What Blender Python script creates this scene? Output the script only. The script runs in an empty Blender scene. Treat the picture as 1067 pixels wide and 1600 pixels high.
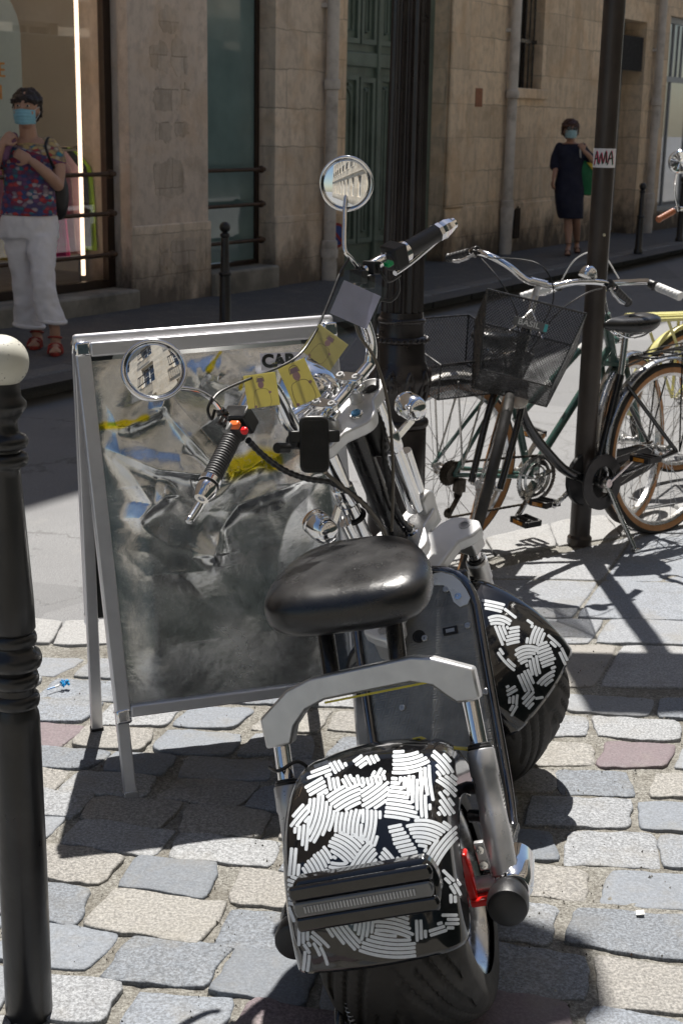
import bpy, bmesh, math, random
import numpy as np
from mathutils import Vector, Matrix, noise
random.seed(7)
R = math.radians
SC = bpy.context.scene
COL = SC.collection

# ------------------------------------------------------------------ camera
PITCH, ROLL, CAM_H, FPX = R(15.3), R(1.15), 1.6, 2250.0      # FPX: focal length in photo pixels (photo 1067 x 1600)
cf = Vector((0, math.cos(PITCH), -math.sin(PITCH)))
r0 = Vector((1, 0, 0)); u0 = r0.cross(cf)
cr = r0 * math.cos(ROLL) + u0 * math.sin(ROLL)
cu = -r0 * math.sin(ROLL) + u0 * math.cos(ROLL)
CAM = Vector((0, 0, CAM_H))
cd = bpy.data.cameras.new('camera'); cam = bpy.data.objects.new('camera', cd); COL.objects.link(cam)
cam.matrix_world = Matrix(((cr.x, cu.x, -cf.x, 0), (cr.y, cu.y, -cf.y, 0), (cr.z, cu.z, -cf.z, CAM_H), (0, 0, 0, 1)))
cd.sensor_fit = 'VERTICAL'; cd.sensor_height = 23.5; cd.lens = 23.5 * FPX / 1600
cd.clip_start = 0.05; cd.clip_end = 500
cd.dof.use_dof = True; cd.dof.focus_distance = 2.95; cd.dof.aperture_fstop = 7.5
SC.camera = cam

# ------------------------------------------------------------------ sky, sun, exposure
SUN_EL, SUN_AZ = R(65), R(-3)            # azimuth clockwise from +Y (straight ahead)
w = bpy.data.worlds.new('World'); SC.world = w; w.use_nodes = True
nt = w.node_tree; nt.nodes.clear()
sky = nt.nodes.new('ShaderNodeTexSky'); sky.sky_type = 'NISHITA'; sky.sun_disc = False
sky.sun_elevation = SUN_EL; sky.sun_rotation = SUN_AZ; sky.air_density = 1.0; sky.dust_density = 0.6
bg = nt.nodes.new('ShaderNodeBackground'); bg.inputs[1].default_value = 0.056
wo = nt.nodes.new('ShaderNodeOutputWorld')
nt.links.new(sky.outputs[0], bg.inputs[0]); nt.links.new(bg.outputs[0], wo.inputs[0])
sl = bpy.data.lights.new('sun', 'SUN'); sl.energy = 4.9; sl.angle = R(0.53); sl.color = (1.0, 0.955, 0.89)
so = bpy.data.objects.new('sun', sl); COL.objects.link(so)
sdir = Vector((math.sin(SUN_AZ) * math.cos(SUN_EL), math.cos(SUN_AZ) * math.cos(SUN_EL), math.sin(SUN_EL)))
so.rotation_euler = sdir.to_track_quat('Z', 'Y').to_euler(); so.location = (0, 0, 20)
SC.view_settings.view_transform = 'Standard'; SC.view_settings.look = 'None'
SC.view_settings.exposure = 0.74; SC.view_settings.gamma = 1
SC.render.engine = 'CYCLES'
SC.cycles.max_bounces = 8; SC.cycles.glossy_bounces = 5; SC.cycles.transparent_max_bounces = 16
SC.cycles.sample_clamp_indirect = 6

# ------------------------------------------------------------------ measuring: a ray of the photo met with a real plane
def ray(px, py): return cf * FPX + cr * (px - 533.5) + cu * (800 - py)
def ground(px, py, z=0.0):
    d = ray(px, py); return CAM + d * ((z - CAM_H) / d.z)
def at(px, py, Y):
    d = ray(px, py); return CAM + d * (Y / d.y)
def plane(px, py, p0, n):
    d = ray(px, py); p0 = Vector(p0); n = Vector(n); return CAM + d * ((p0 - CAM).dot(n) / d.dot(n))

# ------------------------------------------------------------------ mesh builder
def frame_of(axis):
    a = Vector(axis).normalized()
    t = Vector((0, 0, 1)) if abs(a.z) < 0.9 else Vector((1, 0, 0))
    x = t.cross(a).normalized(); return x, a.cross(x), a
def smoothpath(pts, k=6, closed=False):
    P = [Vector(p) for p in pts]; n = len(P); out = []
    rng = range(n) if closed else range(n - 1)
    for i in rng:
        if closed: p0, p1, p2, p3 = P[i-1], P[i], P[(i+1) % n], P[(i+2) % n]
        else: p0, p1, p2, p3 = P[max(i-1, 0)], P[i], P[i+1], P[min(i+2, n-1)]
        for j in range(k):
            t = j / k; t2 = t*t; t3 = t2*t
            out.append(0.5*((2*p1) + (-p0+p2)*t + (2*p0-5*p1+4*p2-p3)*t2 + (-p0+3*p1-3*p2+p3)*t3))
    if not closed: out.append(P[-1])
    return out
class MB:
    def __init__(s, M=None): s.v = []; s.f = []; s.m = []; s.M = M or Matrix(); s.mi = 0; s.uv = None
    def add(s, vs, fs):
        b = len(s.v); s.v += [tuple(s.M @ Vector(p)) for p in vs]
        s.f += [tuple(i + b for i in f) for f in fs]; s.m += [s.mi] * len(fs); return s
    def box(s, c, size, rot=None):
        x, y, z = [q/2 for q in size]; c = Vector(c)
        vs = [Vector((i*x, j*y, k*z)) for i in (-1, 1) for j in (-1, 1) for k in (-1, 1)]
        if rot is not None: vs = [rot @ q for q in vs]
        return s.add([q + c for q in vs], [(0,1,3,2),(4,6,7,5),(0,4,5,1),(2,3,7,6),(0,2,6,4),(1,5,7,3)])
    def bar(s, a, b, wd, th, up=(0, 0, 1)):
        a = Vector(a); b = Vector(b); d = (b-a); L = d.length; d.normalize()
        x = Vector(up).cross(d); x = x.normalized() if x.length > 1e-4 else Vector((1, 0, 0)); y = d.cross(x)
        rot = Matrix((x, y, d)).transposed()
        return s.box((a+b)/2, (wd, th, L), rot)
    def tube(s, pts, r, n=10, closed=False, caps=True):
        P = [Vector(p) for p in pts]; N = len(P)
        rs = r if isinstance(r, (list, tuple)) else [r]*N
        T = []
        for i in range(N):
            if closed: d = P[(i+1) % N] - P[i-1]
            else: d = P[min(i+1, N-1)] - P[max(i-1, 0)]
            T.append(d.normalized() if d.length > 1e-9 else Vector((0, 0, 1)))
        x, y, _ = frame_of(T[0]); vs = []; fs = []
        for i in range(N):
            x = (x - T[i]*x.dot(T[i]))
            x = x.normalized() if x.length > 1e-6 else frame_of(T[i])[0]
            y = T[i].cross(x)
            for j in range(n):
                a = 2*math.pi*j/n; vs.append(P[i] + (x*math.cos(a) + y*math.sin(a))*rs[i])
        for i in range(N if closed else N-1):
            k = (i+1) % N
            for j in range(n): fs.append((i*n+j, i*n+(j+1) % n, k*n+(j+1) % n, k*n+j))
        if caps and not closed: fs += [tuple(range(n))[::-1], tuple((N-1)*n+j for j in range(n))]
        return s.add(vs, fs)
    def cyl(s, a, b, r, r2=None, n=20): return s.tube([a, b], [r, r if r2 is None else r2], n)
    def lathe(s, prof, p0=(0,0,0), axis=(0,0,1), n=32, caps=True):
        x, y, a = frame_of(axis); p0 = Vector(p0); vs = []; fs = []; m = len(prof)
        for (r, h) in prof:
            for j in range(n):
                t = 2*math.pi*j/n; vs.append(p0 + a*h + (x*math.cos(t)+y*math.sin(t))*max(r, 1e-5))
        for i in range(m-1):
            for j in range(n): fs.append((i*n+j, i*n+(j+1) % n, (i+1)*n+(j+1) % n, (i+1)*n+j))
        if caps: fs += [tuple(range(n))[::-1], tuple((m-1)*n+j for j in range(n))]
        return s.add(vs, fs)
    def torus(s, c, R_, r, axis=(0,0,1), n=48, k=10):
        x, y, a = frame_of(axis); c = Vector(c)
        return s.tube([c + (x*math.cos(2*math.pi*i/n) + y*math.sin(2*math.pi*i/n))*R_ for i in range(n)], r, k, closed=True)
    def ball(s, c, r, n=20, m=12, sc=(1,1,1), rot=None):
        c = Vector(c); vs = []; fs = []
        for i in range(m+1):
            p = math.pi*i/m
            for j in range(n):
                t = 2*math.pi*j/n
                q = Vector((math.sin(p)*math.cos(t)*r*sc[0], math.sin(p)*math.sin(t)*r*sc[1], math.cos(p)*r*sc[2]))
                if rot is not None: q = rot @ q
                vs.append(c+q)
        for i in range(m):
            for j in range(n): fs.append((i*n+j, (i+1)*n+j, (i+1)*n+(j+1) % n, i*n+(j+1) % n))
        return s.add(vs, fs)
    def prism(s, outline, o, ex, ey, th):
        """closed 2-D outline in the plane (o, ex, ey), extruded by th along ex x ey (both ways by half)"""
        o = Vector(o); ex = Vector(ex).normalized(); ey = Vector(ey).normalized(); nz = ex.cross(ey).normalized()
        n = len(outline); vs = [o + ex*a + ey*b + nz*(th/2) for a, b in outline] + [o + ex*a + ey*b - nz*(th/2) for a, b in outline]
        fs = [tuple(range(n)), tuple(range(2*n-1, n-1, -1))] + [(i, i+n, (i+1) % n + n, (i+1) % n) for i in range(n)]
        return s.add(vs, fs)
    def grid(s, fn, nu, nv, wrapu=False, wrapv=False):
        vs = [fn(i/(nu if wrapu else nu-1), j/(nv if wrapv else nv-1)) for i in range(nu) for j in range(nv)]
        fs = []
        for i in range(nu if wrapu else nu-1):
            for j in range(nv if wrapv else nv-1):
                a, b = (i+1) % nu, (j+1) % nv
                fs.append((i*nv+j, a*nv+j, a*nv+b, i*nv+b))
        return s.add(vs, fs)
    def build(s, name, mats, parent=None, bevel=0, ang=38, solid=0, sub=0, weld=False, recalc=True, offset=0):
        me = bpy.data.meshes.new(name); me.from_pydata(s.v, [], s.f)
        if not isinstance(mats, (list, tuple)): mats = [mats]
        for m in mats: me.materials.append(m)
        if len(mats) > 1: me.polygons.foreach_set('material_index', s.m)
        if weld or recalc:
            bm = bmesh.new(); bm.from_mesh(me)
            if weld: bmesh.ops.remove_doubles(bm, verts=bm.verts, dist=1e-5)
            if recalc: bmesh.ops.recalc_face_normals(bm, faces=bm.faces)
            bm.to_mesh(me); bm.free()
        me.polygons.foreach_set('use_smooth', [True]*len(me.polygons))
        if ang < 180: me.set_sharp_from_angle(angle=R(ang))
        me.update()
        o = bpy.data.objects.new(name, me); COL.objects.link(o)
        if parent: o.parent = parent
        if solid:
            md = o.modifiers.new('solid', 'SOLIDIFY'); md.thickness = solid; md.offset = offset
        if sub:
            md = o.modifiers.new('sub', 'SUBSURF'); md.levels = sub; md.render_levels = sub
        if bevel:
            md = o.modifiers.new('bevel', 'BEVEL'); md.width = bevel; md.segments = 2; md.limit_method = 'ANGLE'; md.angle_limit = R(40)
        return o
def tag(o, label=None, cat=None, group=None, kind=None):
    if label: o['label'] = label
    if cat: o['category'] = cat
    if group: o['group'] = group
    if kind: o['kind'] = kind
    return o
def thing(name, label, cat, loc=(0, 0, 0), rz=0, group=None, M=None):
    o = bpy.data.objects.new(name, None); COL.objects.link(o); o.empty_display_size = .1
    if M is not None: o.matrix_world = M
    else: o.location = loc; o.rotation_euler = (0, 0, rz)
    return tag(o, label, cat, group)
def struct(name, mb, mats, **k): return tag(mb.build(name, mats, **k), kind='structure')
def copy_tree(o, parent=None):
    c = o.copy(); COL.objects.link(c); c.parent = parent
    for ch in list(o.children): copy_tree(ch, c)
    return c
def text_mesh(s, size, mb, o, ex, ey, th=.001, shear=0, off=0, squeeze=1.0):
    """lettering as thin solid letters laid in the plane (o, ex, ey)"""
    cu_ = bpy.data.curves.new('t', 'FONT'); cu_.body = s; cu_.size = size; cu_.shear = shear; cu_.offset = off; cu_.extrude = th
    cu_.align_x = 'CENTER'; cu_.align_y = 'CENTER'; cu_.resolution_u = 3
    ob = bpy.data.objects.new('t', cu_); COL.objects.link(ob); bpy.context.view_layer.update()
    me = ob.to_mesh(); o = Vector(o); ex = Vector(ex).normalized(); ey = Vector(ey).normalized(); nz = ex.cross(ey)
    mb.add([o + ex*p.co.x*squeeze + ey*p.co.y + nz*p.co.z for p in me.vertices], [tuple(p.vertices) for p in me.polygons])
    ob.to_mesh_clear(); bpy.data.objects.remove(ob); bpy.data.curves.remove(cu_)
    return mb

# ------------------------------------------------------------------ materials
class NT:
    def __init__(s, name):
        s.mat = bpy.data.materials.new(name); s.mat.use_nodes = True; s.t = s.mat.node_tree
        s.t.nodes.clear(); s.out = s.n('ShaderNodeOutputMaterial'); s.b = s.n('ShaderNodeBsdfPrincipled')
        s.l(s.b.outputs[0], s.out.inputs[0]); s._tc = None
    def n(s, t, **k):
        q = s.t.nodes.new(t)
        for a, b in k.items(): setattr(q, a, b)
        return q
    def l(s, a, b): s.t.links.new(a, b)
    def tc(s, which='Object'):
        if not s._tc: s._tc = s.n('ShaderNodeTexCoord')
        return s._tc.outputs[which]
    def set(s, inp, v):
        i = s.b.inputs[inp]
        if hasattr(v, 'is_output') or isinstance(v, bpy.types.NodeSocket): s.l(v, i)
        else: i.default_value = (*v, 1) if isinstance(v, (tuple, list)) and len(v) == 3 else v
    def val(s, x, i):
        if isinstance(x, bpy.types.NodeSocket): s.l(x, i)
        else: i.default_value = (*x, 1) if isinstance(x, (tuple, list)) and len(x) == 3 and i.type == 'RGBA' else x
    def math(s, op, a, b=0.0, c=None, clamp=False):
        q = s.n('ShaderNodeMath', operation=op, use_clamp=clamp); s.val(a, q.inputs[0]); s.val(b, q.inputs[1])
        if c is not None: s.val(c, q.inputs[2])
        return q.outputs[0]
    def mix(s, f, a, b, mode='MIX'):
        q = s.n('ShaderNodeMix', data_type='RGBA', blend_type=mode); s.val(f, q.inputs[0]); s.val(a, q.inputs[6]); s.val(b, q.inputs[7])
        return q.outputs[2]
    def noise(s, scale, detail=4, rough=.55, dist=0, vec=None, out=0, dim='3D'):
        q = s.n('ShaderNodeTexNoise', noise_dimensions=dim); q.inputs['Scale'].default_value = scale; q.inputs['Detail'].default_value = detail
        q.inputs['Roughness'].default_value = rough; q.inputs['Distortion'].default_value = dist
        s.l(vec if vec is not None else s.tc(), q.inputs['Vector']); return q.outputs[out]
    def voro(s, scale, feature='F1', vec=None, out=0):
        q = s.n('ShaderNodeTexVoronoi', feature=feature); q.inputs['Scale'].default_value = scale
        s.l(vec if vec is not None else s.tc(), q.inputs['Vector']); return q.outputs[out]
    def ramp(s, f, stops, interp='LINEAR'):
        q = s.n('ShaderNodeValToRGB'); q.color_ramp.interpolation = interp; e = q.color_ramp.elements
        while len(e) < len(stops): e.new(.5)
        for el, (p, c) in zip(e, stops):
            el.position = p; el.color = (c, c, c, 1) if isinstance(c, (int, float)) else (*c, 1)
        s.l(f, q.inputs[0]); return q.outputs[0]
    def mapping(s, vec, scale=(1,1,1), rot=(0,0,0), loc=(0,0,0)):
        q = s.n('ShaderNodeMapping'); q.inputs['Scale'].default_value = scale; q.inputs['Rotation'].default_value = rot; q.inputs['Location'].default_value = loc
        s.l(vec, q.inputs[0]); return q.outputs[0]
    def bump(s, h, strength=.3, dist=.01, prev=None):
        q = s.n('ShaderNodeBump'); q.inputs['Strength'].default_value = strength; q.inputs['Distance'].default_value = dist
        s.l(h, q.inputs['Height'])
        if prev is not None: s.l(prev, q.inputs['Normal'])
        return q.outputs[0]
def pm(name, col, rough=.5, metal=0.0, var=.15, scale=18, bump=0.0, bscale=120, coat=0.0, rvar=.12, spec=None, aniso=None, dirt=None):
    """general surface: base colour with slight mottling, worn roughness, optional fine bump, optional dirt colour"""
    t = NT(name); nz = t.noise(scale, 5)
    dark = tuple(c*(1-var) for c in col); lite = tuple(min(1, c*(1+var)) for c in col)
    c = t.ramp(nz, [(.3, dark), (.7, lite)])
    if dirt is not None:
        c = t.mix(t.ramp(t.noise(scale*.7, 7, .65), [(.52, 0.0), (.72, dirt[3])]), c, tuple(dirt[:3]))
    t.set('Base Color', c)
    t.set('Roughness', t.ramp(t.noise(scale*1.7, 6, .6), [(.3, max(.02, rough-rvar)), (.75, min(1, rough+rvar))]))
    t.set('Metallic', metal)
    if coat: t.set('Coat Weight', coat); t.set('Coat Roughness', .04)
    if spec is not None: t.set('Specular IOR Level', spec)
    if bump: t.set('Normal', t.bump(t.noise(bscale, 4, .6), bump, .003))
    return t.mat

CHROME = pm('chrome', (.82, .82, .83), .09, 1, var=.04, rvar=.05, scale=40)
CHROME_OLD = pm('worn_chrome', (.62, .62, .61), .24, 1, var=.15, rvar=.12, scale=30, dirt=(.2, .17, .14, .35))
ALU = pm('brushed_aluminium', (.56, .56, .57), .38, 1, var=.06, rvar=.08, scale=60, bump=.05, bscale=300)
ALU_SATIN = pm('satin_cast_aluminium', (.62, .62, .62), .42, .85, var=.05, rvar=.06, scale=30, bump=.06, bscale=500)
STEEL = pm('grey_steel', (.46, .46, .465), .36, .6, var=.08, scale=30)
BLACK_GLOSS = pm('gloss_black_paint', (.006, .006, .007), .09, 0, var=.2, rvar=.04, coat=.6, scale=20)
BLACK_PLASTIC = pm('black_plastic', (.012, .012, .013), .42, 0, var=.2, scale=30, bump=.08, bscale=500)
BLACK_METAL = pm('black_painted_metal', (.012, .012, .014), .28, 0, var=.3, scale=20, coat=.2)
RUBBER = pm('tyre_rubber', (.022, .02, .018), .68, 0, var=.25, scale=15, bump=.15, bscale=400, dirt=(.09, .08, .065, .35))
GRIP = pm('grip_rubber', (.03, .03, .032), .55, 0, var=.15, scale=80)
RED = pm('red_paint', (.55, .015, .012), .25, 0, coat=.5)
WHITE_INK = pm('white_vinyl', (.60, .63, .66), .32, 0, var=.04, scale=60, coat=.3)
WHITE_RUB = pm('white_grip', (.75, .75, .73), .45, 0, var=.06, scale=40)
# ================================================================== SETTING
SU = Vector((.533, .846, 0)).normalized()       # direction of the street
SN = Vector((SU.y, -SU.x, 0))                    # from the far facade towards the near one
# ground sheet far and wide
t = NT('asphalt')
sp = t.noise(260, 3, .7); big = t.noise(1.3, 5, .6); mid = t.noise(14, 6, .6)
c = t.ramp(sp, [(.32, (.09, .092, .096)), (.5, (.19, .192, .196)), (.72, (.36, .36, .36))])
c = t.mix(t.ramp(big, [(.35, 0.0), (.7, .35)]), c, (.13, .13, .135))
c = t.mix(t.ramp(t.noise(3.1, 6, .7), [(.6, 0.0), (.68, .45)]), c, (.25, .245, .235))
cellv = t.n('ShaderNodeTexVoronoi', feature='DISTANCE_TO_EDGE'); cellv.inputs['Scale'].default_value = .55; dv = t.n('ShaderNodeVectorMath', operation='MULTIPLY_ADD'); t.l(t.noise(2.4, 6, .7, out=1), dv.inputs[0]); dv.inputs[1].default_value = (.9, .9, 0); t.l(t.tc(), dv.inputs[2]); t.l(dv.outputs[0], cellv.inputs[0])
c = t.mix(t.ramp(cellv.outputs[0], [(.002, .5), (.006, 0.0)]), c, (.045, .043, .04))
pv = t.n('ShaderNodeTexVoronoi'); pv.inputs['Scale'].default_value = .33; t.l(t.tc(), pv.inputs[0]); sp3 = t.n('ShaderNodeSeparateColor'); t.l(pv.outputs['Color'], sp3.inputs[0])
c = t.mix(t.ramp(sp3.outputs[0], [(0, 0.0), (.6, .28), (.85, 0.0)], 'CONSTANT'), c, (.095, .097, .10))
c = t.mix(t.ramp(t.noise(5.5, 3, .5), [(.70, 0.0), (.74, .5)]), c, (.06, .06, .062))
t.set('Base Color', c); t.set('Roughness', .85)
t.set('Normal', t.bump(sp, .5, .004, t.bump(mid, .15, .01))); ASPHALT = t.mat

def granite(name, base, rnd=True, speck=.5):
    t = NT(name)
    g = t.n('ShaderNodeNewGeometry'); ri = g.outputs['Random Per Island']
    sp = t.noise(150, 3, .8); md = t.noise(38, 6, .65); st = t.noise(6, 6, .62); fl = t.noise(420, 2, .5)
    lo = tuple(b*(1-speck) for b in base); hi = tuple(min(1, b*(1+speck*1.3)) for b in base)
    c = t.ramp(sp, [(.36, lo), (.5, base), (.64, hi)])
    if rnd:
        calm = t.ramp(t.math('FRACT', t.math('MULTIPLY', ri, 7.31)), [(0, .15), (.3, .15), (.31, .55), (.62, 0.0)], 'CONSTANT')
        c = t.mix(calm, c, base)
    c = t.mix(.25, c, t.ramp(md, [(.3, tuple(b*.55 for b in base)), (.7, tuple(b*1.35 for b in base))]))
    if rnd:
        tintc = t.ramp(ri, [(0, (.80, .86, .95)), (.18, (1.0, 1.02, 1.05)), (.34, (1.10, 1.11, 1.12)), (.46, (.64, .69, .76)), (.60, (.98, .92, .83)), (.73, (.70, .54, .57)), (.79, (.88, .92, .98)), (.92, (1.06, 1.0, .90))], 'CONSTANT')
        c = t.mix(1.0, c, tintc, 'MULTIPLY')
    c = t.mix(t.ramp(st, [(.52, 0.0), (.70, .45)]), c, (.20, .185, .155))
    c = t.mix(t.ramp(t.noise(2.1, 7, .7), [(.56, 0.0), (.64, .30)]), c, (.10, .095, .085))
    t.set('Base Color', c); t.set('Roughness', t.ramp(md, [(.3, .5), (.7, .85)]))
    t.set('Normal', t.bump(sp, .45, .003, t.bump(md, .35, .005)))
    return t.mat
SETT = granite('granite_sett', (.222, .227, .233), speck=.6)
SLAB = granite('granite_slab', (.25, .252, .256), speck=.45)
KERB = granite('granite_kerb', (.27, .27, .268), rnd=False, speck=.35)
t = NT('sand_mortar')
sp = t.noise(130, 4, .85); m2 = t.noise(9, 6, .65); grit = t.voro(120, out=1)
c = t.ramp(sp, [(.34, (.10, .09, .075)), (.5, (.245, .236, .212)), (.64, (.43, .42, .38))])
c = t.mix(t.ramp(m2, [(.45, 0.0), (.68, .6)]), c, (.13, .115, .09))
t.set('Base Color', c); t.set('Roughness', .95); t.set('Normal', t.bump(sp, .9, .008, t.bump(m2, .5, .02))); MORTAR = t.mat
BITUMEN_PAVE = granite('bitumen_pavement', (.085, .088, .093), rnd=False, speck=.3)  # the bitumen's own dark grey

# near kerb: curve of the kerb (inner = pavement side)
KO = [(-6, 4.62), (-2, 4.5), (-1.1, 4.45), (-.85, 4.42), (-.45, 4.50), (-.05, 4.78), (.25, 5.12), (.58, 5.50), (.95, 5.79), (1.35, 5.99), (2.0, 6.42), (4, 7.8), (9, 11.4)]
KI = [(-6, 4.40), (-2, 4.28), (-1.1, 4.24), (-.85, 4.20), (-.40, 4.27), (.06, 4.58), (.32, 4.93), (.60, 5.25), (.93, 5.44), (1.42, 5.72), (2.1, 6.14), (4.1, 7.52), (9.1, 11.12)]
def kerb_y(x, K):
    for (x0, y0), (x1, y1) in zip(K, K[1:]):
        if x0 <= x <= x1: return y0 + (y1-y0)*(x-x0)/(x1-x0)
    return K[0][1] if x < K[0][0] else K[-1][1]
# street + ground sheet reaching out of sight
mb = MB(); mb.add([(-150, -150, -.035), (150, -150, -.035), (150, 150, -.035), (-150, 150, -.035)], [(0, 1, 2, 3)])
struct('road', mb, ASPHALT)
# mortar bed under setts and slabs (rolling a little)
def bed(x, y): return -.012 + .004*noise.noise(Vector((x*3, y*3, 1)))
mb = MB(); xs = [-8 + .16*i for i in range(101)]; nrow = 60
def fbed(a, b):
    x = -8 + a*16; yi = kerb_y(x, KI) + .02; y = -5 + (yi+5)*b
    fine = .010*noise.noise(Vector((x*9, y*9, 0))) + .005*noise.noise(Vector((x*31, y*31, 4)))
    return (x, y, -.0025 + fine*.55)
mb.grid(fbed, 420, 420); struct('pavement_joint_sand', mb, MORTAR)

def stone(mb, poly, h, rng, dome=.002, cell=.022, rough=.0038, round_=.25):
    """one sett: irregular outline, rounded edge, slightly domed and uneven top"""
    c = Vector((sum(p[0] for p in poly)/len(poly), sum(p[1] for p in poly)/len(poly), 0))
    # resample outline
    pts = []
    n = len(poly)
    for i in range(n):
        a = Vector((*poly[i], 0)); b = Vector((*poly[(i+1) % n], 0)); L = (b-a).length; k = max(2, int(L/cell))
        for j in range(k): pts.append(a.lerp(b, j/k))
    # round corners by smoothing
    for _ in range(2): pts = [pts[i]*(1-round_) + (pts[i-1]+pts[(i+1) % len(pts)])*(round_/2) for i in range(len(pts))]
    sd = rng.random()*100
    pts = [p + Vector((noise.noise(Vector((p.x*22, p.y*22, sd))), noise.noise(Vector((p.x*22, p.y*22, sd+9))), 0))*rough*2.2 + Vector((noise.noise(Vector((p.x*70, p.y*70, sd))), noise.noise(Vector((p.x*70, p.y*70, sd+5))), 0))*rough for p in pts]
    rings = [(1.0, -.03), (1.0, h-.0045), (.992, h-.0015), (.97, h), (.86, h+dome*.2), (.6, h+dome*.6), (.3, h+dome)]
    N = len(pts); vs = []; tx = rng.uniform(-.012, .012); ty = rng.uniform(-.012, .012)
    for s_, z in rings:
        for p in pts:
            q = c + (p-c)*s_; z2 = z
            if z > 0 or s_ < 1: z2 = z + .0035*noise.noise(Vector((q.x*18, q.y*18, sd))) + (q.x-c.x)*tx + (q.y-c.y)*ty
            vs.append((q.x, q.y, z2))
    vs.append((c.x, c.y, h+dome)); fs = []
    for r in range(len(rings)-1):
        for i in range(N): fs.append((r*N+i, r*N+(i+1) % N, (r+1)*N+(i+1) % N, (r+1)*N+i))
    m = (len(rings)-1)*N
    for i in range(N): fs.append((m+i, m+(i+1) % N, len(vs)-1))
    mb.add(vs, fs)
rng = random.Random(11)
setts = MB()
def row_y(k, x): # rows run roughly across the picture, drifting nearer to the right
    return 0
y = 1.2; ri = 0
rows = []
while y < 4.55:
    d = rng.uniform(.130, .160); rows.append((y, d)); y += d + rng.uniform(.010, .024)
def slope(y): return -.05 - .15*min(1, max(0, (3.5-y)/1.0))     # rows drop to the right near the camera
for ri, (yy, d) in enumerate(rows):
    x = -2.6 + rng.random()*.2
    while x < 2.6:
        L = rng.choice([rng.uniform(.17, .22), rng.uniform(.2, .27)]); gap = rng.uniform(.010, .034)
        j = lambda s=.011: rng.uniform(-s, s)
        def Y(px, oy):
            return oy + slope(oy)*(px) + .02*math.sin(px*2.3+ri*.4)
        sk = rng.uniform(.01, .055)
        p = [(x+j(), Y(x, yy)+j()), (x+L*.5, Y(x+L*.5, yy)+j(.006)), (x+L+j(), Y(x+L, yy)+j()), (x+L+sk+j(), Y(x+L, yy+d)+j()), (x+L*.5+sk, Y(x+L*.5, yy+d)+j(.006)), (x+sk+j(), Y(x, yy+d)+j())]
        cx = x+L/2; cy = Y(cx, yy+d/2)
        ok = cy + d/2 < kerb_y(cx, KI) - .015
        # the large slabs take over to the right
        if cx > .02 + (cy-3.95)*.35 and cy > 3.90: ok = False
        if ok: stone(setts, p, .0035+rng.uniform(-.002, .004), rng)
        x += L + gap
struct('cobblestones', setts, SETT, ang=60, recalc=False)
# big worn slabs between setts and kerb
slabs = MB(); rr = [(3.955, 4.30), (4.315, 4.545), (4.56, 4.965), (4.98, 5.6), (5.615, 6.2)]
def clip(poly, K):   # keep the part in front of the kerb's inner edge
    out = []
    for i in range(len(poly)):
        a, b = poly[i-1], poly[i]; fa = kerb_y(a[0], K)-.012-a[1]; fb = kerb_y(b[0], K)-.012-b[1]
        if fa*fb < 0:
            t_ = fa/(fa-fb); out.append((a[0]+(b[0]-a[0])*t_, a[1]+(b[1]-a[1])*t_))
        if fb >= 0: out.append(b)
    return out
for k, (y0, y1) in enumerate(rr):
    x = [-.02, .12, .0, .1, .1][k] + .35*(y0-3.95) + (.76-.5 if False else 0)
    starts = {0: [.10, .76, 1.45, 2.1], 1: [.12, .45, .905-.1, 1.7, 2.4], 2: [.2, .785, 1.5, 2.3], 3: [.2, .95, 1.75, 2.5], 4: [.9, 1.6, 2.4]}[k] + [3.2, 4.0]
    for a, b in zip(starts, starts[1:]):
        sh = .38*(y1-y0)
        p = clip([(a+.006, y0), (b-.006, y0), (b-.006+sh, y1), (a+.006+sh, y1)], KI)
        if len(p) > 2: stone(slabs, p, .004+rng.uniform(-.002, .002), rng, dome=.001, cell=.05, rough=.0015, round_=.12)
struct('pavement_slabs', slabs, SLAB, ang=60, recalc=False)
# kerb stones
kb = MB()
def kpt(K, s_):
    n = len(K)-1; f = s_*n; i = min(int(f), n-1); u = f-i
    return (K[i][0]+(K[i+1][0]-K[i][0])*u, K[i][1]+(K[i+1][1]-K[i][1])*u)
js = [0, .09, .165, .235, .30, .37, .44, .51, .58, .645, .70, .76, .85, .93, 1]
for a, b in zip(js, js[1:]):
    m = [a + (b-a)*q/4 for q in range(5)]
    p = [kpt(KI, s_) for s_ in m] + [kpt(KO, s_) for s_ in reversed(m)]
    cx = sum(q[0] for q in p)/10; cy = sum(q[1] for q in p)/10
    p = [(cx+(q[0]-cx)*.985, cy+(q[1]-cy)*.985) for q in p]
    stone(kb, p, .008, rng, dome=.001, cell=.05, rough=.002, round_=.1)
struct('near_kerb', kb, KERB, ang=60, recalc=False)

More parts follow.
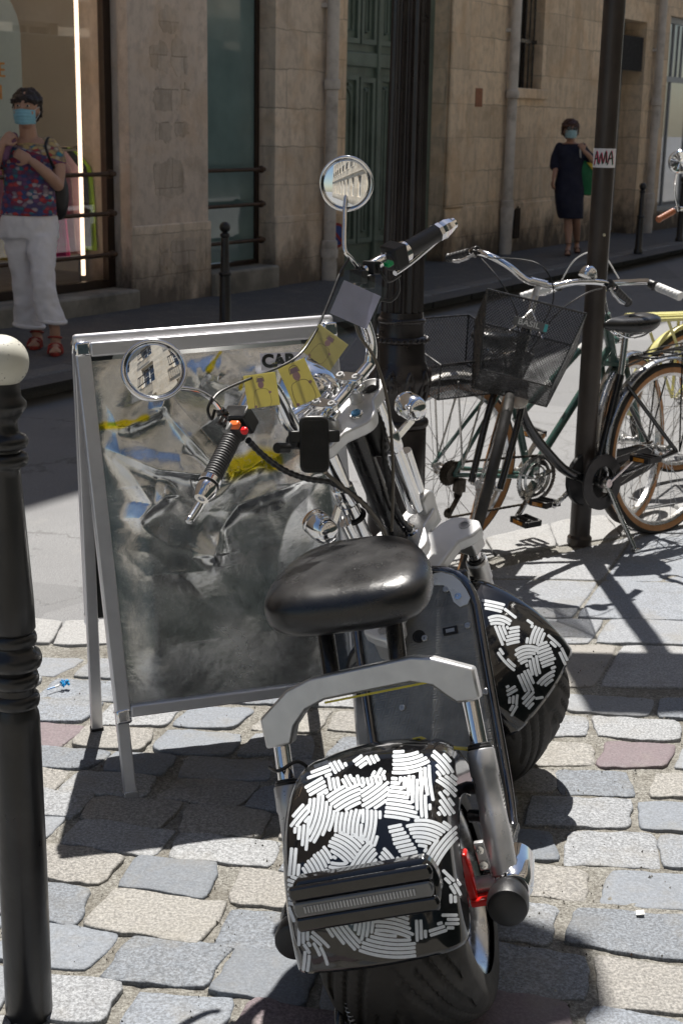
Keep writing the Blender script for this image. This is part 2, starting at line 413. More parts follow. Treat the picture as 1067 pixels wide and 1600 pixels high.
# far pavement and kerb, in the frame of the far facade
F0 = Vector((-1.55, 12.0, 0))
FAC = Matrix.Translation(F0) @ Matrix(((SU.x, -SN.x, 0, 0), (SU.y, -SN.y, 0, 0), (0, 0, 1, 0), (0, 0, 0, 1)))   # local x along the street, y into the far buildings
def fac(p): return FAC.inverted() @ Vector(p)
k1 = fac((-1.86, 8.33, 0)); k2 = fac((4.47, 19.415, 0))
KW = abs(k1.y + .0); KW2 = abs(k2.y)
def kw(x): return KW + (KW2-KW)*(x-k1.x)/(k2.x-k1.x)
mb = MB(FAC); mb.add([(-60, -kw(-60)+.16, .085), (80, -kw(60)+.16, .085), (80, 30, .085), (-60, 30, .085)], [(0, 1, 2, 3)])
struct('far_pavement', mb, BITUMEN_PAVE)
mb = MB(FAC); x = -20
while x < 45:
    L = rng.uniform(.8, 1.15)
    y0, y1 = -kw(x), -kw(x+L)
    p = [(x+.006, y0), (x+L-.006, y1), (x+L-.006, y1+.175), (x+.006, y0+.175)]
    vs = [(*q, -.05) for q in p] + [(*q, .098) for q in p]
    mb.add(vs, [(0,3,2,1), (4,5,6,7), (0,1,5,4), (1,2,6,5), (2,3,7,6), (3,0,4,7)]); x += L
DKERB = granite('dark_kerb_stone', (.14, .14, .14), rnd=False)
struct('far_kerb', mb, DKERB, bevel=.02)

# grit and crumbs lying in the joints
gr = MB(); rg = random.Random(21)
for k in range(2600):
    x, y = rg.uniform(-.75, 1.5), rg.uniform(2.15, 4.6)
    r_ = rg.choice((.0015, .002, .003, .0045 if rg.random() < .25 else .002)); a = rg.uniform(0, 3)
    gr.add([(x+r_*math.cos(a+q*2.1)*rg.uniform(.7, 1.3), y+r_*math.sin(a+q*2.1)*rg.uniform(.7, 1.3), .0015) for q in range(3)] + [(x, y, .0035+r_*1.1)], [(0, 1, 3), (1, 2, 3), (2, 0, 3), (0, 2, 1)])
t = NT('grit'); g_ = t.n('ShaderNodeNewGeometry'); t.set('Base Color', t.ramp(g_.outputs['Random Per Island'], [(0, (.10, .09, .075)), (.35, (.30, .28, .24)), (.7, (.5, .48, .43)), (.93, (.16, .08, .04))], 'CONSTANT')); t.set('Roughness', .9)
tag(gr.build('grit', t.mat, None, ang=20), kind='stuff')
# ================================================================== FAR FACADES
def stone_wall_mat(name, base, bw=.62, bh=.34, mort=(.27, .23, .18), stain=.6, plaster=0.0, low=.75, seed=0.0):
    t = NT(name); oc = t.tc(); sx = t.n('ShaderNodeSeparateXYZ'); t.l(oc, sx.inputs[0])
    cb = t.n('ShaderNodeCombineXYZ'); t.l(t.math('ADD', sx.outputs[0], t.math('MULTIPLY', t.math('ADD', sx.outputs[1], seed), .7)), cb.inputs[0]); t.l(sx.outputs[2], cb.inputs[1])
    ds = t.n('ShaderNodeVectorMath', operation='MULTIPLY_ADD'); t.l(t.noise(5, 4, .6, vec=oc, out=1), ds.inputs[0]); ds.inputs[1].default_value = (.05, .05, 0); t.l(cb.outputs[0], ds.inputs[2])
    br = t.n('ShaderNodeTexBrick'); t.l(ds.outputs[0], br.inputs['Vector']); br.inputs['Scale'].default_value = 1
    br.inputs['Brick Width'].default_value = bw; br.inputs['Row Height'].default_value = bh; br.inputs['Mortar Size'].default_value = .007
    br.inputs['Mortar Smooth'].default_value = .6; br.inputs['Bias'].default_value = 0
    br.inputs['Color1'].default_value = (*[b*.72 for b in base], 1); br.inputs['Color2'].default_value = (*[b*1.18 for b in base], 1)
    br.inputs['Mortar'].default_value = (*mort, 1);
    c = br.outputs['Color']
    pat = t.ramp(t.noise(.9, 6, .62, vec=oc), [(.35, 0.0), (.62, 1.0)])
    c = t.mix(t.math('MULTIPLY', pat, .75), c, tuple(b*1.02 for b in base))
    vm = t.mapping(oc, scale=(5, 5, .5)); st = t.noise(1.1, 7, .68, vec=vm)
    c = t.mix(t.ramp(st, [(.50, 0.0), (.78, stain)]), c, (base[0]*.36, base[1]*.33, base[2]*.29))
    mot = t.noise(13, 6, .7, vec=t.mapping(oc, scale=(1, 1, .6))); c = t.mix(t.ramp(mot, [(.40, .42), (.52, 0.0)]), c, tuple(b*.55 for b in base)); c = t.mix(t.ramp(t.noise(1.7, 5, .6, .8, vec=oc), [(.50, 0.0), (.62, .45)]), c, (base[0]*.82, base[1]*.70, base[2]*.56))
    blot = t.noise(3.4, 6, .6, .3, vec=oc); c = t.mix(t.ramp(blot, [(.55, 0.0), (.7, .5)]), c, (base[0]*1.25, base[1]*1.2, base[2]*1.15))
    c = t.mix(t.ramp(t.noise(2.3, 6, .6, .5, vec=oc), [(.58, 0.0), (.66, .45)]), c, (base[0]*.55, base[1]*.52, base[2]*.48))
    # splash-dirt rising from the pavement
    hz = t.math('ADD', sx.outputs[2], t.math('MULTIPLY', t.math('SUBTRACT', t.noise(3.6, 6, .65, vec=t.mapping(oc, scale=(1, 1, .55))), .5), 1.5))
    c = t.mix(t.math('MULTIPLY', t.ramp(t.math('DIVIDE', hz, 1.0), [(.12, 1.0), (.58, 0.0)]), low), c, (.028, .026, .024))
    t.set('Base Color', c); t.set('Roughness', .9)
    h = t.mix(.5, br.outputs['Fac'], t.noise(40, 6, .7, vec=oc))
    t.set('Normal', t.bump(t.noise(30, 6, .7, vec=oc), .4, .01, t.bump(t.math('SUBTRACT', 1.0, br.outputs['Fac']), .4, .012)))
    return t.mat
STONE_A = stone_wall_mat('shop_front_stone', (.72, .61, .49), stain=.5)
STONE_B = stone_wall_mat('ashlar_stone', (.74, .59, .42), bw=.7, bh=.36, stain=.7, low=.85, seed=3)
RENDER_A = stone_wall_mat('painted_render', (.70, .60, .51), bw=9, bh=9, stain=.25, low=.9)
PATCH = stone_wall_mat('bare_stone_patch', (.58, .50, .42), bw=.33, bh=.26, stain=.8, low=.2, seed=7)
SILLM = pm('sill_stone', (.24, .225, .19), .85, var=.35, scale=5, bump=.4, bscale=50, dirt=(.05, .05, .045, .7))
BROWN_FRAME = pm('dark_bronze_frame', (.035, .022, .015), .4, .3, var=.2)
RAIL_IRON = pm('rusty_rail_iron', (.075, .045, .028), .5, .5, var=.35, scale=30)
PIPE_PAINT = pm('pipe_paint', (.54, .50, .45), .55, 0, var=.18, scale=6, dirt=(.16, .13, .10, .6))
DARK = pm('dark_interior', (.015, .014, .013), .9)
def glass_mat(name, refl=.16, tint=(1, 1, 1), rough=.0):
    t = NT(name); t.t.nodes.remove(t.b)
    tr = t.n('ShaderNodeBsdfTransparent'); tr.inputs[0].default_value = (*tint, 1)
    gl = t.n('ShaderNodeBsdfGlossy'); gl.inputs[0].default_value = (.95, .97, 1, 1); gl.inputs[1].default_value = rough
    lw = t.n('ShaderNodeLayerWeight'); lw.inputs[0].default_value = .5
    f = t.math('ADD', t.math('MULTIPLY', t.math('POWER', lw.outputs['Facing'], 4), .8), refl, clamp=True)
    mx = t.n('ShaderNodeMixShader'); t.l(f, mx.inputs[0]); t.l(tr.outputs[0], mx.inputs[1]); t.l(gl.outputs[0], mx.inputs[2]); t.l(mx.outputs[0], t.out.inputs[0])
    return t.mat
GLASS = glass_mat('shop_glass', .10)
def boxes(mb, L):
    for (x0, x1, y0, y1, z0, z1) in L: mb.box(((x0+x1)/2, (y0+y1)/2, (z0+z1)/2), (abs(x1-x0), abs(y1-y0), abs(z1-z0)))
    return mb
HA, HB = 12.7, 12.75
bA = thing('shop_building', 'beige rendered shop building with tall display windows and iron guard rails on the left', 'building', M=FAC)
boxes(MB(), [(-14, -5.2, 0, .5, .05, 3.4), (-5.2, -.33, .28, .5, .05, .2), (1.66, 2.47, 0, .5, .05, 3.4), (-14, 2.47, 0, .5, 3.4, HA), (-14, 2.47, .5, 9, HA-.3, HA)]).build('wall', STONE_A, bA, recalc=True)
boxes(MB(), [(-.33, .68, 0.0, .5, .05, 3.4)]).build('pillar', RENDER_A, bA, bevel=.012)
boxes(MB(), [(-.345, .69, -.022, 0.0, .05, .73)]).build('plinth', STONE_A, bA, bevel=.012)
boxes(MB(), [(1.655, 2.46, -.018, 0.0, .05, .72)]).build('plinth', STONE_A, bA, bevel=.012)
# bare stones showing through the render of the pillar
pr = random.Random(3)
for (x0, x1, z0, z1) in [(-.07, .15, 1.93, 2.14), (.20, .40, 1.92, 2.19), (-.03, .30, 1.64, 1.83), (.33, .42, 1.68, 1.84), (-.02, .19, 1.38, 1.55), (.24, .42, 1.42, 1.55), (-.04, .34, .95, 1.24), (.0, .11, .38, .53), (.14, .47, .40, .60), (.05, .3, 2.25, 2.42)]:
    m = MB(); pts = []
    for (a, b, c_, d) in [(x0, z0, x1, z0), (x1, z0, x1, z1), (x1, z1, x0, z1), (x0, z1, x0, z0)]:
        for k in range(7): pts.append((a+(c_-a)*k/7, b+(d-b)*k/7))
    for _ in range(2): pts = [((p[0]*2+pts[i-1][0]+pts[(i+1) % 28][0])/4, (p[1]*2+pts[i-1][1]+pts[(i+1) % 28][1])/4) for i, p in enumerate(pts)]
    pts = [(a+pr.uniform(-.018, .018)+.02*noise.noise(Vector((a*9, b*9, 1))), b+pr.uniform(-.018, .018)+.03*noise.noise(Vector((a*9, b*9, 7)))) for a, b in pts]
    m.prism(pts, (0, -.0 if z1 > .7 else -.022, 0), (1, 0, 0), (0, 0, 1), .006).build('bare_stone', PATCH, bA)
def rail(z, x0, x1, y=.06):
    m = MB(); m.tube([(x0, y, z), (x1, y, z)], .017, 10)
    m.ball((x1, y, z), .034, 12, 8); m.cyl((x1, y, z), (x1+.05, y, z), .02, .02, 10); return m
for (x0, x1) in [(-5.2, -.50), (.66, 1.53)]:
    for z in (1.14, .835, .515): rail(z, x0, x1).build('guard_rail', RAIL_IRON, bA)
# sills
boxes(MB(), [(-5.2, -.335, -.09, .28, .05, .235)]).build('sill', SILLM, bA, bevel=.02)
boxes(MB(), [(.695, 1.652, -.07, .28, .05, .285)]).build('sill', SILLM, bA, bevel=.02)
# window frames and panes
def shopwin(parent, x0, x1, y, z0, z1, fw, frame_mat, pane_mat, mull=()):
    m = boxes(MB(), [(x0, x0+fw, y-.03, y+.03, z0, z1), (x1-fw, x1, y-.03, y+.03, z0, z1), (x0+fw, x1-fw, y-.03, y+.03, z0, z0+fw*.8), (x0+fw, x1-fw, y-.03, y+.03, z1-fw, z1)] + [(q-.02, q+.02, y-.025, y+.025, z0+fw*.8, z1-fw) for q in mull])
    f = m.build('display_window', frame_mat, parent, bevel=.004)
    g = MB(); g.box(((x0+x1)/2, y, (z0+z1)/2), (x1-x0-2*fw, .008, z1-z0-1.8*fw)); g.build('pane', pane_mat, f); return f
shopwin(bA, -5.2, -.335, .20, .235, 3.4, .085, BROWN_FRAME, GLASS, (-2.9,))
t = NT('frosted_green_glass'); zz = t.n('ShaderNodeSeparateXYZ'); t.l(t.tc(), zz.inputs[0])
t.set('Base Color', t.ramp(t.noise(2.2, 4), [(.3, (.12, .19, .19)), (.7, (.18, .27, .265))])); t.set('Roughness', .12); t.set('Coat Weight', .8); t.set('Coat Roughness', .03)
FROST = t.mat
shopwin(bA, .685, 1.655, .20, .285, 3.4, .05, BROWN_FRAME, FROST)
# lamp strip inside the shop window
t = NT('warm_lamp_strip'); t.set('Base Color', (1, .7, .45)); t.set('Emission Color', (1, .74, .52)); t.set('Emission Strength', 1.7); LAMP = t.mat
st = boxes(MB(), [(-.60, -.575, .28, .30, .34, 3.3)]).build('lamp_strip', LAMP, bA); boxes(MB(), [(-4.9, -.7, .9, 1.1, 3.36, 3.39)]).build('added_room_light', LAMP, bA)  # second, unseen light added at the ceiling to brighten the room
# shop room
SHOPW = pm('shop_interior_wall', (.80, .77, .70), .8, var=.06, scale=2); SHOPF = pm('shop_floor', (.22, .20, .18), .5, var=.1, scale=3)
boxes(MB(), [(-5.3, .6, 2.6, 2.7, .1, 3.5), (-5.4, -5.3, .5, 2.7, .1, 3.5), (.5, .6, .5, 2.6, .1, 3.5), (-5.3, .5, .5, 2.6, 3.4, 3.5), (-1.2, -1.12, 1.5, 2.6, .22, 3.4)]).build('shop_room', SHOPW, bA)
boxes(MB(), [(-5.3, .5, .28, 2.6, .1, .21)]).build('shop_floor', SHOPF, bA)
# rounded white sign with orange letters
sg = thing('window_sign', 'white rounded sign with orange letters hanging in the shop window', 'sign', M=FAC)
out = [(-.55, -.62)] + [(.40+.0*q, -.62) for q in (0,)] + [(.40, .35)] + [(.40-.9*(1-math.cos(a)) if False else .40-.55*(1-math.cos(a)), .35+.42*math.sin(a)) for a in [R(10*i) for i in range(1, 10)]] + [(-.55, .77)]
MB().prism(out, (-1.47, .42, 1.80), (1, 0, 0), (0, 0, 1), .02).build('board', pm('white_board', (.55, .62, .56), .6, var=.03), sg)
ORNG = pm('orange_print', (.75, .30, .04), .5)
m = MB(); text_mesh('RE', .15, m, (-1.33, .405, 1.89), (1, 0, 0), (0, 0, 1), .003); m.build('lettering', ORNG, sg)
m = MB(); text_mesh('N', .15, m, (-1.34, .405, 1.73), (1, 0, 0), (0, 0, 1), .003); m.build('lettering', ORNG, sg)
# rack with clothes behind the glass
rk = thing('clothes_rack', 'chrome clothes rail standing behind the shop window', 'clothes rack', M=FAC)
m = MB(); m.tube(smoothpath([(-2.2, .55, .22), (-2.2, .55, 1.28), (-2.15, .55, 1.33), (-.40, .55, 1.33), (-.35, .55, 1.28), (-.35, .55, .22)], 4), .012, 8); m.build('rail_frame', CHROME, rk)
cloth = [((.40, .68, .04), 'lime green long garment at the right end of the shop rail', -.38, .78), ((.02, .02, .025), 'black long garment on the shop rail beside the lime one', -.44, .74), ((.45, .30, .34), 'dusty pink long garment hanging on the shop rail', -.52, .80), ((.33, .24, .25), 'pale rose garment hanging on the shop rail', -.60, .77), ((.6, .03, .22), 'magenta garment low on the shop rail behind the woman', -.69, .84), ((.5, .38, .06), 'yellow garment at the left of the shop rail', -1.27, .8), ((.03, .2, .24), 'teal garment at the left of the shop rail', -1.17, .7), ((.4, .1, .16), 'raspberry garment at the far left of the shop rail', -1.38, .6)]
for i, (c, lab, x, ln) in enumerate(cloth):
    m = MB()
    def cl(a, b, x=x, ln=ln, i=i):
        z = 1.30 - b*ln; wd = .05 + .17*min(1, b*6) + .02*b; th = .022 + .03*min(1, b*4); A = a*2*math.pi
        fold = 1 + .18*math.sin(A*5+i+b*2)*b
        return (x + th*fold*math.cos(A) + .01*math.sin(b*4+i), .55 + wd*math.sin(A)*fold*.8, z)
    m.grid(cl, 40, 14, wrapu=True); g = m.build('hanging_garment', pm('garment_cloth', c, .8, var=.2, scale=9), None); g.matrix_world = FAC
    tag(g, lab, 'garment', 'garments on the shop rail')
# drain pipes
def pipe(parent, x, y=-.085, r=.058, shoe=.62, z1=6):
    m = MB(); m.lathe([(r, .085), (r, shoe), (r*1.0, shoe+.01), (r, z1)], (x, y, 0), n=20)
    for z in (shoe, 1.9, 3.4): m.lathe([(r*1.02, z-.05), (r*1.28, z-.04), (r*1.34, z), (r*1.28, z+.04), (r*1.02, z+.05)], (x, y, 0), n=20)
    m.lathe([(r*1.25, .085), (r*1.3, .2), (r*1.18, .3), (r*1.4, shoe-.12), (r*1.45, shoe-.05), (r, shoe)], (x, y, 0), n=20)
    m.box((x, y+.06, 2.6), (r*2.6, .06, .04)); return m.build('drain_pipe', PIPE_PAINT, parent)
bB = thing('stone_building', 'old beige ashlar building with green carriage door and barred window', 'building', M=FAC)
boxes(MB(), [(2.47, 2.84, 0, .6, .05, 4.2), (4.86, 6.50, 0, .6, .05, 4.2), (7.22, 9.62, 0, .6, .05, 4.2), (6.5, 7.22, 0, .6, .05, 1.86), (6.5, 7.22, 0, .6, 3.7, 4.2), (9.62, 10.55, 0, .6, 2.95, 4.2), (10.55, 11.45, 0, .6, .05, 4.2), (11.45, 14.4, 0, .6, 3.1, 4.2), (11.45, 14.4, 0, .6, .05, .35), (14.4, 45, 0, .6, .05, 4.2), (2.47, 45, 0, .6, 4.2, HB), (2.47, 45, .6, 9, HB-.3, HB)]).build('wall', STONE_B, bB)
boxes(MB(), [(4.87, 6.2, -.02, 0, .05, .66), (6.36, 9.6, -.02, 0, .05, .66)]).build('plinth', STONE_B, bB, bevel=.01)
boxes(MB(), [(2.47, 2.84, -.02, 0, .05, .7)]).build('plinth', STONE_B, bB, bevel=.01)
boxes(MB(), [(4.87, 5.28, -.045, 0, .66, 4.2)]).build('pilaster', STONE_B, bB, bevel=.02)
pipe(bA, 2.47-.07+.06, shoe=.42); pipe(bB, 6.28, shoe=.66); pipe(bB, 10.88, shoe=.6)
boxes(MB(), [(5.52, 5.68, -.008, .0, 1.75, 1.95)]).build('terracotta_plate', pm('terracotta', (.30, .13, .07), .8), bB)
# carriage door
GREEN = pm('green_door_paint', (.13, .175, .145), .45, 0, var=.18, scale=4, dirt=(.05, .07, .055, .6))
dr = boxes(MB(), [(2.84, 3.0, .18, .5, .05, 4.2), (4.70, 4.86, .18, .5, .05, 4.2), (3.0, 4.70, .30, .40, .05, 4.2)]).build('carriage_door', GREEN, bB)
def panel(x0, x1, z0, z1, arch=False):
    m = MB(); y = .30; wd = .05
    if not arch:
        boxes(m, [(x0, x0+wd, y-.035, y, z0, z1), (x1-wd, x1, y-.035, y, z0, z1), (x0+wd, x1-wd, y-.035, y, z1-wd, z1), (x0+wd, x1-wd, y-.035, y, z0, z0+wd)])
    cx = (x0+x1)/2; hw = (x1-x0)/2 - .11; zt = z1 - .12 - hw
    path = [(cx-hw, y-.01, z0+.12), (cx-hw, y-.01, zt)] + [(cx+hw*math.cos(a), y-.01, zt+hw*math.sin(a)) for a in [R(180-15*i) for i in range(1, 12)]] + [(cx+hw, y-.01, zt), (cx+hw, y-.01, z0+.12), (cx-hw, y-.01, z0+.12)]
    m.tube(path, .018, 6)
    for sx in (-1, 1):
        m.tube(smoothpath([(cx+sx*hw*.95, y-.01, zt+hw*.9), (cx+sx*hw*.75, y-.012, zt+hw*1.05), (cx+sx*hw*.4, y-.01, zt+hw*1.2)], 4), .022, 6)
    return m.build('door_panel', GREEN, dr)
for (a, b) in [(3.03, 3.50), (3.53, 3.82), (3.90, 4.18), (4.2, 4.67)]:
    panel(a, b, .35, 2.02 if a != 3.53 else 2.0); panel(a, b, 2.32, 3.9)
boxes(MB(), [(3.0, 4.70, .265, .30, 2.10, 2.24), (3.84, 3.89, .25, .30, .06, 4.1)]).build('door_rail', GREEN, dr, bevel=.01)
# no parking roundel by the door
ns = MB(); ns.mi = 0
sgn = thing('no_parking_sign', 'small round blue and red no parking sign low beside the green door', 'sign', M=FAC @ Matrix.Translation((2.62, -.06, .50)) @ Matrix.Rotation(R(-18), 4, 'Z'))
MB().lathe([(.12, -.004), (.12, .004)], (0, 0, 0), (0, -1, 0), 36).build('sign_rim', pm('sign_red', (.30, .03, .03), .5), sgn)
MB().lathe([(.095, .005), (.095, .008)], (0, 0, 0), (0, -1, 0), 36).build('sign_face', pm('sign_blue', (.03, .06, .25), .5), sgn)
m = MB(); m.box((0, -.0095, 0), (.19, .003, .026), Matrix.Rotation(R(45), 3, 'Y')); m.build('sign_slash', pm('sign_red_slash', (.32, .03, .03), .5), sgn)
# barred window
wf = boxes(MB(), [(6.5, 6.56, .25, .32, 1.98, 3.7), (7.16, 7.22, .25, .32, 1.98, 3.7), (6.83, 6.87, .25, .32, 1.98, 3.7), (6.56, 7.16, .25, .32, 2.55, 2.6)]).build('barred_window', pm('dark_window_wood', (.02, .017, .015), .6), bB)
boxes(MB(), [(6.5, 7.22, .33, .34, 1.86, 3.7)]).build('pane', pm('dim_pane', (.01, .01, .012), .1, coat=.5), wf)
for k in range(6): MB().tube([(6.56+.12*k, .1, 1.98), (6.56+.12*k, .1, 3.7)], .012, 8).build('iron_bar', BLACK_METAL, wf)
for z in (2.5, 3.2): boxes(MB(), [(6.5, 7.22, .085, .115, z, z+.04)]).build('cross_bar', BLACK_METAL, wf)
boxes(MB(), [(6.38, 7.34, -.05, .33, 1.86, 1.98)]).build('sill', STONE_B, bB, bevel=.015)
for x in (6.68, 8.35):
    o = [(-.09, 0), (.09, 0), (.09, .30)] + [(.09*math.cos(a), .30+.06*math.sin(a)) for a in [R(30*i) for i in range(1, 6)]] + [(-.09, .30)]
    v = MB().prism(o, (x, -.024, .24), (1, 0, 0), (0, 0, 1), .01).build('cellar_vent', DARK, bB)
    boxes(MB(), [(x-.06, x-.045, -.04, -.03, .25, .6), (x-.008, x+.008, -.04, -.03, .25, .62), (x+.045, x+.06, -.04, -.03, .25, .6)]).build('vent_bars', RAIL_IRON, v)
# second and third shop openings far down the street
GREYF = pm('grey_shop_frame', (.30, .32, .34), .45, var=.1)
f2 = shopwin(bB, 9.62, 10.55, .35, .12, 2.95, .07, GREYF, GLASS, (10.12,))
boxes(MB(), [(9.69, 10.48, .30, .40, 2.25, 2.32)]).build('transom', GREYF, f2)
boxes(MB(), [(9.6, 14.5, 3.0, 3.1, .05, 3.3), (9.5, 9.6, .6, 3.1, .05, 3.3), (14.4, 14.5, .6, 3.1, .05, 3.3), (9.6, 14.4, .6, 3.0, 3.2, 3.3), (10.9, 11.0, .6, 3.0, .1, 3.2)]).build('shop_room', SHOPW, bB)
m = boxes(MB(), [(9.7, 10.5, .02, .04, 2.3, 2.75)]); m.build('tilted_fanlight', DARK, bB)
f3 = shopwin(bB, 11.45, 14.4, .12, .35, 3.1, .09, GREYF, GLASS, (11.9, 12.7, 13.5))
boxes(MB(), [(11.54, 14.31, .09, .15, 2.2, 2.28), (11.7, 11.72, .10, .14, 2.28, 3.0), (12.1, 12.12, .1, .14, 2.28, 3.0), (12.3, 12.32, .1, .14, 2.28, 3.0)]).build('transom', GREYF, f3)
ex = boxes(MB(), [(10.25, 10.4, .5, .62, .2, .95)]); ex.ball((10.32, .56, 1.05), .1, 10, 8)
tag(ex.build('display_item', pm('red_display', (.5, .05, .04), .5), None, bevel=.02), 'red item on show behind the grey shop door', 'display'); bpy.data.objects['display_item'].matrix_world = FAC
# plaque on the pier
boxes(MB(), [(11.05, 11.28, -.012, -.001, 1.55, 1.95)]).build('plaque', pm('pale_plaque', (.4, .38, .34), .6), bB)

# ---- houses on the camera's side of the street (seen in mirrors and chrome)
NEARM = FAC @ Matrix.Translation((0, -(F0.dot(-SN)) - 0.0, 0))
near_off = 2.7
NB = Matrix.Translation(SN*near_off) @ Matrix(((SU.x, SN.x, 0, 0), (SU.y, SN.y, 0, 0), (0, 0, 1, 0), (0, 0, 0, 1)))
STONE_N = stone_wall_mat('pale_limestone', (.56, .50, .41), bw=.8, bh=.36, stain=.3, low=.5, seed=11)
bN = thing('limestone_building', 'pale limestone building behind the photographer, seen in the mirrors', 'building', M=NB)
wx = [-26.4+2.4*k for k in range(29)]; m = MB()
L = []
for fl, (z0, z1) in enumerate([(.9, 3.1), (4.4, 6.6), (7.6, 9.6), (10.6, 12.3)]):
    zb = 0 if fl == 0 else [0, 3.6, 7.1, 10.1][fl]; zt = [3.6, 7.1, 10.1, 13.2][fl]
    L += [(-30, wx[-1]+4, 0, .45, zb, z0), (-30, wx[-1]+4, 0, .45, z1, zt)]
    e = [-30] + sum([[x-.55, x+.55] for x in wx], []) + [wx[-1]+4]
    for a, b in zip(e[0::2], e[1::2]): L.append((a, b, 0, .45, z0, z1))
boxes(m, L); m.build('wall', STONE_N, bN)
boxes(MB(), [(-6, wx[-1]+4, -.10, -.005, 0, 2.9)]).build('dark_reflect_front', pm('dark_reflect_paint', (.02, .03, .028), .3, coat=.5), bN, bevel=.02)  # unseen dark front, added to give the sign sheet dark reflections
boxes(MB(), [(-30, wx[-1]+4, -.12, 0, 3.5, 3.68), (-30, wx[-1]+4, -.3, 0, 13.0, 13.25)]).build('cornice', STONE_N, bN)
BLUEP = pm('sky_blue_pane', (.02, .03, .05), .04, 0, var=.05, rvar=.02, coat=1.0)
WHF = pm('white_window_frame', (.6, .6, .58), .5, var=.06)
for fl, (z0, z1) in enumerate([(.9, 3.1), (4.4, 6.6), (7.6, 9.6), (10.6, 12.3)]):
    for x in wx:
        f = boxes(MB(), [(x-.55, x-.49, .18, .24, z0, z1), (x+.49, x+.55, .18, .24, z0, z1), (x-.03, x+.03, .18, .24, z0, z1), (x-.49, x+.49, .18, .24, z0, z0+.07), (x-.49, x+.49, .18, .24, z1-.07, z1), (x-.49, x+.49, .19, .23, (z0+z1)/2, (z0+z1)/2+.04)]).build('window', WHF, bN)
        boxes(MB(), [(x-.49, x+.49, .22, .23, z0+.07, z1-.07)]).build('pane', BLUEP, f)
        if fl: boxes(MB(), [(x-.6, x+.6, -.25, -.2, z0, z0+.04), (x-.6, x+.6, -.25, -.2, z0+.8, z0+.84)] + [(x-.58+.13*q, x-.56+.13*q, -.24, -.22, z0+.04, z0+.8) for q in range(10)]).build('balcony_rail', BLACK_METAL, f)
# ================================================================== STREET FURNITURE
CAST = pm('cast_iron_paint', (.011, .011, .012), .38, .0, var=.25, scale=12, coat=.1, bump=.12, bscale=90, dirt=(.05, .047, .042, .35))
CAST_BR = pm('brown_cast_iron', (.013, .009, .009), .36, .0, var=.25, scale=9, coat=.1, bump=.15, bscale=70, dirt=(.045, .036, .031, .5))
POST_BR = pm('brown_post_paint', (.036, .027, .022), .42, .0, var=.3, scale=7, coat=.1, bump=.1, bscale=90, dirt=(.07, .055, .045, .6))
def ring(r0, r1, z, h): return [(r0, z-h/2), (r0+(r1-r0)*.75, z-h*.36), (r1, z-h*.12), (r1, z+h*.12), (r0+(r1-r0)*.75, z+h*.36), (r0, z+h/2)]
t = NT('chipped_white_paint'); c = t.ramp(t.noise(6, 5), [(.3, (.52, .51, .44)), (.7, (.68, .67, .60))])
chips = t.ramp(t.noise(120, 6, .72), [(.60, 0.0), (.625, 1.0)]); zone = t.ramp(t.noise(24, 4), [(.42, 0.0), (.52, 1.0)])
c = t.mix(t.math('MULTIPLY', chips, zone), c, (.05, .045, .04)); t.set('Base Color', c); t.set('Roughness', .45); WHITEB = t.mat
bo = thing('ball_bollard', 'tall black cast iron bollard with chipped white ball top in the left foreground', 'bollard', loc=(-.555, 2.31, 0))
pr_ = [(.0425, -.02), (.0425, .03), (.0425, .05), (.0425, .3), (.0400, .585), (.0385, .597)] + ring(.034, .0412, .622, .026) + ring(.034, .0412, .660, .028) + ring(.036, .0475, .696, .034) + ring(.034, .0402, .733, .024) + [(.036, .748), (.0385, .752), (.0375, .80), (.0245, 1.018), (.024, 1.03)] + ring(.026, .0375, 1.047, .026) + ring(.026, .0385, 1.077, .026) + [(.0245, 1.093), (.022, 1.105), (.022, 1.112), (.030, 1.122), (.0375, 1.134), (.038, 1.142), (.030, 1.152), (.0285, 1.166), (.0285, 1.175)]
MB().lathe(pr_, n=48).build('post', CAST, bo, ang=50)
m = MB(); m.ball((0, 0, 1.209), .0445, 40, 24, (1, 1, .98)); m.build('ball_top', WHITEB, bo)
# far bollards
def far_bollard(loc, h, label):
    o = thing('slim_bollard', label, 'bollard', loc=loc, group='slim black bollards on the far pavement')
    k = h/.95
    MB().lathe([(.055, 0), (.055, .05*k), (.042, .07*k), (.040, .45*k), (.038, .47*k)] + ring(.036, .046, .49*k, .03) + [(.034, .51*k), (.028, .80*k)] + ring(.026, .036, .825*k, .03) + [(.022, .85*k)], n=24).build('post', CAST, o)
    m = MB(); m.ball((0, 0, .895*k), .048*k, 18, 12); m.build('ball_top', CAST, o); return o
far_bollard(ground(352, 514, .09), .78, 'slim black bollard in front of the frosted shop window')
far_bollard(ground(996, 396, .09), .84, 'slim black bollard beside the far grey drain pipe')
far_bollard(ground(1060, 378, .09), .86, 'slim black bollard at the right edge of the far pavement')
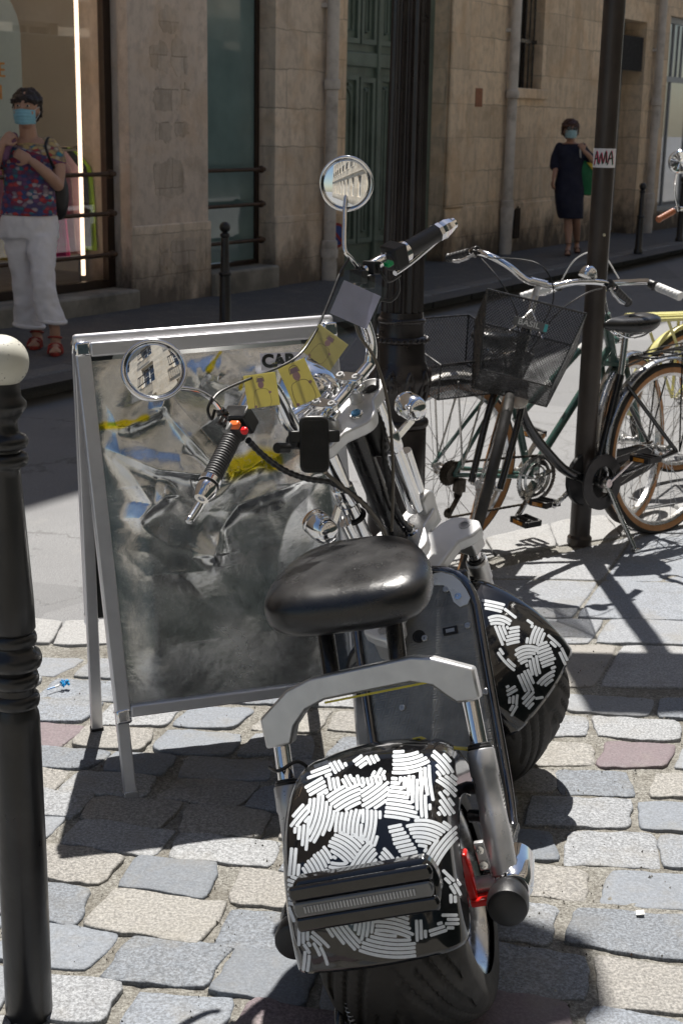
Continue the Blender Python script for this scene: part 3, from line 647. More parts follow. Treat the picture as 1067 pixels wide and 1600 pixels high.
# lamp post: fluted shaft on an ornamented cast base
lp = Vector((.186, 4.75, 0))
L_ = thing('lamp_post', 'dark brown fluted cast iron lamp post with ornamented base behind the scooter', 'lamp post', loc=lp)
def flute(n, depth): return lambda a: 1 - depth*abs(math.sin(a*n/2))**1.6
def shaft(mb, prof, fn, n=160):
    def g(u, v):
        i = min(int(v*(len(prof)-1)+1e-6), len(prof)-1); r, z = prof[i]; a = 2*math.pi*u; k = fn(a); return (r*k*math.cos(a), r*k*math.sin(a), z)
    mb.grid(g, n, len(prof), wrapu=True); return mb
shaft(MB(), [(.070, .98), (.0675, 1.2), (.063, 1.6), (.059, 2.2), (.055, 3.4), (.05, 4.55)], flute(16, .13)).build('fluted_shaft', CAST_BR, L_, ang=50)
base = [(.15, -.02), (.15, .1), (.145, .12), (.11, .14), (.098, .16), (.095, .4), (.093, .60)] + ring(.088, .100, .62, .03) + [(.088, .645), (.086, .70), (.088, .715), (.098, .745), (.104, .765), (.100, .785), (.086, .815), (.080, .83), (.078, .885)] + ring(.076, .086, .90, .022) + [(.074, .92), (.073, .945)] + ring(.073, .080, .962, .018) + [(.07, .99)]
bs_ = MB().lathe(base, n=72).build('base', CAST_BR, L_, ang=50)
for k in range(28):                 # bead ring
    a = 2*math.pi*k/28; m = MB(); m.ball((.087*math.cos(a), .087*math.sin(a), .90), .0085, 8, 6); m.build('bead', CAST_BR, bs_)
for k in range(10):                 # leaf relief round the swelling
    a = 2*math.pi*k/10; m = MB()
    P = lambda r, z, da: (r*math.cos(a+da), r*math.sin(a+da), z)
    m.tube(smoothpath([P(.088, .70, -.22), P(.099, .75, -.16), P(.098, .80, 0), P(.099, .75, .16), P(.088, .70, .22)], 4), .006, 6)
    m.ball(P(.099, .745, 0), .012, 8, 6, (.6, .6, 1.2)); m.build('leaf_relief', CAST_BR, bs_)
m = MB(); m.lathe([(.05, 4.5), (.075, 4.55), (.06, 4.60), (.09, 4.64), (.22, 4.88), (.25, 4.90), (.19, 4.96), (.08, 5.12), (.04, 5.2), (.02, 5.32)], n=6); m.build('lantern', CAST_BR, L_, ang=20)
# square-shouldered brown post with a parking sign (sign is above the picture, its shadow is not)
pp = Vector((.936, 5.44, 0))
P_ = thing('sign_post', 'dark brown steel post with a graffiti sticker, black bicycle locked beside it', 'post', loc=pp)
MB().lathe([(.048, -.02), (.048, .03), (.040, .04), (.0395, .7), (.0395, 3.6)], n=40).build('pole', POST_BR, P_)
m = boxes(MB(), [(-.32, .30, -.058, -.046, 2.50, 3.52)]); m.build('sign_plate', pm('sign_back', (.4, .4, .4), .5, .6), P_, bevel=.003)
boxes(MB(), [(-.05, .05, -.047, -.038, 2.65, 2.69), (-.05, .05, -.047, -.038, 3.3, 3.34)]).build('sign_bracket', STEEL, P_)
zs0 = at(940, 262, 5.40).z; zs1 = at(940, 232, 5.40).z
m = MB(); m.lathe([(.0403, zs0), (.0405, zs0+.001), (.0405, zs1-.001), (.0403, zs1)], n=40, caps=False); stk = m.build('sticker', pm('white_sticker', (.66, .64, .66), .5, var=.04), P_)
GRF_K = pm('black_marker', (.01, .01, .012), .5); GRF_R = pm('pink_marker', (.65, .03, .13), .5); GRF_G = pm('green_marker', (.02, .16, .08), .5)
def on_pole(u, z, r=.0412): # u along the circumference (m), facing the camera
    a = -math.pi/2 - .17 + u/.0395; return (r*math.cos(a), r*math.sin(a), z)
zm = (zs0+zs1)/2; hh = (zs1-zs0)*.36
strokes = [[(-.040, -1), (-.030, .9), (-.022, -.8)], [(-.034, -.1), (-.022, .0)], [(-.018, -.9), (-.012, .7), (-.004, -.8), (.004, 1.0), (.008, -.7)], [(.012, -.9), (.024, 1.0), (.034, -.9)], [(.014, -.1), (.034, .05)]]
for (mat_, du, dz, rr_) in [(GRF_R, .0022, .10, .0410), (GRF_G, -.0016, -.1, .0412), (GRF_K, 0, 0, .0415)]:
    m = MB()
    for s_ in strokes: m.tube(smoothpath([on_pole(u+du, zm+(v+dz)*hh, rr_) for u, v in s_], 4), .0016 if mat_ is not GRF_K else .002, 6)
    m.build('graffiti', mat_, stk)
m = MB(); m.ball(on_pole(.018, at(940, 367, 5.4).z, .040), .006, 10, 8); m.build('bolt', pm('pale_bolt', (.55, .5, .35), .5), P_)

# ------------------------------------------------------------------ A-board with crumpled clear sheet
FR = pm('board_aluminium', (.60, .60, .62), .36, .55, var=.05, rvar=.06, scale=20, bump=.04, bscale=400)
TL = Vector(ground(114, 536, 1.075)); TR = Vector((-.030, 3.602, 1.106))
FL = Vector((-.511, 3.178, 0)); BL = Vector((-.657, 3.558, 0))
wv = TR - TL; wv.z = 0; BW = wv.length; wx_ = wv.normalized()
wy_ = Vector((-wx_.y, wx_.x, 0))                     # to the back
mid = Vector((TL.x, TL.y, 0))
AB = Matrix(((wx_.x, wy_.x, 0, TL.x), (wx_.y, wy_.y, 0, TL.y), (0, 0, 1, 0), (0, 0, 0, 1)))
ABi = AB.inverted(); fl = ABi @ FL; bl = ABi @ BL
ab = thing('pavement_sign', 'silver framed pavement sign with a crumpled glossy clear sheet and dark poster', 'pavement sign', M=AB)
H_ = 1.075
def leafside(footL, footR, zb):
    """one leaf of the A, between its two feet and the two top corners"""
    fl_, fr_ = Vector(footL), Vector(footR); tl_, tr_ = Vector((0, 0, H_)), ABi @ TR
    back = fl_.y > 0; Lg = (tl_-fl_).length; up = ((tl_+tr_)/2-(fl_+fr_)/2).normalized()
    nrm = (fr_-fl_).normalized().cross(up).normalized()
    if (nrm.y > 0) != back: nrm = -nrm
    W = BW
    def Pt(x, s_, o=0):
        a = fl_.lerp(tl_, s_); b = fr_.lerp(tr_, s_); return a.lerp(b, x/W) + nrm*o
    sb = zb/H_
    for x in (0.016, W-.016):
        lg = MB().bar(Pt(x, 0), Pt(x, .985), .030, .020, up=tuple(nrm)).build('leg', FR, ab, bevel=.003)
        MB().bar(Pt(x, -.004), Pt(x, .016), .034, .024, up=tuple(nrm)).build('foot_cap', BLACK_PLASTIC if back else STEEL, lg, bevel=.002)
    for x in (.018, W-.018): MB().bar(Pt(x, sb, .018), Pt(x, .992, .018), .036, .013, up=tuple(nrm)).build('side_profile', FR, ab, bevel=.004)
    MB().bar(Pt(.036, sb+.013, .0185), Pt(W-.036, sb+.013, .0185), .028, .014, up=tuple(nrm)).build('bottom_profile', FR, ab, bevel=.004)
    MB().bar(Pt(.036, .982, .0185), Pt(W-.036, .982, .0185), .034, .014, up=tuple(nrm)).build('top_profile', FR, ab, bevel=.004)
    for x in (.018, W-.018):
        for s_ in (sb+.004, .984):
            MB().bar(Pt(x, s_-.017, .0185), Pt(x, s_+.017, .0185), .0385, .016, up=tuple(nrm)).build('corner_cap', CHROME, ab, bevel=.007)
    return Pt, sb, nrm, up, Lg
leaf_mats = None
Pt, sb, nrm, up, Lg = leafside(fl, ABi @ Vector((.088, 3.402, 0)), .195)
# poster backing
t = NT('dark_poster'); uvz = t.n('ShaderNodeSeparateXYZ'); t.l(t.tc(), uvz.inputs[0])
c = t.ramp(t.noise(4, 5, .6), [(.3, (.012, .016, .015)), (.7, (.03, .036, .034))]); t.set('Base Color', c); t.set('Roughness', .5); POSTER = t.mat
m = MB(); m.add([Pt(.03, sb+.01, .004), Pt(BW-.03, sb+.01, .004), Pt(BW-.03, .97, .004), Pt(.03, .97, .004)], [(0, 1, 2, 3)])
m.build('poster', POSTER, ab, solid=.003)
# crumpled sheet: height field of dents and ridges (x, s in board units, measured on the photo)
def q(px, py):      # photo pixel -> (x, s) on the front leaf
    A = AB @ Pt(0, 0, .012); N = (AB.to_3x3() @ nrm); p = ABi @ plane(px, py, A, N)
    s_ = p.z/(H_+.03*max(0, min(1, p.x/BW))); a = Pt(0, s_); b = Pt(BW, s_); return ((p-a).dot((b-a).normalized()), s_)
ridges = [ # polyline in photo px, height (m), half width (m)
 ([(150, 668), (200, 668), (245, 648), (262, 600), (258, 560)], .016, .022),
 ([(255, 640), (285, 680), (325, 722), (350, 738)], .020, .020),
 ([(350, 738), (300, 742), (240, 735), (195, 715), (160, 700)], .020, .022),
 ([(165, 705), (205, 745), (235, 790), (215, 812), (250, 780)], .018, .024),
 ([(350, 738), (400, 730), (470, 745), (540, 770)], .010, .04),
 ([(480, 745), (420, 770), (370, 790), (345, 830), (330, 870)], .016, .028),
 ([(300, 560), (310, 600), (330, 560), (350, 545)], .012, .014),
 ([(350, 545), (335, 600), (370, 610), (420, 580)], .012, .014),
 ([(180, 800), (260, 850), (330, 870), (300, 850)], .010, .03),
 ([(420, 760), (360, 800), (310, 800), (230, 760)], .010, .04),
 ([(160, 840), (230, 900), (330, 890)], .008, .035),
 ([(460, 540), (430, 580), (455, 620)], .010, .018),
 ([(350, 1000), (450, 980), (520, 1020)], .006, .05)]
RD = [([q(*p) for p in pts], h*(1.45 if i < 6 else 1.0), wd*(.72 if i < 6 else 1.0)) for i, (pts, h, wd) in enumerate(ridges)]
def segd(p, a, b):
    ax, ay = a; bx, by = b; dx, dy = bx-ax, (by-ay); t_ = max(0, min(1, ((p[0]-ax)*dx+(p[1]-ay)*dy)/(dx*dx+dy*dy+1e-9)))
    return math.hypot(p[0]-ax-dx*t_, p[1]-ay-dy*t_)
def crum(x, s_):
    h = 0; sm = lambda q: (lambda w: w*w*(3-2*w))(max(0, min(1, q))); ed = sm((x-.03)/.10)*sm((BW-.03-x)/.10)*sm((s_-sb-.012)/.14)*sm((.962-s_)/.06)
    upw = max(.10, min(1, (s_-.40)/.22))
    for pts, hh_, wd in RD:
        d, k_ = min((segd((x, s_), a, b), i_) for i_, (a, b) in enumerate(zip(pts, pts[1:])))
        if d < wd*4:
            (ax_, as_), (bx_, bs_) = pts[k_], pts[k_+1]; tt = max(0, min(1, ((x-ax_)*(bx_-ax_)+(s_-as_)*(bs_-as_))/((bx_-ax_)**2+(bs_-as_)**2+1e-9)))
            above = s_ > as_+(bs_-as_)*tt; am = .75+.5*noise.noise(Vector((x*14, s_*14, 3)))
            h += hh_*.95*am*(max(0, 1-d/(wd*2.6))**1.25 if above else math.exp(-abs(d/(wd*.75))**1.3))
    v = Vector((x*5.5, s_*5.5, 2.2)); nz_ = noise.noise(v)*.010 + noise.noise(v*2.1)*.006
    big_ = .012 + .030*noise.noise(Vector((x*2.9, s_*3.4, 5.5))) + .016*noise.noise(Vector((x*6.5, s_*7.5, 1.5)))*(.35+.65*upw); rd_ = .020*(1-abs(noise.noise(Vector((x*4.6+2+.4*noise.noise(v), s_*4.2, 8))))*2.4); tot = h + big_ + (nz_*.35+rd_)*upw; return .5*(tot + math.sqrt(tot*tot+.00003))*ed
NX, NY = 190, 300
def fs_(a, b):
    x = .034 + (BW-.068)*a; s_ = sb+.012 + (.958-sb-.012)*b; return Pt(x, s_, .0095 + crum(x, s_))
m = MB(); m.grid(fs_, NX, NY)
t = NT('crumpled_glossy_film')
blotch_dust = t.noise(5, 6, .65, .4); scr = t.noise(260, 3, .75)
dust = t.math('MULTIPLY', t.ramp(t.noise(150, 6, .8), [(.55, 0.0), (.66, 1.0)]), t.ramp(blotch_dust, [(.38, .12), (.62, .9)]))
YM = t.n('ShaderNodeVertexColor', layer_name='print')  # yellow reflections painted into the sheet's colour
c = t.ramp(blotch_dust, [(.34, (.42, .44, .44)), (.62, (.84, .85, .86))])  # darker blotches in the base colour stand in for dark reflections
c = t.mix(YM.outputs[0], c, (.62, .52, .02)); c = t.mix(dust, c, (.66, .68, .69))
t.set('Base Color', c); t.set('Metallic', t.math('SUBTRACT', .92, t.math('MULTIPLY', dust, .5))); t.set('Specular IOR Level', .9); hz3 = t.n('ShaderNodeSeparateXYZ'); t.l(t.tc(), hz3.inputs[0]); lowr = t.ramp(hz3.outputs[2], [(.38, .07), (.66, 0.0)])
t.set('Roughness', t.math('ADD', lowr, t.ramp(blotch_dust, [(.35, .12), (.7, .24)])))
t.set('Normal', t.bump(scr, .10, .002, t.bump(t.noise(34, 5, .6), .14, .006, t.bump(t.noise(9, 3, .5), .22, .02))))
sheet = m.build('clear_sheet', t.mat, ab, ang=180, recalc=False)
ca_ = sheet.data.color_attributes.new('print', 'FLOAT_COLOR', 'POINT')
yb = [([(150, 672), (190, 664), (228, 656)], .010), ([(360, 738), (400, 716), (425, 722)], .030), ([(322, 580), (345, 552)], .006), ([(372, 608), (376, 596)], .005), ([(148, 705), (150, 722)], .006)]
yb = [([q(*p) for p in pts], wd) for pts, wd in yb]
cols = np.zeros((NX*NY, 4), dtype=np.float32); cols[:, 3] = 1
for i in range(NX):
    for j in range(NY):
        x = .034+(BW-.068)*i/(NX-1); s_ = sb+.012+(.958-sb-.012)*j/(NY-1)
        v = 0
        for pts, wd in yb:
            d = min(segd((x, s_), a, b) for a, b in zip(pts, pts[1:])) + .008*noise.noise(Vector((x*30, s_*30, 0)))
            v = max(v, max(0, min(1, (wd-d)/(wd*.45))))
        cols[i*NY+j, :3] = v
ca_.data.foreach_set('color', cols.ravel())
# lettered sticker near the top
x0, s0 = q(403, 582); x1, s1 = q(493, 551)
so_ = Pt((x0+x1)/2, (s0+s1)/2, .046)
ex_ = Vector((1, 0, 0)); st_ = MB(); st_.prism([(-abs(x1-x0)/2-.002, -.021), (abs(x1-x0)/2+.002, -.021), (abs(x1-x0)/2+.002, .021), (-abs(x1-x0)/2-.002, .021)], so_, ex_, up, .0012)
sk_ = st_.build('lettered_sticker', pm('white_paper_sticker', (.68, .66, .72), .5, var=.03), ab)
m = MB(); text_mesh('CAB', .043, m, so_ - ex_*.034 + nrm*.0012, ex_, up, .0006, off=.0022); text_mesh('t', .052, m, so_ + ex_*.056 + nrm*.0012 + up*.002, ex_, up, .0006, off=.0028); m.build('lettering', pm('black_print', (.008, .008, .008), .5), sk_)
# back leaf
Pb, sb2, nb, ub, _ = leafside(bl, ABi @ Vector((-.058, 3.782, 0)), .33)
m = MB(); m.add([Pb(.03, sb2+.01, .004), Pb(BW-.03, sb2+.01, .004), Pb(BW-.03, .97, .004), Pb(.03, .97, .004)], [(0, 1, 2, 3)])
m.build('poster', POSTER, ab, solid=.003)
m = MB(); m.tube([Pt(BW*.5, .45, -.01), Pb(BW*.5, .45, -.01)], .003, 6); m.build('stay', STEEL, ab)
tr_l = ABi @ TR; m = MB(); m.bar((.0, .006, H_+.004), (BW, tr_l.y+.006, tr_l.z+.004), .030, .018, up=(0, 1, 0)); m.build('hinge_bar', FR, ab, bevel=.008)
# ------------------------------------------------------------------ litter
fl_ = thing('blue_wrapper_flower', 'small blue crumpled paper flower with a stem lying on the setts', 'litter', loc=tuple(ground(98, 1072, .012)))
m = MB(); rg = random.Random(5)
for k in range(26):
    a = rg.uniform(0, 6.28); r_ = rg.uniform(.002, .014); c_ = Vector((.006 + r_*math.cos(a), r_*math.sin(a)*.8, .004+rg.uniform(0, .012)))
    m.ball(c_, rg.uniform(.003, .006), 6, 4, (1, 1, .5), Matrix.Rotation(rg.uniform(0, 3), 3, 'X') @ Matrix.Rotation(rg.uniform(0, 3), 3, 'Y'))
m.build('petals', pm('blue_paper', (.02, .30, .62), .4, var=.3, scale=90), fl_, ang=20)
m = MB(); m.tube([(-.004, -.004, .006), (-.018, -.018, .004)], .0028, 8); m.build('neck', pm('white_tip', (.7, .7, .68), .5), fl_)
m = MB(); m.tube([(-.018, -.018, .004), (-.036, -.034, .003)], .0022, 8); m.build('stem', pm('blue_stick', (.02, .22, .55), .4), fl_)
pw = MB(); pw.prism([(-.009, -.008), (.008, -.009), (.010, .007), (-.007, .009)], ground(999, 1426, .013), (1, .1, .1), (0, 1, 0), .002)
tag(pw.build('paper_scrap', pm('white_scrap', (.75, .75, .72), .6)), 'tiny white paper scrap on a beige sett at the right', 'litter')
# ================================================================== ELECTRIC SCOOTER
from mathutils.bvhtree import BVHTree
HD, LEAN, STEER, RAKE = R(9.43), R(16.8), R(56.9), R(25.8)
MB0 = Matrix.Translation((.195, 2.353, 0)) @ Matrix.Rotation(-HD, 4, 'Z') @ Matrix.Rotation(-LEAN, 4, 'Y')    # body frame
ST = Matrix.Translation((0, .803, .694)) @ Matrix.Rotation(RAKE, 4, 'X') @ Matrix.Rotation(STEER, 4, 'Z')          # steering frame inside it
MSW = MB0 @ ST
def loc(px, py, ax, val, M):
    Mi = M.inverted(); c = Mi @ CAM; d = (Mi.to_3x3() @ ray(px, py)); return c + d*((val-c[ax])/d[ax])
def S(px, py, v=0.0, ax=1): return loc(px, py, ax, v, MSW)
def Bq(px, py, ax, val): return loc(px, py, ax, val, MB0)
scoot = thing('electric_scooter', 'fat tyred electric scooter with black fenders covered in white maze like marks', 'scooter', M=MB0)
def sb_(): return MB(ST)

# ---- wheels
def tyre(mb, c, R_, W, groove=True, rim=.155, slant=.9, ph=0.0):
    n1, n2 = (700, 84) if groove else (72, 24)
    c = Vector(c); prof = []
    for j in range(n2):
        q = -1+2*j/(n2-1); a = q*1.72                      # angle round the carcass
        x = W/2*math.copysign(min(1, abs(math.sin(a))**.85 if abs(a) < math.pi/2 else math.sin(abs(a))**.6), a)
        d = math.cos(a)
        r = rim + (R_-rim)*(max(0, d)**.42 if d > 0 else 0) - (.012*(-d) if d < 0 else 0)
        prof.append((x, r, q))
    def f(u, v):
        j = int(round(v*(n2-1))); x, r, q = prof[j]; a = 2*math.pi*u
        dep = 0
        if groove and abs(q) < .60:
            s_ = abs(x)/(W/2)
            p = a*8/(2*math.pi) + 2.1*s_**1.25 + (0.5 if x < 0 else 0) + ph
            w_ = abs((p % 1)-.5)*2
            if w_ > .78: dep = .0085*min(1, (w_-.78)/.12)
            p2 = a*8/(2*math.pi) + 2.1*s_**1.25 + .5 + (0.5 if x < 0 else 0)
            w2_ = abs((p2 % 1)-.5)*2
            if s_ > .35 and w2_ > .84: dep = max(dep, .007*min(1, (w2_-.84)/.1))
            if abs(x) < .006: dep = .006
        rr_ = r - dep
        return (c.x+x, c.y+rr_*math.sin(a), c.z+rr_*math.cos(a))
    mb.grid(f, n1, n2, wrapu=True); return mb
def wheel(Mx, c, name, R_=.236, W_=.262):
    m = MB(Mx); tyre(m, c, R_, W_); w_ = m.build(name, RUBBER, scoot, ang=50)
    c = Vector(c); m = MB(Mx)
    m.lathe([(.03, -.118), (.118, -.085), (.128, -.10), (.150, -.112), (.160, -.121), (.163, -.112), (.150, -.06), (.150, .06), (.163, .112), (.160, .121), (.150, .112), (.135, .088), (.118, .03), (.03, .02)], c, (1, 0, 0), n=72)
    rim = m.build('rim', pm('polished_rim', (.70, .70, .71), .22, 1, var=.05), w_)
    m = MB(Mx)
    for k in range(9):
        a = 2*math.pi*k/9; d = Vector((0, math.cos(a), math.sin(a)))
        m.bar(c+d*.03+Vector((.05, 0, 0)), c+d*.132+Vector((.075, 0, 0)), .030, .014, up=(1, 0, 0))
    m.build('spokes', ALU, rim)
    m = MB(Mx); m.lathe([(.045, .03), (.05, .04), (.05, .105), (.03, .115), (.02, .13)], c, (1, 0, 0), n=40); m.build('hub', STEEL, rim)
    m = MB(Mx); m.lathe([(.085, .088), (.085, .091)], c, (1, 0, 0), n=48); m.build('brake_disc', STEEL, rim)
    return w_
wheel(Matrix(), (0, 0, .232), 'rear_wheel')
FWC = Vector((0, -.03, -.497))
wheel(ST, FWC, 'front_wheel', .250, .284)

# ---- fenders: a rounded channel swept about the axle
def fender(Mx, c, a0, a1, name, hw=.150, Rf=.275, skirt=.062, rc=.05, flare=0.0):
    c = Vector(c); N = 64; prof = []                       # (x, r) from left skirt over the top to the right skirt
    def add_(x, r): prof.append((x, r))
    for k in range(8): add_(-hw, Rf-rc-skirt + skirt*k/8)
    for k in range(11):
        a = math.pi/2*k/10; add_(-hw+rc-rc*math.cos(a), Rf-rc+rc*math.sin(a))
    for k in range(1, 16):
        x = -hw+rc + (2*(hw-rc))*k/16; add_(x, Rf + .012*(1-(x/(hw-rc))**2))
    prof += [(-x, r) for x, r in reversed(prof[:19])]
    n2 = len(prof); n1 = 90
    def f(u, v):
        a = a0+(a1-a0)*u; j = int(round(v*(n2-1))); x, r = prof[j]
        e = min(u, 1-u)*(a1-a0)*Rf; pull = 1
        if e < .05 and abs(x) > hw*.62:                    # rounded lower corners
            k = (1-e/.05); r = max(r, Rf-skirt-rc + k*.05) if r < Rf-.02 else r
        return Vector((c.x+x, c.y-r*math.sin(a), c.z+r*math.cos(a)))
    m = MB(Mx); m.grid(f, n1, n2)
    o = m.build(name, BLACK_GLOSS, scoot, ang=60, solid=.004, offset=-1, recalc=False)
    return o, f, m
rf, rff, rfm = fender(Matrix(), (0, 0, .232), R(-50), R(83), 'rear_fender')
ff, fff, ffm = fender(ST, FWC, R(-75), R(72), 'front_fender', hw=.152, Rf=.280, skirt=.055)

# ---- white maze marks: strokes cut to patches, wrapped on the fenders
def inside(p, poly):
    x, y = p; c = False; n = len(poly)
    for i in range(n):
        x0, y0 = poly[i]; x1, y1 = poly[i-1]
        if (y0 > y) != (y1 > y) and x < (x1-x0)*(y-y0)/(y1-y0)+x0: c = not c
    return c
def edge_d(p, poly): return min(segd(p, poly[i-1], poly[i]) for i in range(len(poly)))
def maze(patches, mapper, mb, pitch=7.4, fill=.76, step=1.5):
    for pi, (poly, cells) in enumerate(patches):
        cxp = sum(p[0] for p in poly)/len(poly); cyp = sum(p[1] for p in poly)/len(poly); poly = [(cxp+(p[0]-cxp)*1.06, cyp+(p[1]-cyp)*1.06) for p in poly]
        g = random.Random(100+pi)
        # cells: list of (x, y, angle deg, curvature 1/px)
        for ci, (cx, cy, ang, kap) in enumerate(cells):
            th = R(ang); dx, dy = math.cos(th), math.sin(th); nx, ny = -dy, dx
            j = -26
            while j <= 26:
                off = (j+.5)*pitch; j += 1
                run = []; runs = []
                t_ = -130.0; brk = g.uniform(60, 150)
                while t_ < 130:
                    q_ = kap*t_*t_/2 + off
                    x = cx+dx*t_+nx*q_; y = cy+dy*t_+ny*q_
                    ok = inside((x, y), poly)
                    if ok and len(cells) > 1:
                        ds = sorted(((math.hypot(x-c2[0], y-c2[1]), i) for i, c2 in enumerate(cells)))
                        ok = ds[0][1] == ci and ds[1][0]-ds[0][0] > 1.3
                    if ok and len(run)*step > brk: ok = False; brk = g.uniform(60, 150)
                    if ok: run.append((x, y))
                    else:
                        if len(run)*step > pitch*.75: runs.append(run)
                        run = []
                        if brk and t_ < 128: t_ += 1.2
                    t_ += step
                if len(run)*step > pitch*.75: runs.append(run)
                for r_ in runs: ribbon(r_, pitch*fill/2, mapper, mb)
def ribbon(pts, hw, mapper, mb):
    pts = [Vector((*p, 0)) for p in pts]; n = len(pts)
    d0 = (pts[1]-pts[0]).normalized(); d1 = (pts[-1]-pts[-2]).normalized()
    L, Rr, ctr = [], [], []
    prof = []
    k = 2
    seq = [(pts[0]-d0*hw*.55, .45*hw), (pts[0]-d0*hw*.3, .82*hw)] + [(p, hw) for p in pts] + [(pts[-1]+d1*hw*.3, .82*hw), (pts[-1]+d1*hw*.55, .45*hw)]
    seq = seq[:2] + seq[2:-2:max(1, int(2.5))] + seq[-2:]
    vs = []
    for i, (p, h) in enumerate(seq):
        a = seq[max(i-1, 0)][0]; b = seq[min(i+1, len(seq)-1)][0]; d = (b-a).normalized(); nn = Vector((-d.y, d.x, 0))
        row = []
        for s_ in (-1, 0, 1):
            m_ = mapper(p.x+nn.x*h*s_, p.y+nn.y*h*s_)
            if m_ is None: return
            row.append(m_)
        vs.append(row)
    flat = [v for r_ in vs for v in r_]; fs = []
    for i in range(len(vs)-1):
        for s_ in (0, 1):
            a = i*3+s_; fs.append((a, a+1, a+4, a+3))
    for i in range(len(vs)-1):
        if (vs[i][1]-vs[i+1][1]).length > .02: return
    mb.add(flat, fs)
def surf_mapper(m, Mroot, eps=.0009):
    """photo pixel -> point on the fender (root-local), just above its skin"""
    tri = BVHTree.FromPolygons([Vector(v) for v in m.v], m.f); Mi = Mroot.inverted(); c = Mi @ CAM; R3 = Mi.to_3x3()
    def f(px, py):
        d = (R3 @ ray(px, py)).normalized(); h = tri.ray_cast(c, d)
        if h[0] is None: return None
        n = h[1]; n = n if n.dot(d) < 0 else -n
        if -n.dot(d) < .06: return None
        return h[0] + n*eps
    return f
def c8(L): return [(400+x/2.3196, 1140+y/2.3196) for x, y in L]
def K(x, y, a, k=0): return (400+x/2.3196, 1140+y/2.3196, a, k)
rear_patches = [
 (c8([(500, 85), (590, 88), (628, 120), (640, 180), (636, 265), (612, 318), (468, 322), (480, 240), (500, 150)]), [K(622, 190, 84, -.004), K(560, 115, 168, .010), K(575, 215, 92, -.003), K(515, 250, 8, .004)]),
 (c8([(205, 255), (300, 215), (470, 198), (475, 225), (440, 330), (430, 420), (330, 375), (265, 365), (205, 415), (195, 330)]), [K(225, 320, 105, .008), K(330, 245, -28, .006), K(430, 240, -35, -.004), K(345, 340, 98, -.008), K(425, 340, 96, .008)]),
 (c8([(175, 275), (196, 270), (190, 440), (172, 425), (130, 350), (140, 300)]), [K(150, 310, -50, .004), K(180, 380, 95, 0)]),
 (c8([(250, 425), (300, 375), (400, 395), (428, 440), (432, 515), (330, 535), (230, 555), (165, 558), (178, 490)]), [K(220, 480, 58, .012), K(330, 430, 38, .014), K(290, 525, 5, -.016), K(400, 480, -55, .008)]),
 (c8([(478, 345), (520, 338), (590, 455), (540, 475), (500, 420)]), [K(530, 400, -12, 0)]),
 (c8([(448, 460), (470, 420), (520, 475), (495, 505), (450, 480)]), [K(480, 460, 50, .01)]),
 (c8([(545, 345), (600, 328), (718, 345), (722, 400), (690, 450), (655, 505), (620, 455), (570, 395)]), [K(620, 370, 12, .016), K(675, 440, -55, .006)]),
 (c8([(625, 78), (690, 95), (722, 165), (722, 240), (690, 232), (655, 190), (650, 120)]), [K(675, 120, 48, .008), K(700, 210, 42, .010)]),
 (c8([(655, 225), (712, 262), (715, 310), (655, 308), (668, 270)]), [K(690, 280, 55, 0)]),
 (c8([(235, 705), (290, 690), (430, 665), (545, 655), (548, 715), (570, 760), (570, 826), (480, 825), (390, 808), (300, 760)]), [K(320, 740, 52, -.004), K(385, 700, 95, .006), K(470, 690, 6, .008), K(450, 780, 10, -.006)]),
 (c8([(572, 692), (606, 690), (610, 725), (690, 690), (660, 668), (720, 664), (732, 700), (716, 716), (580, 765)]), [K(590, 730, 88, 0), K(650, 715, -18, .0), K(700, 680, 0, 0)]),
 (c8([(148, 708), (180, 715), (235, 745), (278, 795), (240, 780), (265, 858), (240, 830), (200, 775), (190, 870), (160, 868), (152, 790)]), [K(165, 740, 90, .0), K(225, 760, 42, .004), K(170, 830, 95, .004), K(210, 790, 60, .008)]),
 (c8([(118, 435), (150, 435), (158, 520), (140, 560), (140, 640), (118, 620)]), [K(135, 470, 95, 0), K(130, 590, 20, 0)]),
 (c8([(118, 640), (140, 660), (138, 740), (118, 690)]), [K(130, 690, 70, 0)]),
 (c8([(668, 510), (690, 512), (735, 560), (738, 600), (715, 628), (695, 625), (700, 570)]), [K(690, 535, 45, 0), K(720, 580, 60, .006), K(712, 612, 88, 0)]),
 (c8([(215, 130), (300, 110), (330, 130), (280, 165), (190, 178)]), [K(240, 150, -20, 0), K(300, 130, 60, 0)]),
 (c8([(185, 210), (240, 178), (355, 165), (390, 175), (470, 165), (450, 195), (300, 212), (205, 245)]), [K(220, 215, -30, 0), K(290, 190, 80, 0), K(380, 185, 75, 0), K(330, 195, 60, 0)]),
 (c8([(340, 100), (455, 92), (440, 120), (375, 140)]), [K(370, 115, -35, 0), K(430, 105, 60, 0)]),
 (c8([(395, 165), (460, 140), (472, 165), (440, 175)]), [K(435, 160, -60, 0)]),
]
def c3(L): return [(740+x/4.705, 900+y/4.705) for x, y in L]
def G(x, y, a, k=0): return (740+x/4.705, 900+y/4.705, a, k)
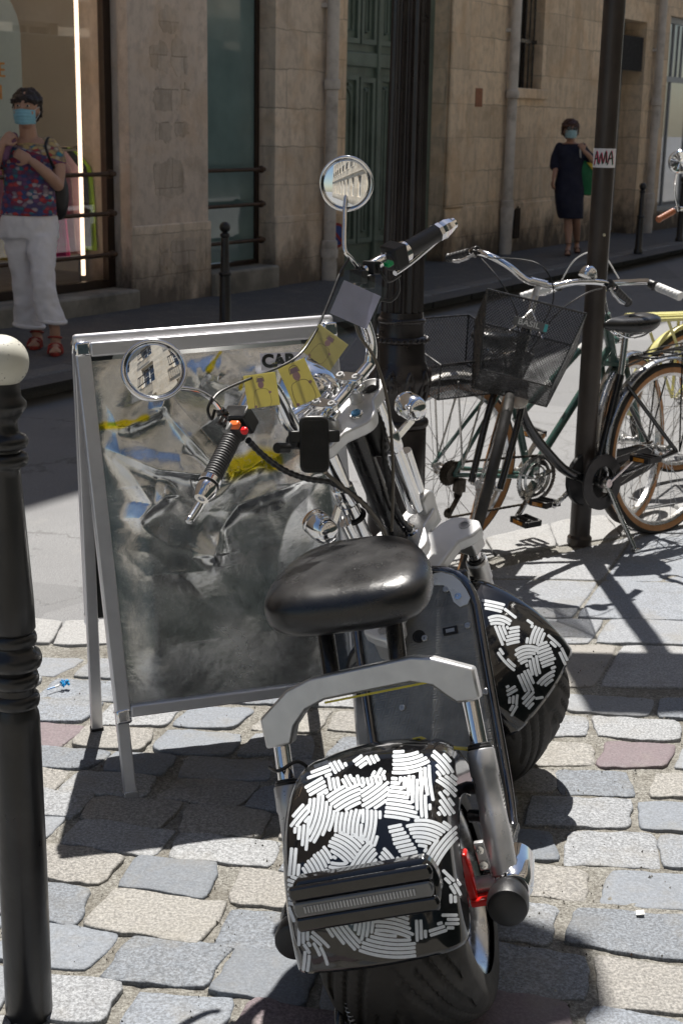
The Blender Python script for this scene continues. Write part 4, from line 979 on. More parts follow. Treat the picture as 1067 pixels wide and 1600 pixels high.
front_patches = [
 (c3([(60, 165), (185, 188), (270, 250), (350, 315), (340, 325), (240, 272), (95, 250)]), [G(150, 210, 12, .004), G(280, 270, 38, 0)]),
 (c3([(108, 290), (200, 280), (262, 320), (275, 350), (328, 378), (325, 480), (205, 505), (145, 375), (115, 345)]), [G(190, 310, 8, .035), G(190, 420, 68, .0), G(290, 450, -12, .01)]),
 (c3([(365, 322), (400, 325), (430, 345), (424, 372), (395, 360)]), [G(395, 345, 35, 0)]),
 (c3([(430, 358), (520, 408), (508, 468), (542, 500), (590, 600), (578, 632), (500, 662), (470, 600), (440, 500), (372, 492), (415, 430)]), [G(470, 430, 112, -.014), G(525, 560, -20, .004)]),
 (c3([(300, 585), (320, 520), (400, 498), (470, 530), (480, 600), (495, 700), (438, 742), (400, 640), (380, 690)]), [G(370, 560, -15, .034), G(455, 660, 78, -.006)]),
 (c3([(168, 535), (205, 538), (225, 600), (300, 645), (298, 690), (240, 672), (190, 610)]), [G(235, 620, 48, -.01)]),
 (c3([(226, 735), (262, 730), (270, 748), (240, 762)]), [G(250, 745, 0, 0)]),
 (c3([(328, 735), (400, 698), (420, 745), (430, 780), (470, 880), (520, 900), (522, 975), (482, 985), (480, 1050), (440, 1050), (408, 1095), (395, 1080), (418, 1040), (390, 960), (352, 925), (365, 850)]), [G(390, 780, 66, 0), G(395, 920, -48, 0), G(485, 935, -10, 0), G(440, 1020, 80, .010)]),
 (c3([(590, 650), (655, 682), (640, 720), (675, 800), (668, 860), (630, 870), (592, 942), (565, 900), (500, 855), (490, 800), (455, 790), (470, 750), (540, 720)]), [G(525, 750, -38, .016), G(635, 780, 78, -.014), G(555, 860, 20, .008)]),
 (c3([(238, 815), (300, 815), (335, 880), (322, 960), (272, 1022), (262, 960), (250, 900)]), [G(280, 840, -30, 0), G(300, 910, 95, -.014), G(285, 980, 120, 0)]),
 (c3([(525, 438), (555, 440), (630, 515), (625, 535), (580, 510)]), [G(580, 485, 42, .006)]),
 (c3([(622, 530), (650, 535), (692, 605), (660, 662), (632, 600)]), [G(655, 590, 65, 0)]),
]
m = MB(); maze(rear_patches, surf_mapper(rfm, MB0), m, pitch=6.6, fill=.78); m.build('maze_marks', WHITE_INK, rf, recalc=False, ang=180)
m = MB(); maze(front_patches, surf_mapper(ffm, MB0), m, pitch=5.6, fill=.79, step=1.2); m.build('maze_marks', WHITE_INK, ff, recalc=False, ang=180)

# ---- rear light
m = MB(); cz = Vector((0, -.262, .372)); tl = Matrix.Rotation(R(-4), 3, 'X')
def rbar(mb, c, L, h, d, rot):
    o = []; r_ = h/2
    for a in range(-90, 91, 15): o.append((L/2-r_*.5+r_*.5*math.cos(R(a)), r_*math.sin(R(a))))
    for a in range(90, 271, 15): o.append((-L/2+r_*.5+r_*.5*math.cos(R(a)), r_*math.sin(R(a))))
    mb.prism(o, c, rot @ Vector((1, 0, 0)), rot @ Vector((0, 0, 1)), d); return mb
rot = Matrix.Rotation(R(-8), 3, 'X')
lamp_p = Bq(571, 1398, 1, -.270)
hs = rbar(MB(), lamp_p + Vector((0, .012, 0)), .252, .086, .034, rot).build('tail_light', BLACK_GLOSS, scoot, bevel=.008)
rbar(MB(), lamp_p + rot @ Vector((0, -.016, .026)), .244, .026, .012, rot).build('housing_rib', BLACK_GLOSS, hs, bevel=.005)
rbar(MB(), lamp_p + rot @ Vector((0, -.016, -.026)), .244, .026, .012, rot).build('housing_rib', BLACK_GLOSS, hs, bevel=.005)
LENS = pm('smoky_lens', (.10, .105, .11), .12, 0, var=.1, coat=1.0)
rbar(MB(), lamp_p + rot @ Vector((0, -.017, 0)), .236, .026, .014, rot).build('lens', LENS, hs, bevel=.003)
m = MB()
for k in range(34): m.box(lamp_p + rot @ Vector((-.098 + .0056*k, -.0245, 0)), (.0032, .003, .011), rot)
m.build('led_row', pm('led_white', (.42, .42, .42), .35), hs)
ylw = pm('yellow_paper', (.62, .52, .05), .5, var=.05)
# yellow paper tucked under the arch
m = MB(); P0 = Bq(592, 1166, 1, .10); P1 = Bq(655, 1153, 1, .08); P2 = Bq(686, 1168, 1, .09); P3 = Bq(732, 1173, 1, .10)
m.add([P0, P1, P2, P3, P0+Vector((.0, .02, -.004)), P1+Vector((0, .02, -.006)), P2+Vector((0, .02, -.004)), P3+Vector((0, .02, -.003))], [(0, 1, 5, 4), (1, 2, 6, 5), (2, 3, 7, 6)])
py_ = m.build('yellow_leaflet', ylw, None, solid=.001); py_.matrix_world = MB0; tag(py_, 'folded yellow leaflet tucked on top of the rear fender', 'leaflet')

# ---- rear arch, shock tubes, axle barrels
ARC = [(-.213, -.062), (-.213, -.004), (-.15, .040), (-.10, .054), (.10, .056), (.14, .046), (.211, .012), (.211, -.046), (.166, -.046), (.150, -.030), (.128, -.006), (.09, .008), (-.08, .008), (-.120, -.004), (-.148, -.030), (-.162, -.062)]
ya, za = .154, .575
up_ = Vector((0, .25, 1)).normalized()
m = MB(); m.prism(ARC, (0, ya, za), (1, 0, 0), up_, .040); ar = m.build('rear_arch', ALU_SATIN, scoot, bevel=.005)
m = MB(); m.prism([(-.10, .012), (.10, .012), (.10, .016), (-.10, .016)], (0.02, ya-.0215, za-.006), (1, 0, 0), up_, .001); m.build('yellow_tape', ylw, ar)
for sx in (-1, 1):
    top = Vector((sx*.188, ya-.005, za-.05)); ax = Vector((sx*.192, .0, .238)); d = (ax-top)
    m = MB(); m.cyl(top+d*-.03, top+d*.42, .0165, n=28); tb = m.build('shock_tube', CHROME, scoot)
    m = MB(); a = frame_of(d)[2]; L = d.length
    m.lathe([(.0245, .28*L), (.0265, .29*L), (.0265, .42*L), (.0235, .44*L), (.0235, .62*L), (.0255, .64*L), (.0265, .80*L), (.025, .98*L)], top, d, n=40)
    sl_ = m.build('shock_sleeve', STEEL, scoot, bevel=.001)
    m = MB(); m.torus(top+d*.27, .020, .004, d, 24, 8); m.torus(top+d*.255, .019, .003, d, 24, 8); m.build('rubber_ring', BLACK_PLASTIC, sl_)
    m = MB(); m.cyl(top+d*.50, top+d*.50+Vector((-sx*.045, .02, 0)), .012, n=14); m.build('fender_mount', BLACK_METAL, sl_)
    m = MB(); m.cyl(top+d*.66, top+d*.66+Vector((-sx*.045, .02, 0)), .012, n=14); m.build('fender_mount', BLACK_METAL, sl_)
    m = MB(); m.lathe([(.028, -.05), (.034, -.045), (.036, .0), (.036, .055), (.030, .07)], ax+Vector((sx*.012, .045, -.012)), (0, -1, 0), n=40); br_ = m.build('axle_barrel', CHROME if sx > 0 else BLACK_METAL, scoot, bevel=.002)
    m = MB(); m.lathe([(.026, 0), (.028, .005), (.028, .018), (.034, .022), (.0365, .03), (.0375, .055), (.035, .066), (.028, .070), (.0, .070)], ax+Vector((sx*.006, -.022, -.012)), (0, -1, 0), n=40)
    m.build('end_cap', BLACK_PLASTIC, br_)
    m = MB(); m.bar(ax+Vector((-sx*.028, -.012, .085)), ax+Vector((-sx*.028, -.012, .03)), .018, .012, up=(0, 1, 0)); cp = m.build('clamp_plate', STEEL, sl_, bevel=.002)
    for h in (.072, .042): MB().lathe([(.008, 0), (.008, .004), (.004, .004), (.004, .002)], ax+Vector((-sx*.028, -.018, h)), (0, -1, 0), n=16).build('clamp_bolt', CHROME, cp)
    m = MB(); m.cyl((sx*.12, 0, .232), (sx*.2, 0, .232), .016, n=16); m.build('axle', STEEL, scoot)
    m = MB(); m.bar((sx*.168, .02, .235), (sx*.150, .42, .13), .016, .04, up=(1, 0, 0)); m.build('swing_arm', BLACK_METAL, scoot, bevel=.004)
# cable tie round the left shock
m = MB(); m.tube(smoothpath([Vector((-.21, .10, .49)), Vector((-.185, .075, .49)), Vector((-.15, .10, .49)), Vector((-.13, .11, .44)), Vector((-.135, .10, .38))], 6), .0035, 8); m.build('brake_cable', BLACK_PLASTIC, scoot)
# red caliper
m = MB(); m.box((.132, -.018, .262), (.016, .028, .10)); m.box((.150, -.024, .216), (.05, .03, .014)); m.build('brake_caliper', RED, scoot, bevel=.004)
# kickstand on the left
m = MB(); m.tube(smoothpath([(-.11, -.10, .18), (-.118, -.20, .13), (-.118, -.215, .06), (-.10, -.20, .035)], 6), .009, 10); ks = m.build('kickstand', BLACK_METAL, scoot)
m = MB(); m.tube(smoothpath([(-.118, -.2, .12), (-.16, -.21, .115), (-.178, -.215, .10), (-.16, -.215, .09), (-.12, -.21, .085)], 6), .003, 8); m.build('kick_loop', BLACK_METAL, ks)
m = MB()
m.tube([(-.095+.005*math.cos(k*.8), -.205+.005*math.sin(k*.8), .17-.0011*k) for k in range(90)], .0009, 5); m.build('spring', STEEL, ks)

# ---- deck swept up to the neck, with polished edge tubes
PATH = smoothpath([(.0, .275, .092), (0, .35, .092), (0, .45, .095), (0, .50, .112), (0, .560, .165), (0, .615, .245), (0, .668, .335), (0, .722, .425), (0, .778, .510), (0, .838, .592)], 5)
t = NT('worn_tread_plate'); oc = t.tc(); vm = t.mapping(oc, scale=(55, 55, 55), rot=(0, 0, R(45)))
ck = t.n('ShaderNodeTexChecker'); ck.inputs['Scale'].default_value = 1.0; t.l(vm, ck.inputs[0])
wv1 = t.n('ShaderNodeTexWave', wave_type='BANDS', bands_direction='X'); wv1.inputs['Scale'].default_value = 1.1; t.l(vm, wv1.inputs[0])
wv2 = t.n('ShaderNodeTexWave', wave_type='BANDS', bands_direction='Z'); wv2.inputs['Scale'].default_value = 1.1; t.l(vm, wv2.inputs[0])
hgt = t.mix(ck.outputs[1], wv1.outputs[0], wv2.outputs[0])
nz = t.noise(9, 6, .65)
t.set('Base Color', t.ramp(nz, [(.3, (.17, .17, .165)), (.7, (.36, .36, .35))])); t.set('Metallic', .75); t.set('Roughness', t.ramp(nz, [(.3, .34), (.75, .6)]))
t.set('Normal', t.bump(hgt, .28, .0018, t.bump(t.noise(120, 5, .7), .12, .002))); TREAD = t.mat
hwp = .138
def half(v): # width of the deck along the path: narrows to the neck, rounded top
    return hwp*(1 if v < .88 else math.sqrt(max(.0, 1-((v-.88)/.12)**2*.72)))
def fdeck(u, v):
    i = min(int(round(v*(len(PATH)-1))), len(PATH)-1); p = PATH[i]; return (p.x + (u*2-1)*half(v), p.y, p.z)
m = MB(); m.grid(fdeck, 15, len(PATH)); dk_ = m.build('deck_plate', TREAD, scoot, solid=.006, offset=0, ang=60)
edge = [Vector(fdeck(0, i/(len(PATH)-1))) + Vector((-.006, 0, 0)) for i in range(len(PATH))] + [Vector(fdeck(k/8, 1)) + Vector((0, .0, .006)) for k in range(1, 8)] + [Vector(fdeck(1, i/(len(PATH)-1))) + Vector((.006, 0, 0)) for i in range(len(PATH)-1, -1, -1)]
m = MB(); m.tube(edge, .011, 14); m.build('edge_tube', pm('dark_chrome_tube', (.16, .16, .17), .14, 1, var=.1), scoot)
# body box under and behind the deck plate
m = MB(); PB = [(p.y, p.z) for p in PATH]
low = [(PB[-1][0]+.05, PB[-1][1]-.02), (.80, .42), (.72, .27), (.66, .15), (.58, .055), (.28, .045)]
ol = [(y+.012, z-.010) for y, z in PB] + low
m.prism(ol, (0, 0, 0), (0, 1, 0), (0, 0, 1), .262); m.build('body_shell', BLACK_METAL, scoot, bevel=.008)
# features on the plate: socket, bolts, polished bracket
def on_deck(px, py, lift=.004):
    tri = BVHTree.FromPolygons([Vector(fdeck(i/14, j/(len(PATH)-1))) for i in range(15) for j in range(len(PATH))], [(i*len(PATH)+j, (i+1)*len(PATH)+j, (i+1)*len(PATH)+j+1, i*len(PATH)+j+1) for i in range(14) for j in range(len(PATH)-1)])
    Mi = MB0.inverted(); d = (Mi.to_3x3() @ ray(px, py)).normalized(); h = tri.ray_cast(Mi @ CAM, d)
    if h[0] is None: return Vector((0, .8, .4)), Vector((0, -1, .2)).normalized()
    n = h[1] if h[1].dot(d) < 0 else -h[1]; return h[0]+n*lift, n
for (px, py) in [(664, 998), (629, 1106), (731, 978), (697, 892+30), (759, 1081), (768, 1170)]:
    p, n = on_deck(px, py); MB().lathe([(.0075, 0), (.0075, .003), (.006, .0045), (.0025, .0045), (.0025, .002)], p, n, n=18).build('deck_bolt', ALU, dk_)
p, n = on_deck(704, 986); x_ = Vector((1, 0, 0)); y_ = n.cross(x_).normalized()
sk = MB(); sk.prism([(-.017, -.009), (.017, -.009), (.017, .009), (-.017, .009)], p, x_, y_, .006); q_ = sk.build('charge_socket', BLACK_PLASTIC, dk_, bevel=.001)
sk = MB(); sk.prism([(-.010, -.004), (.010, -.004), (.010, .004), (-.010, .004)], p+n*.0035, x_, y_, .002); sk.build('socket_slot', STEEL, q_)
p, n = on_deck(655, 995); m = MB(); m.torus(p, .013, .0025, n, 30, 8); m.cyl(p-n*.004, p+n*.001, .012, n=24); m.build('key_lock', BLACK_PLASTIC, dk_)
pp0, pn0 = on_deck(717, 934, .008); MI_ = MB0.inverted(); C_0 = MI_ @ CAM
def onpl(x, y):
    d = MI_.to_3x3() @ ray(x, y); return C_0 + d*((pp0-C_0).dot(pn0)/d.dot(pn0))
n = pn0
pl = [(onpl(x, y), n) for x, y in [(676, 898), (684, 888), (700, 886), (718, 893), (732, 910), (736, 930), (730, 944), (718, 948), (708, 940), (703, 925), (692, 914), (676, 914)]]
m = MB(); k = len(pl); m.add([a for a, b in pl] + [a - b*.005 for a, b in pl], [tuple(range(k)), tuple(range(2*k-1, k-1, -1))] + [(i, i+k, (i+1) % k+k, (i+1) % k) for i in range(k)]); br2 = m.build('polished_bracket', pm('bright_alu_plate', (.70, .74, .80), .35, .15, var=.03), dk_, bevel=.001)
p, n = on_deck(717, 934, .010); MB().lathe([(.008, -.004), (.008, .003), (.003, .003), (.003, .001)], p, n, n=18).build('bracket_bolt', CHROME, br2)
# neck
m = MB(); m.tube(smoothpath([(0, .87, .50), (0, .855, .58), (0, .83, .64)], 5), [.05]*11, 20); m.build('neck', BLACK_METAL, scoot)
m = sb_(); m.lathe([(.040, -.10), (.042, -.09), (.036, -.08), (.036, -.045), (.046, -.035), (.046, -.02)], (0, 0, 0), (0, 0, 1), n=40); m.build('head_tube', STEEL, scoot)

# ---- saddle
def fseat(u, v):
    a = 2*math.pi*u; ph = v*math.pi; rr_ = math.sin(ph)**.34; zz = -math.cos(ph)
    ex = 2/3.6
    cx_ = math.copysign(abs(math.cos(a))**ex, math.cos(a)); sy_ = math.copysign(abs(math.sin(a))**ex, math.sin(a))
    L = .175 if sy_ > 0 else .135
    y = L*sy_*rr_; x = .162*cx_*rr_*(1 - .25*max(0, y/.175)**1.3)
    z = .050*(math.copysign(abs(zz)**.8, zz)) if zz < 0 else .048*zz**.85
    if zz > 0: z += .010*(1-(x/.16)**2)*max(0, y/.17) - .006*(1-abs(x)/.16)*max(0, -y/.13)
    return (x, y, z)
SEATM = Matrix.Translation((0, .255, .758)) @ Matrix.Rotation(R(5), 4, 'Y') @ Matrix.Rotation(R(5), 4, 'X')
m = MB(SEATM); m.grid(fseat, 84, 40, wrapu=True)
t = NT('black_leather'); cell = t.voro(420, 'DISTANCE_TO_EDGE'); t.set('Base Color', t.ramp(t.noise(7, 5), [(.3, (.007, .007, .008)), (.7, (.013, .013, .014))]))
t.set('Roughness', t.ramp(t.noise(14, 6, .6), [(.3, .24), (.75, .38)])); t.set('Specular IOR Level', .6)
cr_ = t.noise(16, 5, .6, 1.2)
t.set('Normal', t.bump(cell, .12, .001, t.bump(t.ramp(cr_, [(.48, 0.0), (.5, 1.0), (.52, 0.0)]), .10, .002))); LEATHER = t.mat
seat = m.build('saddle', LEATHER, scoot, ang=180)
m = MB(SEATM); m.box((0, .02, -.046), (.16, .20, .012)); m.build('saddle_pan', BLACK_METAL, seat, bevel=.004)
for sx in (-1, 1):
    m = MB(); m.tube(smoothpath([(sx*.070, .27, .735), (sx*.068, .22, .66), (sx*.066, .175, .60)], 4), .0175, 18); m.build('saddle_post', BLACK_METAL, scoot)

# ---- fork and clamps (steering frame)
def ears(hw, re, rc_, neckv, n=10):
    """outline of a clamp plate in x-v: two round ears joined by a waisted body"""
    o = []
    for a in range(-80, 81, 16): o.append((hw+re*math.cos(R(a)), re*math.sin(R(a))))
    o += [(hw*.62, neckv+.008)] + [(rc_*math.cos(R(a)), .012+rc_*math.sin(R(a))) for a in range(50, 131, 16)] + [(-hw*.62, neckv+.008)]
    for a in range(100, 261, 16): o.append((-hw+re*math.cos(R(a)), re*math.sin(R(a))))
    o += [(-hw*.62, -neckv-.010)] + [(rc_*math.cos(R(a)), -.028+rc_*math.sin(R(a))) for a in range(230, 311, 16)] + [(hw*.62, -neckv-.010)]
    return o
m = sb_(); m.prism(ears(.093, .034, .042, .026), (0, 0, .362), (1, 0, 0), (0, 1, 0), .030); uc = m.build('upper_clamp', ALU_SATIN, scoot, bevel=.004)
for sx in (-1, 1):
    m = sb_(); m.lathe([(.023, .376), (.023, .381), (.020, .383), (.0, .383)], (sx*.093, 0, 0), (0, 0, 1), n=32); m.build('tube_cap', BLACK_PLASTIC, uc)
m = sb_(); m.lathe([(.016, .376), (.016, .382), (.0145, .384), (.0, .384)], (.0, -.030, 0), (0, 0, 1), n=28); bt = m.build('stem_bolt', CHROME, uc)
m = sb_(); m.lathe([(.011, .384), (.011, .3865), (.0, .3865)], (.0, -.030, 0), (0, 0, 1), n=6); m.build('bolt_face', pm('blue_steel', (.10, .28, .50), .25, .9), bt)
for sx in (-1, 1):
    m = sb_(); m.tube([(sx*.093, 0, .35), (sx*.093, 0, .02)], .0215, 28); ft = m.build('fork_tube', CHROME, scoot)
    m = sb_(); m.lathe([(.0235, .20), (.026, .205), (.026, .245), (.0235, .25)], (sx*.093, 0, 0), (0, 0, 1), n=28); m.build('indicator_clamp', CHROME, ft)
    m = sb_(); m.tube([(sx*.125, -.004, .17), (sx*.118, -.004, .03)], .0135, 20); m.build('outer_tube', CHROME, ft)
    # keyhole bracket from the lower clamp up to the outer tube
    m = sb_(); o = [(sx*(.118+.024*math.cos(R(a))), .030+.020*math.sin(R(a))) for a in range(0, 181, 20)] + [(sx*.093, .01), (sx*.086, -.05), (sx*.135, -.05), (sx*.137, .0)]
    m.prism(o, (0, -.012, 0), (1, 0, 0), (0, 0, 1), .03); m.build('side_bracket', ALU_SATIN, scoot, bevel=.005)
m = sb_(); m.prism(ears(.100, .036, .050, .030), (0, 0, -.012), (1, 0, 0), (0, 1, 0), .030); lc = m.build('lower_clamp', ALU_SATIN, scoot, bevel=.004)
m = sb_(); m.lathe([(.018, .002), (.018, .008), (.013, .010), (.013, .022), (.009, .028), (.0, .028)], (.03, -.022, 0), (0, 0, 1), n=8); m.build('stem_nut', CHROME, lc)
# front arch: broad pale plate over the wheel with an ear above each leg
AW = -.118
def Sq(px, py): return S(px, py, AW, 2)
o = [(-.206, -.03), (-.200, .0), (-.17, .020), (-.13, .03), (-.085, .15), (-.05, .185), (.05, .185), (.085, .15), (.13, .03), (.17, .020), (.200, .0), (.206, -.03), (.206, -.07), (.185, -.09), (.155, -.085), (.125, -.06), (-.125, -.06), (-.155, -.085), (-.185, -.09), (-.206, -.07)]
m = sb_(); m.prism(o, (0, 0, AW), (1, 0, 0), (0, 1, 0), .032); fa = m.build('front_arch', pm('pale_cast_aluminium', (.70, .70, .70), .45, .5, var=.04, bump=.05, bscale=500), scoot, bevel=.006)
for sx in (-1, 1):
    top = Vector((sx*.180, -.045, AW)); ax = Vector((sx*.185, -.03, -.512)); d = ax-top; L = d.length
    m = sb_(); m.box(top+Vector((0, 0, -.035)), (.048, .05, .06)); m.build('arch_ear', ALU_SATIN, fa, bevel=.006)
    m = sb_(); m.lathe([(.014, .016), (.014, .018), (.0095, .018), (.0095, .004), (.0, .004)], top, (0, 0, 1), n=24); m.build('arch_bolt', STEEL, fa)
    m = sb_(); m.cyl(top+d*.1, top+d*.45, .016, n=26); m.build('shock_tube', CHROME, scoot)
    m = sb_(); m.lathe([(.0225, .26*L), (.027, .27*L), (.0265, .42*L), (.023, .44*L), (.023, .7*L), (.027, .74*L), (.027, .98*L)], top, d, n=36); sv = m.build('shock_sleeve', ALU_SATIN, scoot)
    m = sb_(); m.torus(top+d*.25, .020, .004, d, 24, 8); m.build('rubber_ring', BLACK_PLASTIC, sv)
    m = sb_(); m.cyl(ax-Vector((sx*.05, 0, 0)), ax+Vector((sx*.02, 0, 0)), .018, n=20); m.build('axle', STEEL, scoot)
# indicators
for sx, (px, py) in ((1, (645, 637)), (-1, (500, 826))):
    c_ = S(px, py, .0 if sx > 0 else .01); base_ = Vector((sx*.120, 0, .215)); c_.y = 0
    m = sb_(); m.bar(base_, c_ + Vector((-sx*.012, 0, -.022)), .020, .008, up=(0, 1, 0)); ia = m.build('indicator_arm', CHROME, scoot, bevel=.002)
    m = sb_(); dirv = ST.inverted().to_3x3() @ (MB0.inverted().to_3x3() @ Vector((.45, -.80, -.1) if sx > 0 else (.62, -.6, -.35)))
    m.lathe([(.0, -.042), (.020, -.041), (.0285, -.036), (.030, -.030), (.0285, -.028), (.0295, -.026), (.0305, -.005), (.029, .010), (.022, .024), (.012, .030), (.0, .032)], c_, dirv, n=40); ib = m.build('indicator', CHROME, scoot)
    m = sb_(); m.lathe([(.0, -.0445), (.024, -.0425), (.024, -.040)], c_, dirv, n=30, caps=True); m.build('indicator_lens', pm('amber_lens', (.45, .2, .03), .2, coat=1), ib)
# headlight in front of the clamps
HLc = S(488, 622, .10); m = sb_(); dv = Vector((0, 1, .05))
m.lathe([(.0, -.06), (.03, -.058), (.062, -.035), (.078, .0), (.082, .02), (.086, .028), (.082, .036), (.074, .038)], HLc, dv, n=56); hl = m.build('headlight', CHROME, scoot)
m = sb_(); m.lathe([(.074, .036), (.05, .046), (.0, .050)], HLc, dv, n=40); m.build('headlight_lens', pm('clear_lens', (.5, .5, .52), .05, 0, coat=1), hl)
m = sb_(); m.cyl(S(455, 657, .06), S(478, 640, .07), .02, n=20); m.build('headlight_bracket', CHROME, hl)

# ---- handlebar
half_bar = [(.09, 0, .418), (.125, 0, .425), (.146, .0, .465), (.150, .0, .53), (.160, .0, .578), (.20, -.002, .603), (.25, -.012, .600), (.30, -.022, .583), (.46, -.055, .560)]
bar = [(-x, y, z) for x, y, z in reversed(half_bar)] + half_bar
m = sb_(); m.tube(smoothpath(bar, 6), .0130, 20); hb = m.build('handlebar', CHROME, scoot)
for sx in (-1, 1):
    m = sb_(); x = sx*.046
    m.cyl((x, .0, .376), (x, 0, .405), .015, n=20); rs = m.build('riser', ALU_SATIN, hb)
    m = sb_(); o = [(-.031, -.012), (-.034, .0), (-.031, .012), (-.012, .016), (.012, .016), (.031, .012), (.034, 0), (.031, -.012)]
    m.prism([(a, b) for a, b in o], (x, 0, .436), (0, 1, 0), (1, 0, 0), .014); m.box((x, 0, .412), (.026, .05, .014)); m.build('bar_clamp', CHROME, rs, bevel=.003)
    for v in (-.021, .021):
        m = sb_(); m.lathe([(.008, 0), (.008, .004), (.0042, .004), (.0042, .0)], (x, v, .443), (0, 0, 1), n=18); m.build('clamp_bolt', STEEL, rs)
def along(sx, a, b, t_): return Vector(a).lerp(Vector(b), t_)
for sx in (-1, 1):
    A = Vector((sx*.30, -.022, .583)); E_ = Vector((sx*.46, -.055, .560)); d = (E_-A).normalized()
    m = sb_(); L = .118
    if sx < 0:
        prof = []
        for k in range(60): prof.append((.0175 + (.0012 if k % 3 == 1 else 0), .004+L*k/59))
        m.lathe([(.021, 0), (.0235, .002), (.0235, .014), (.018, .018)] + [(r_, z+.018) for r_, z in prof] + [(.021, L+.024), (.0, L+.024)], A, d, n=48)
    else: m.lathe([(.021, .0), (.021, .016), (.0185, .018), (.0195, .03), (.0195, L), (.0185, L+.004), (.0, L+.004)], A, d, n=40)
    gp = m.build('grip', GRIP, scoot)
    m = sb_(); e0 = A+d*(L+.024 if sx < 0 else L+.004)
    m.lathe([(.0215, -.012), (.0215, -.002), (.018, .0), (.020, .008), (.020, .016), (.0155, .032), (.014, .036), (.007, .036), (.006, .030), (.0, .030)], e0, d, n=8 if sx > 0 else 32); m.build('bar_end', CHROME, gp, ang=20)
    # controls block
    x_, y_, z_ = frame_of(d); rot = Matrix((x_, y_, d)).transposed()
    m = sb_(); c_ = A - d*.018; m.box(c_ + Vector((0, -.004, .006)), (.052, .050, .034), rot); m.cyl(c_-d*.02, c_+d*.018, .023, n=24)
    sw = m.build('switch_housing', BLACK_PLASTIC, scoot, bevel=.004)
    if sx > 0:
        m = sb_(); m.box(S(607, 412, -.045), (.017, .010, .016), rot); m.build('green_button', pm('green_button', (.0, .30, .09), .35), sw, bevel=.002)
        m = sb_(); m.cyl(A-d*.002, A+d*.016, .0235, n=28); m.build('throttle_collar', CHROME, sw)
        for k in range(3):
            for q_ in range(2):
                m = sb_(); m.ball(S(596+6*q_, 396+7*k, -.040), .0022, 6, 4); m.build('indicator_dot', pm('grey_dot', (.3, .3, .3), .5), sw)
    else:
        m = sb_(); m.box(S(367, 664, -.115), (.020, .012, .014), rot); m.build('orange_button', pm('orange_button', (.85, .16, .03), .3), sw, bevel=.003)
        m = sb_(); m.box(S(382, 673, -.115), (.012, .012, .012), rot); m.build('red_button', pm('red_button', (.75, .015, .02), .3), sw, bevel=.003)
        m = sb_(); m.box(S(355, 668, -.115), (.014, .008, .020), rot); m.build('rocker_switch', pm('grey_switch', (.2, .2, .2), .4), sw, bevel=.002)
        for q_ in range(3):
            m = sb_(); m.box(S(343+6*q_, 657+4*q_, -.112), (.006, .008, .016), rot); m.build('switch_key', BLACK_PLASTIC, sw, bevel=.001)
    # brake lever
    m = sb_()
    if sx > 0: pts = [S(617, 427, -.02), S(640, 410, -.02), S(665, 388, -.03), S(684, 371, -.035), S(695, 366, -.035)]; rs_ = [.006, .0075, .009, .010, .0095]
    else: pts = [S(352, 700, .02), S(338, 735, .02), S(322, 770, .015), S(308, 795, .01), S(297, 812, .005)]; rs_ = [.006, .007, .008, .009, .008]
    sp_ = smoothpath(pts, 5); rr2 = [rs_[min(int(i/5), 4)] + (rs_[min(int(i/5)+1, 4)]-rs_[min(int(i/5), 4)])*((i % 5)/5) for i in range(len(sp_))]
    m.tube(sp_, rr2, 14); m.ball(sp_[-1], rr2[-1]*1.12, 14, 10); lv = m.build('brake_lever', pm('lever_alu', (.66, .67, .68), .22, 1, var=.04), scoot)
# mirrors
def mirror(cpx, cpy, v, r_, nworld, stem_px, base):
    c_ = S(cpx, cpy, v); n_ = (MSW.inverted().to_3x3() @ Vector(nworld)).normalized()
    m = sb_(); m.lathe([(r_*.95, -.002), (r_*1.0, .0), (r_*1.01, -.004), (r_*.97, -.016), (r_*.6, -.026), (.0, -.028)], c_, n_, n=56); mr = m.build('mirror_shell', CHROME, scoot)
    m = sb_(); m.torus(c_+n_*.0005, r_*.975, .0035, n_, 56, 10); m.build('mirror_rim', CHROME, mr)
    m = sb_(); m.lathe([(r_*.95, .0005), (r_*.90, .0018)], c_, n_, n=56, caps=False); m.build('rim_gasket', BLACK_PLASTIC, mr)
    t_ = NT('mirror_glass') if 'mirror_glass' not in bpy.data.materials else None
    if t_: t_.set('Base Color', (.9, .92, .93)); t_.set('Metallic', 1.0); t_.set('Roughness', .012)
    m = sb_(); prof = [(r_*.92*k/10, .0022-.0022*(k/10)**2+.0005) for k in range(10, -1, -1)]
    m.lathe(prof, c_, n_, n=56); m.build('mirror_glass', bpy.data.materials['mirror_glass'], mr, ang=180)
    pts = [base] + stem_px + [c_ - n_*.018]
    m = sb_(); m.tube(smoothpath(pts, 5), .0048, 12); st_ = m.build('mirror_stem', CHROME, scoot)
    m = sb_(); m.tube([base, Vector(base).lerp(pts[1], .4)], .009, 12); m.ball(base, .012, 12, 8); m.build('stem_joint', BLACK_METAL, st_)
    return c_
baseR = S(560, 420, -.02); baseL = S(350, 648, -.06)
mirror(541, 287, .045, .056, (-.16, -.985, .05), [S(548, 403, .0), S(538, 388, .01), S(538, 345, .03), S(539, 320, .04)], S(566, 425, .0))
mirror(241, 578, -.03, .0575, (.16, -.82, .50), [S(336, 628, -.06), S(312, 612, -.05), S(285, 607, -.045), S(258, 604, -.035)], S(349, 648, -.065))
# black clamps on the right bar
for px, py in ((560, 432), (580, 418), (572, 440)):
    m = sb_(); m.box(S(px, py, -.012), (.022, .034, .028), Matrix.Rotation(R(35), 3, 'Y')); m.build('bar_bracket', BLACK_PLASTIC, scoot, bevel=.003)
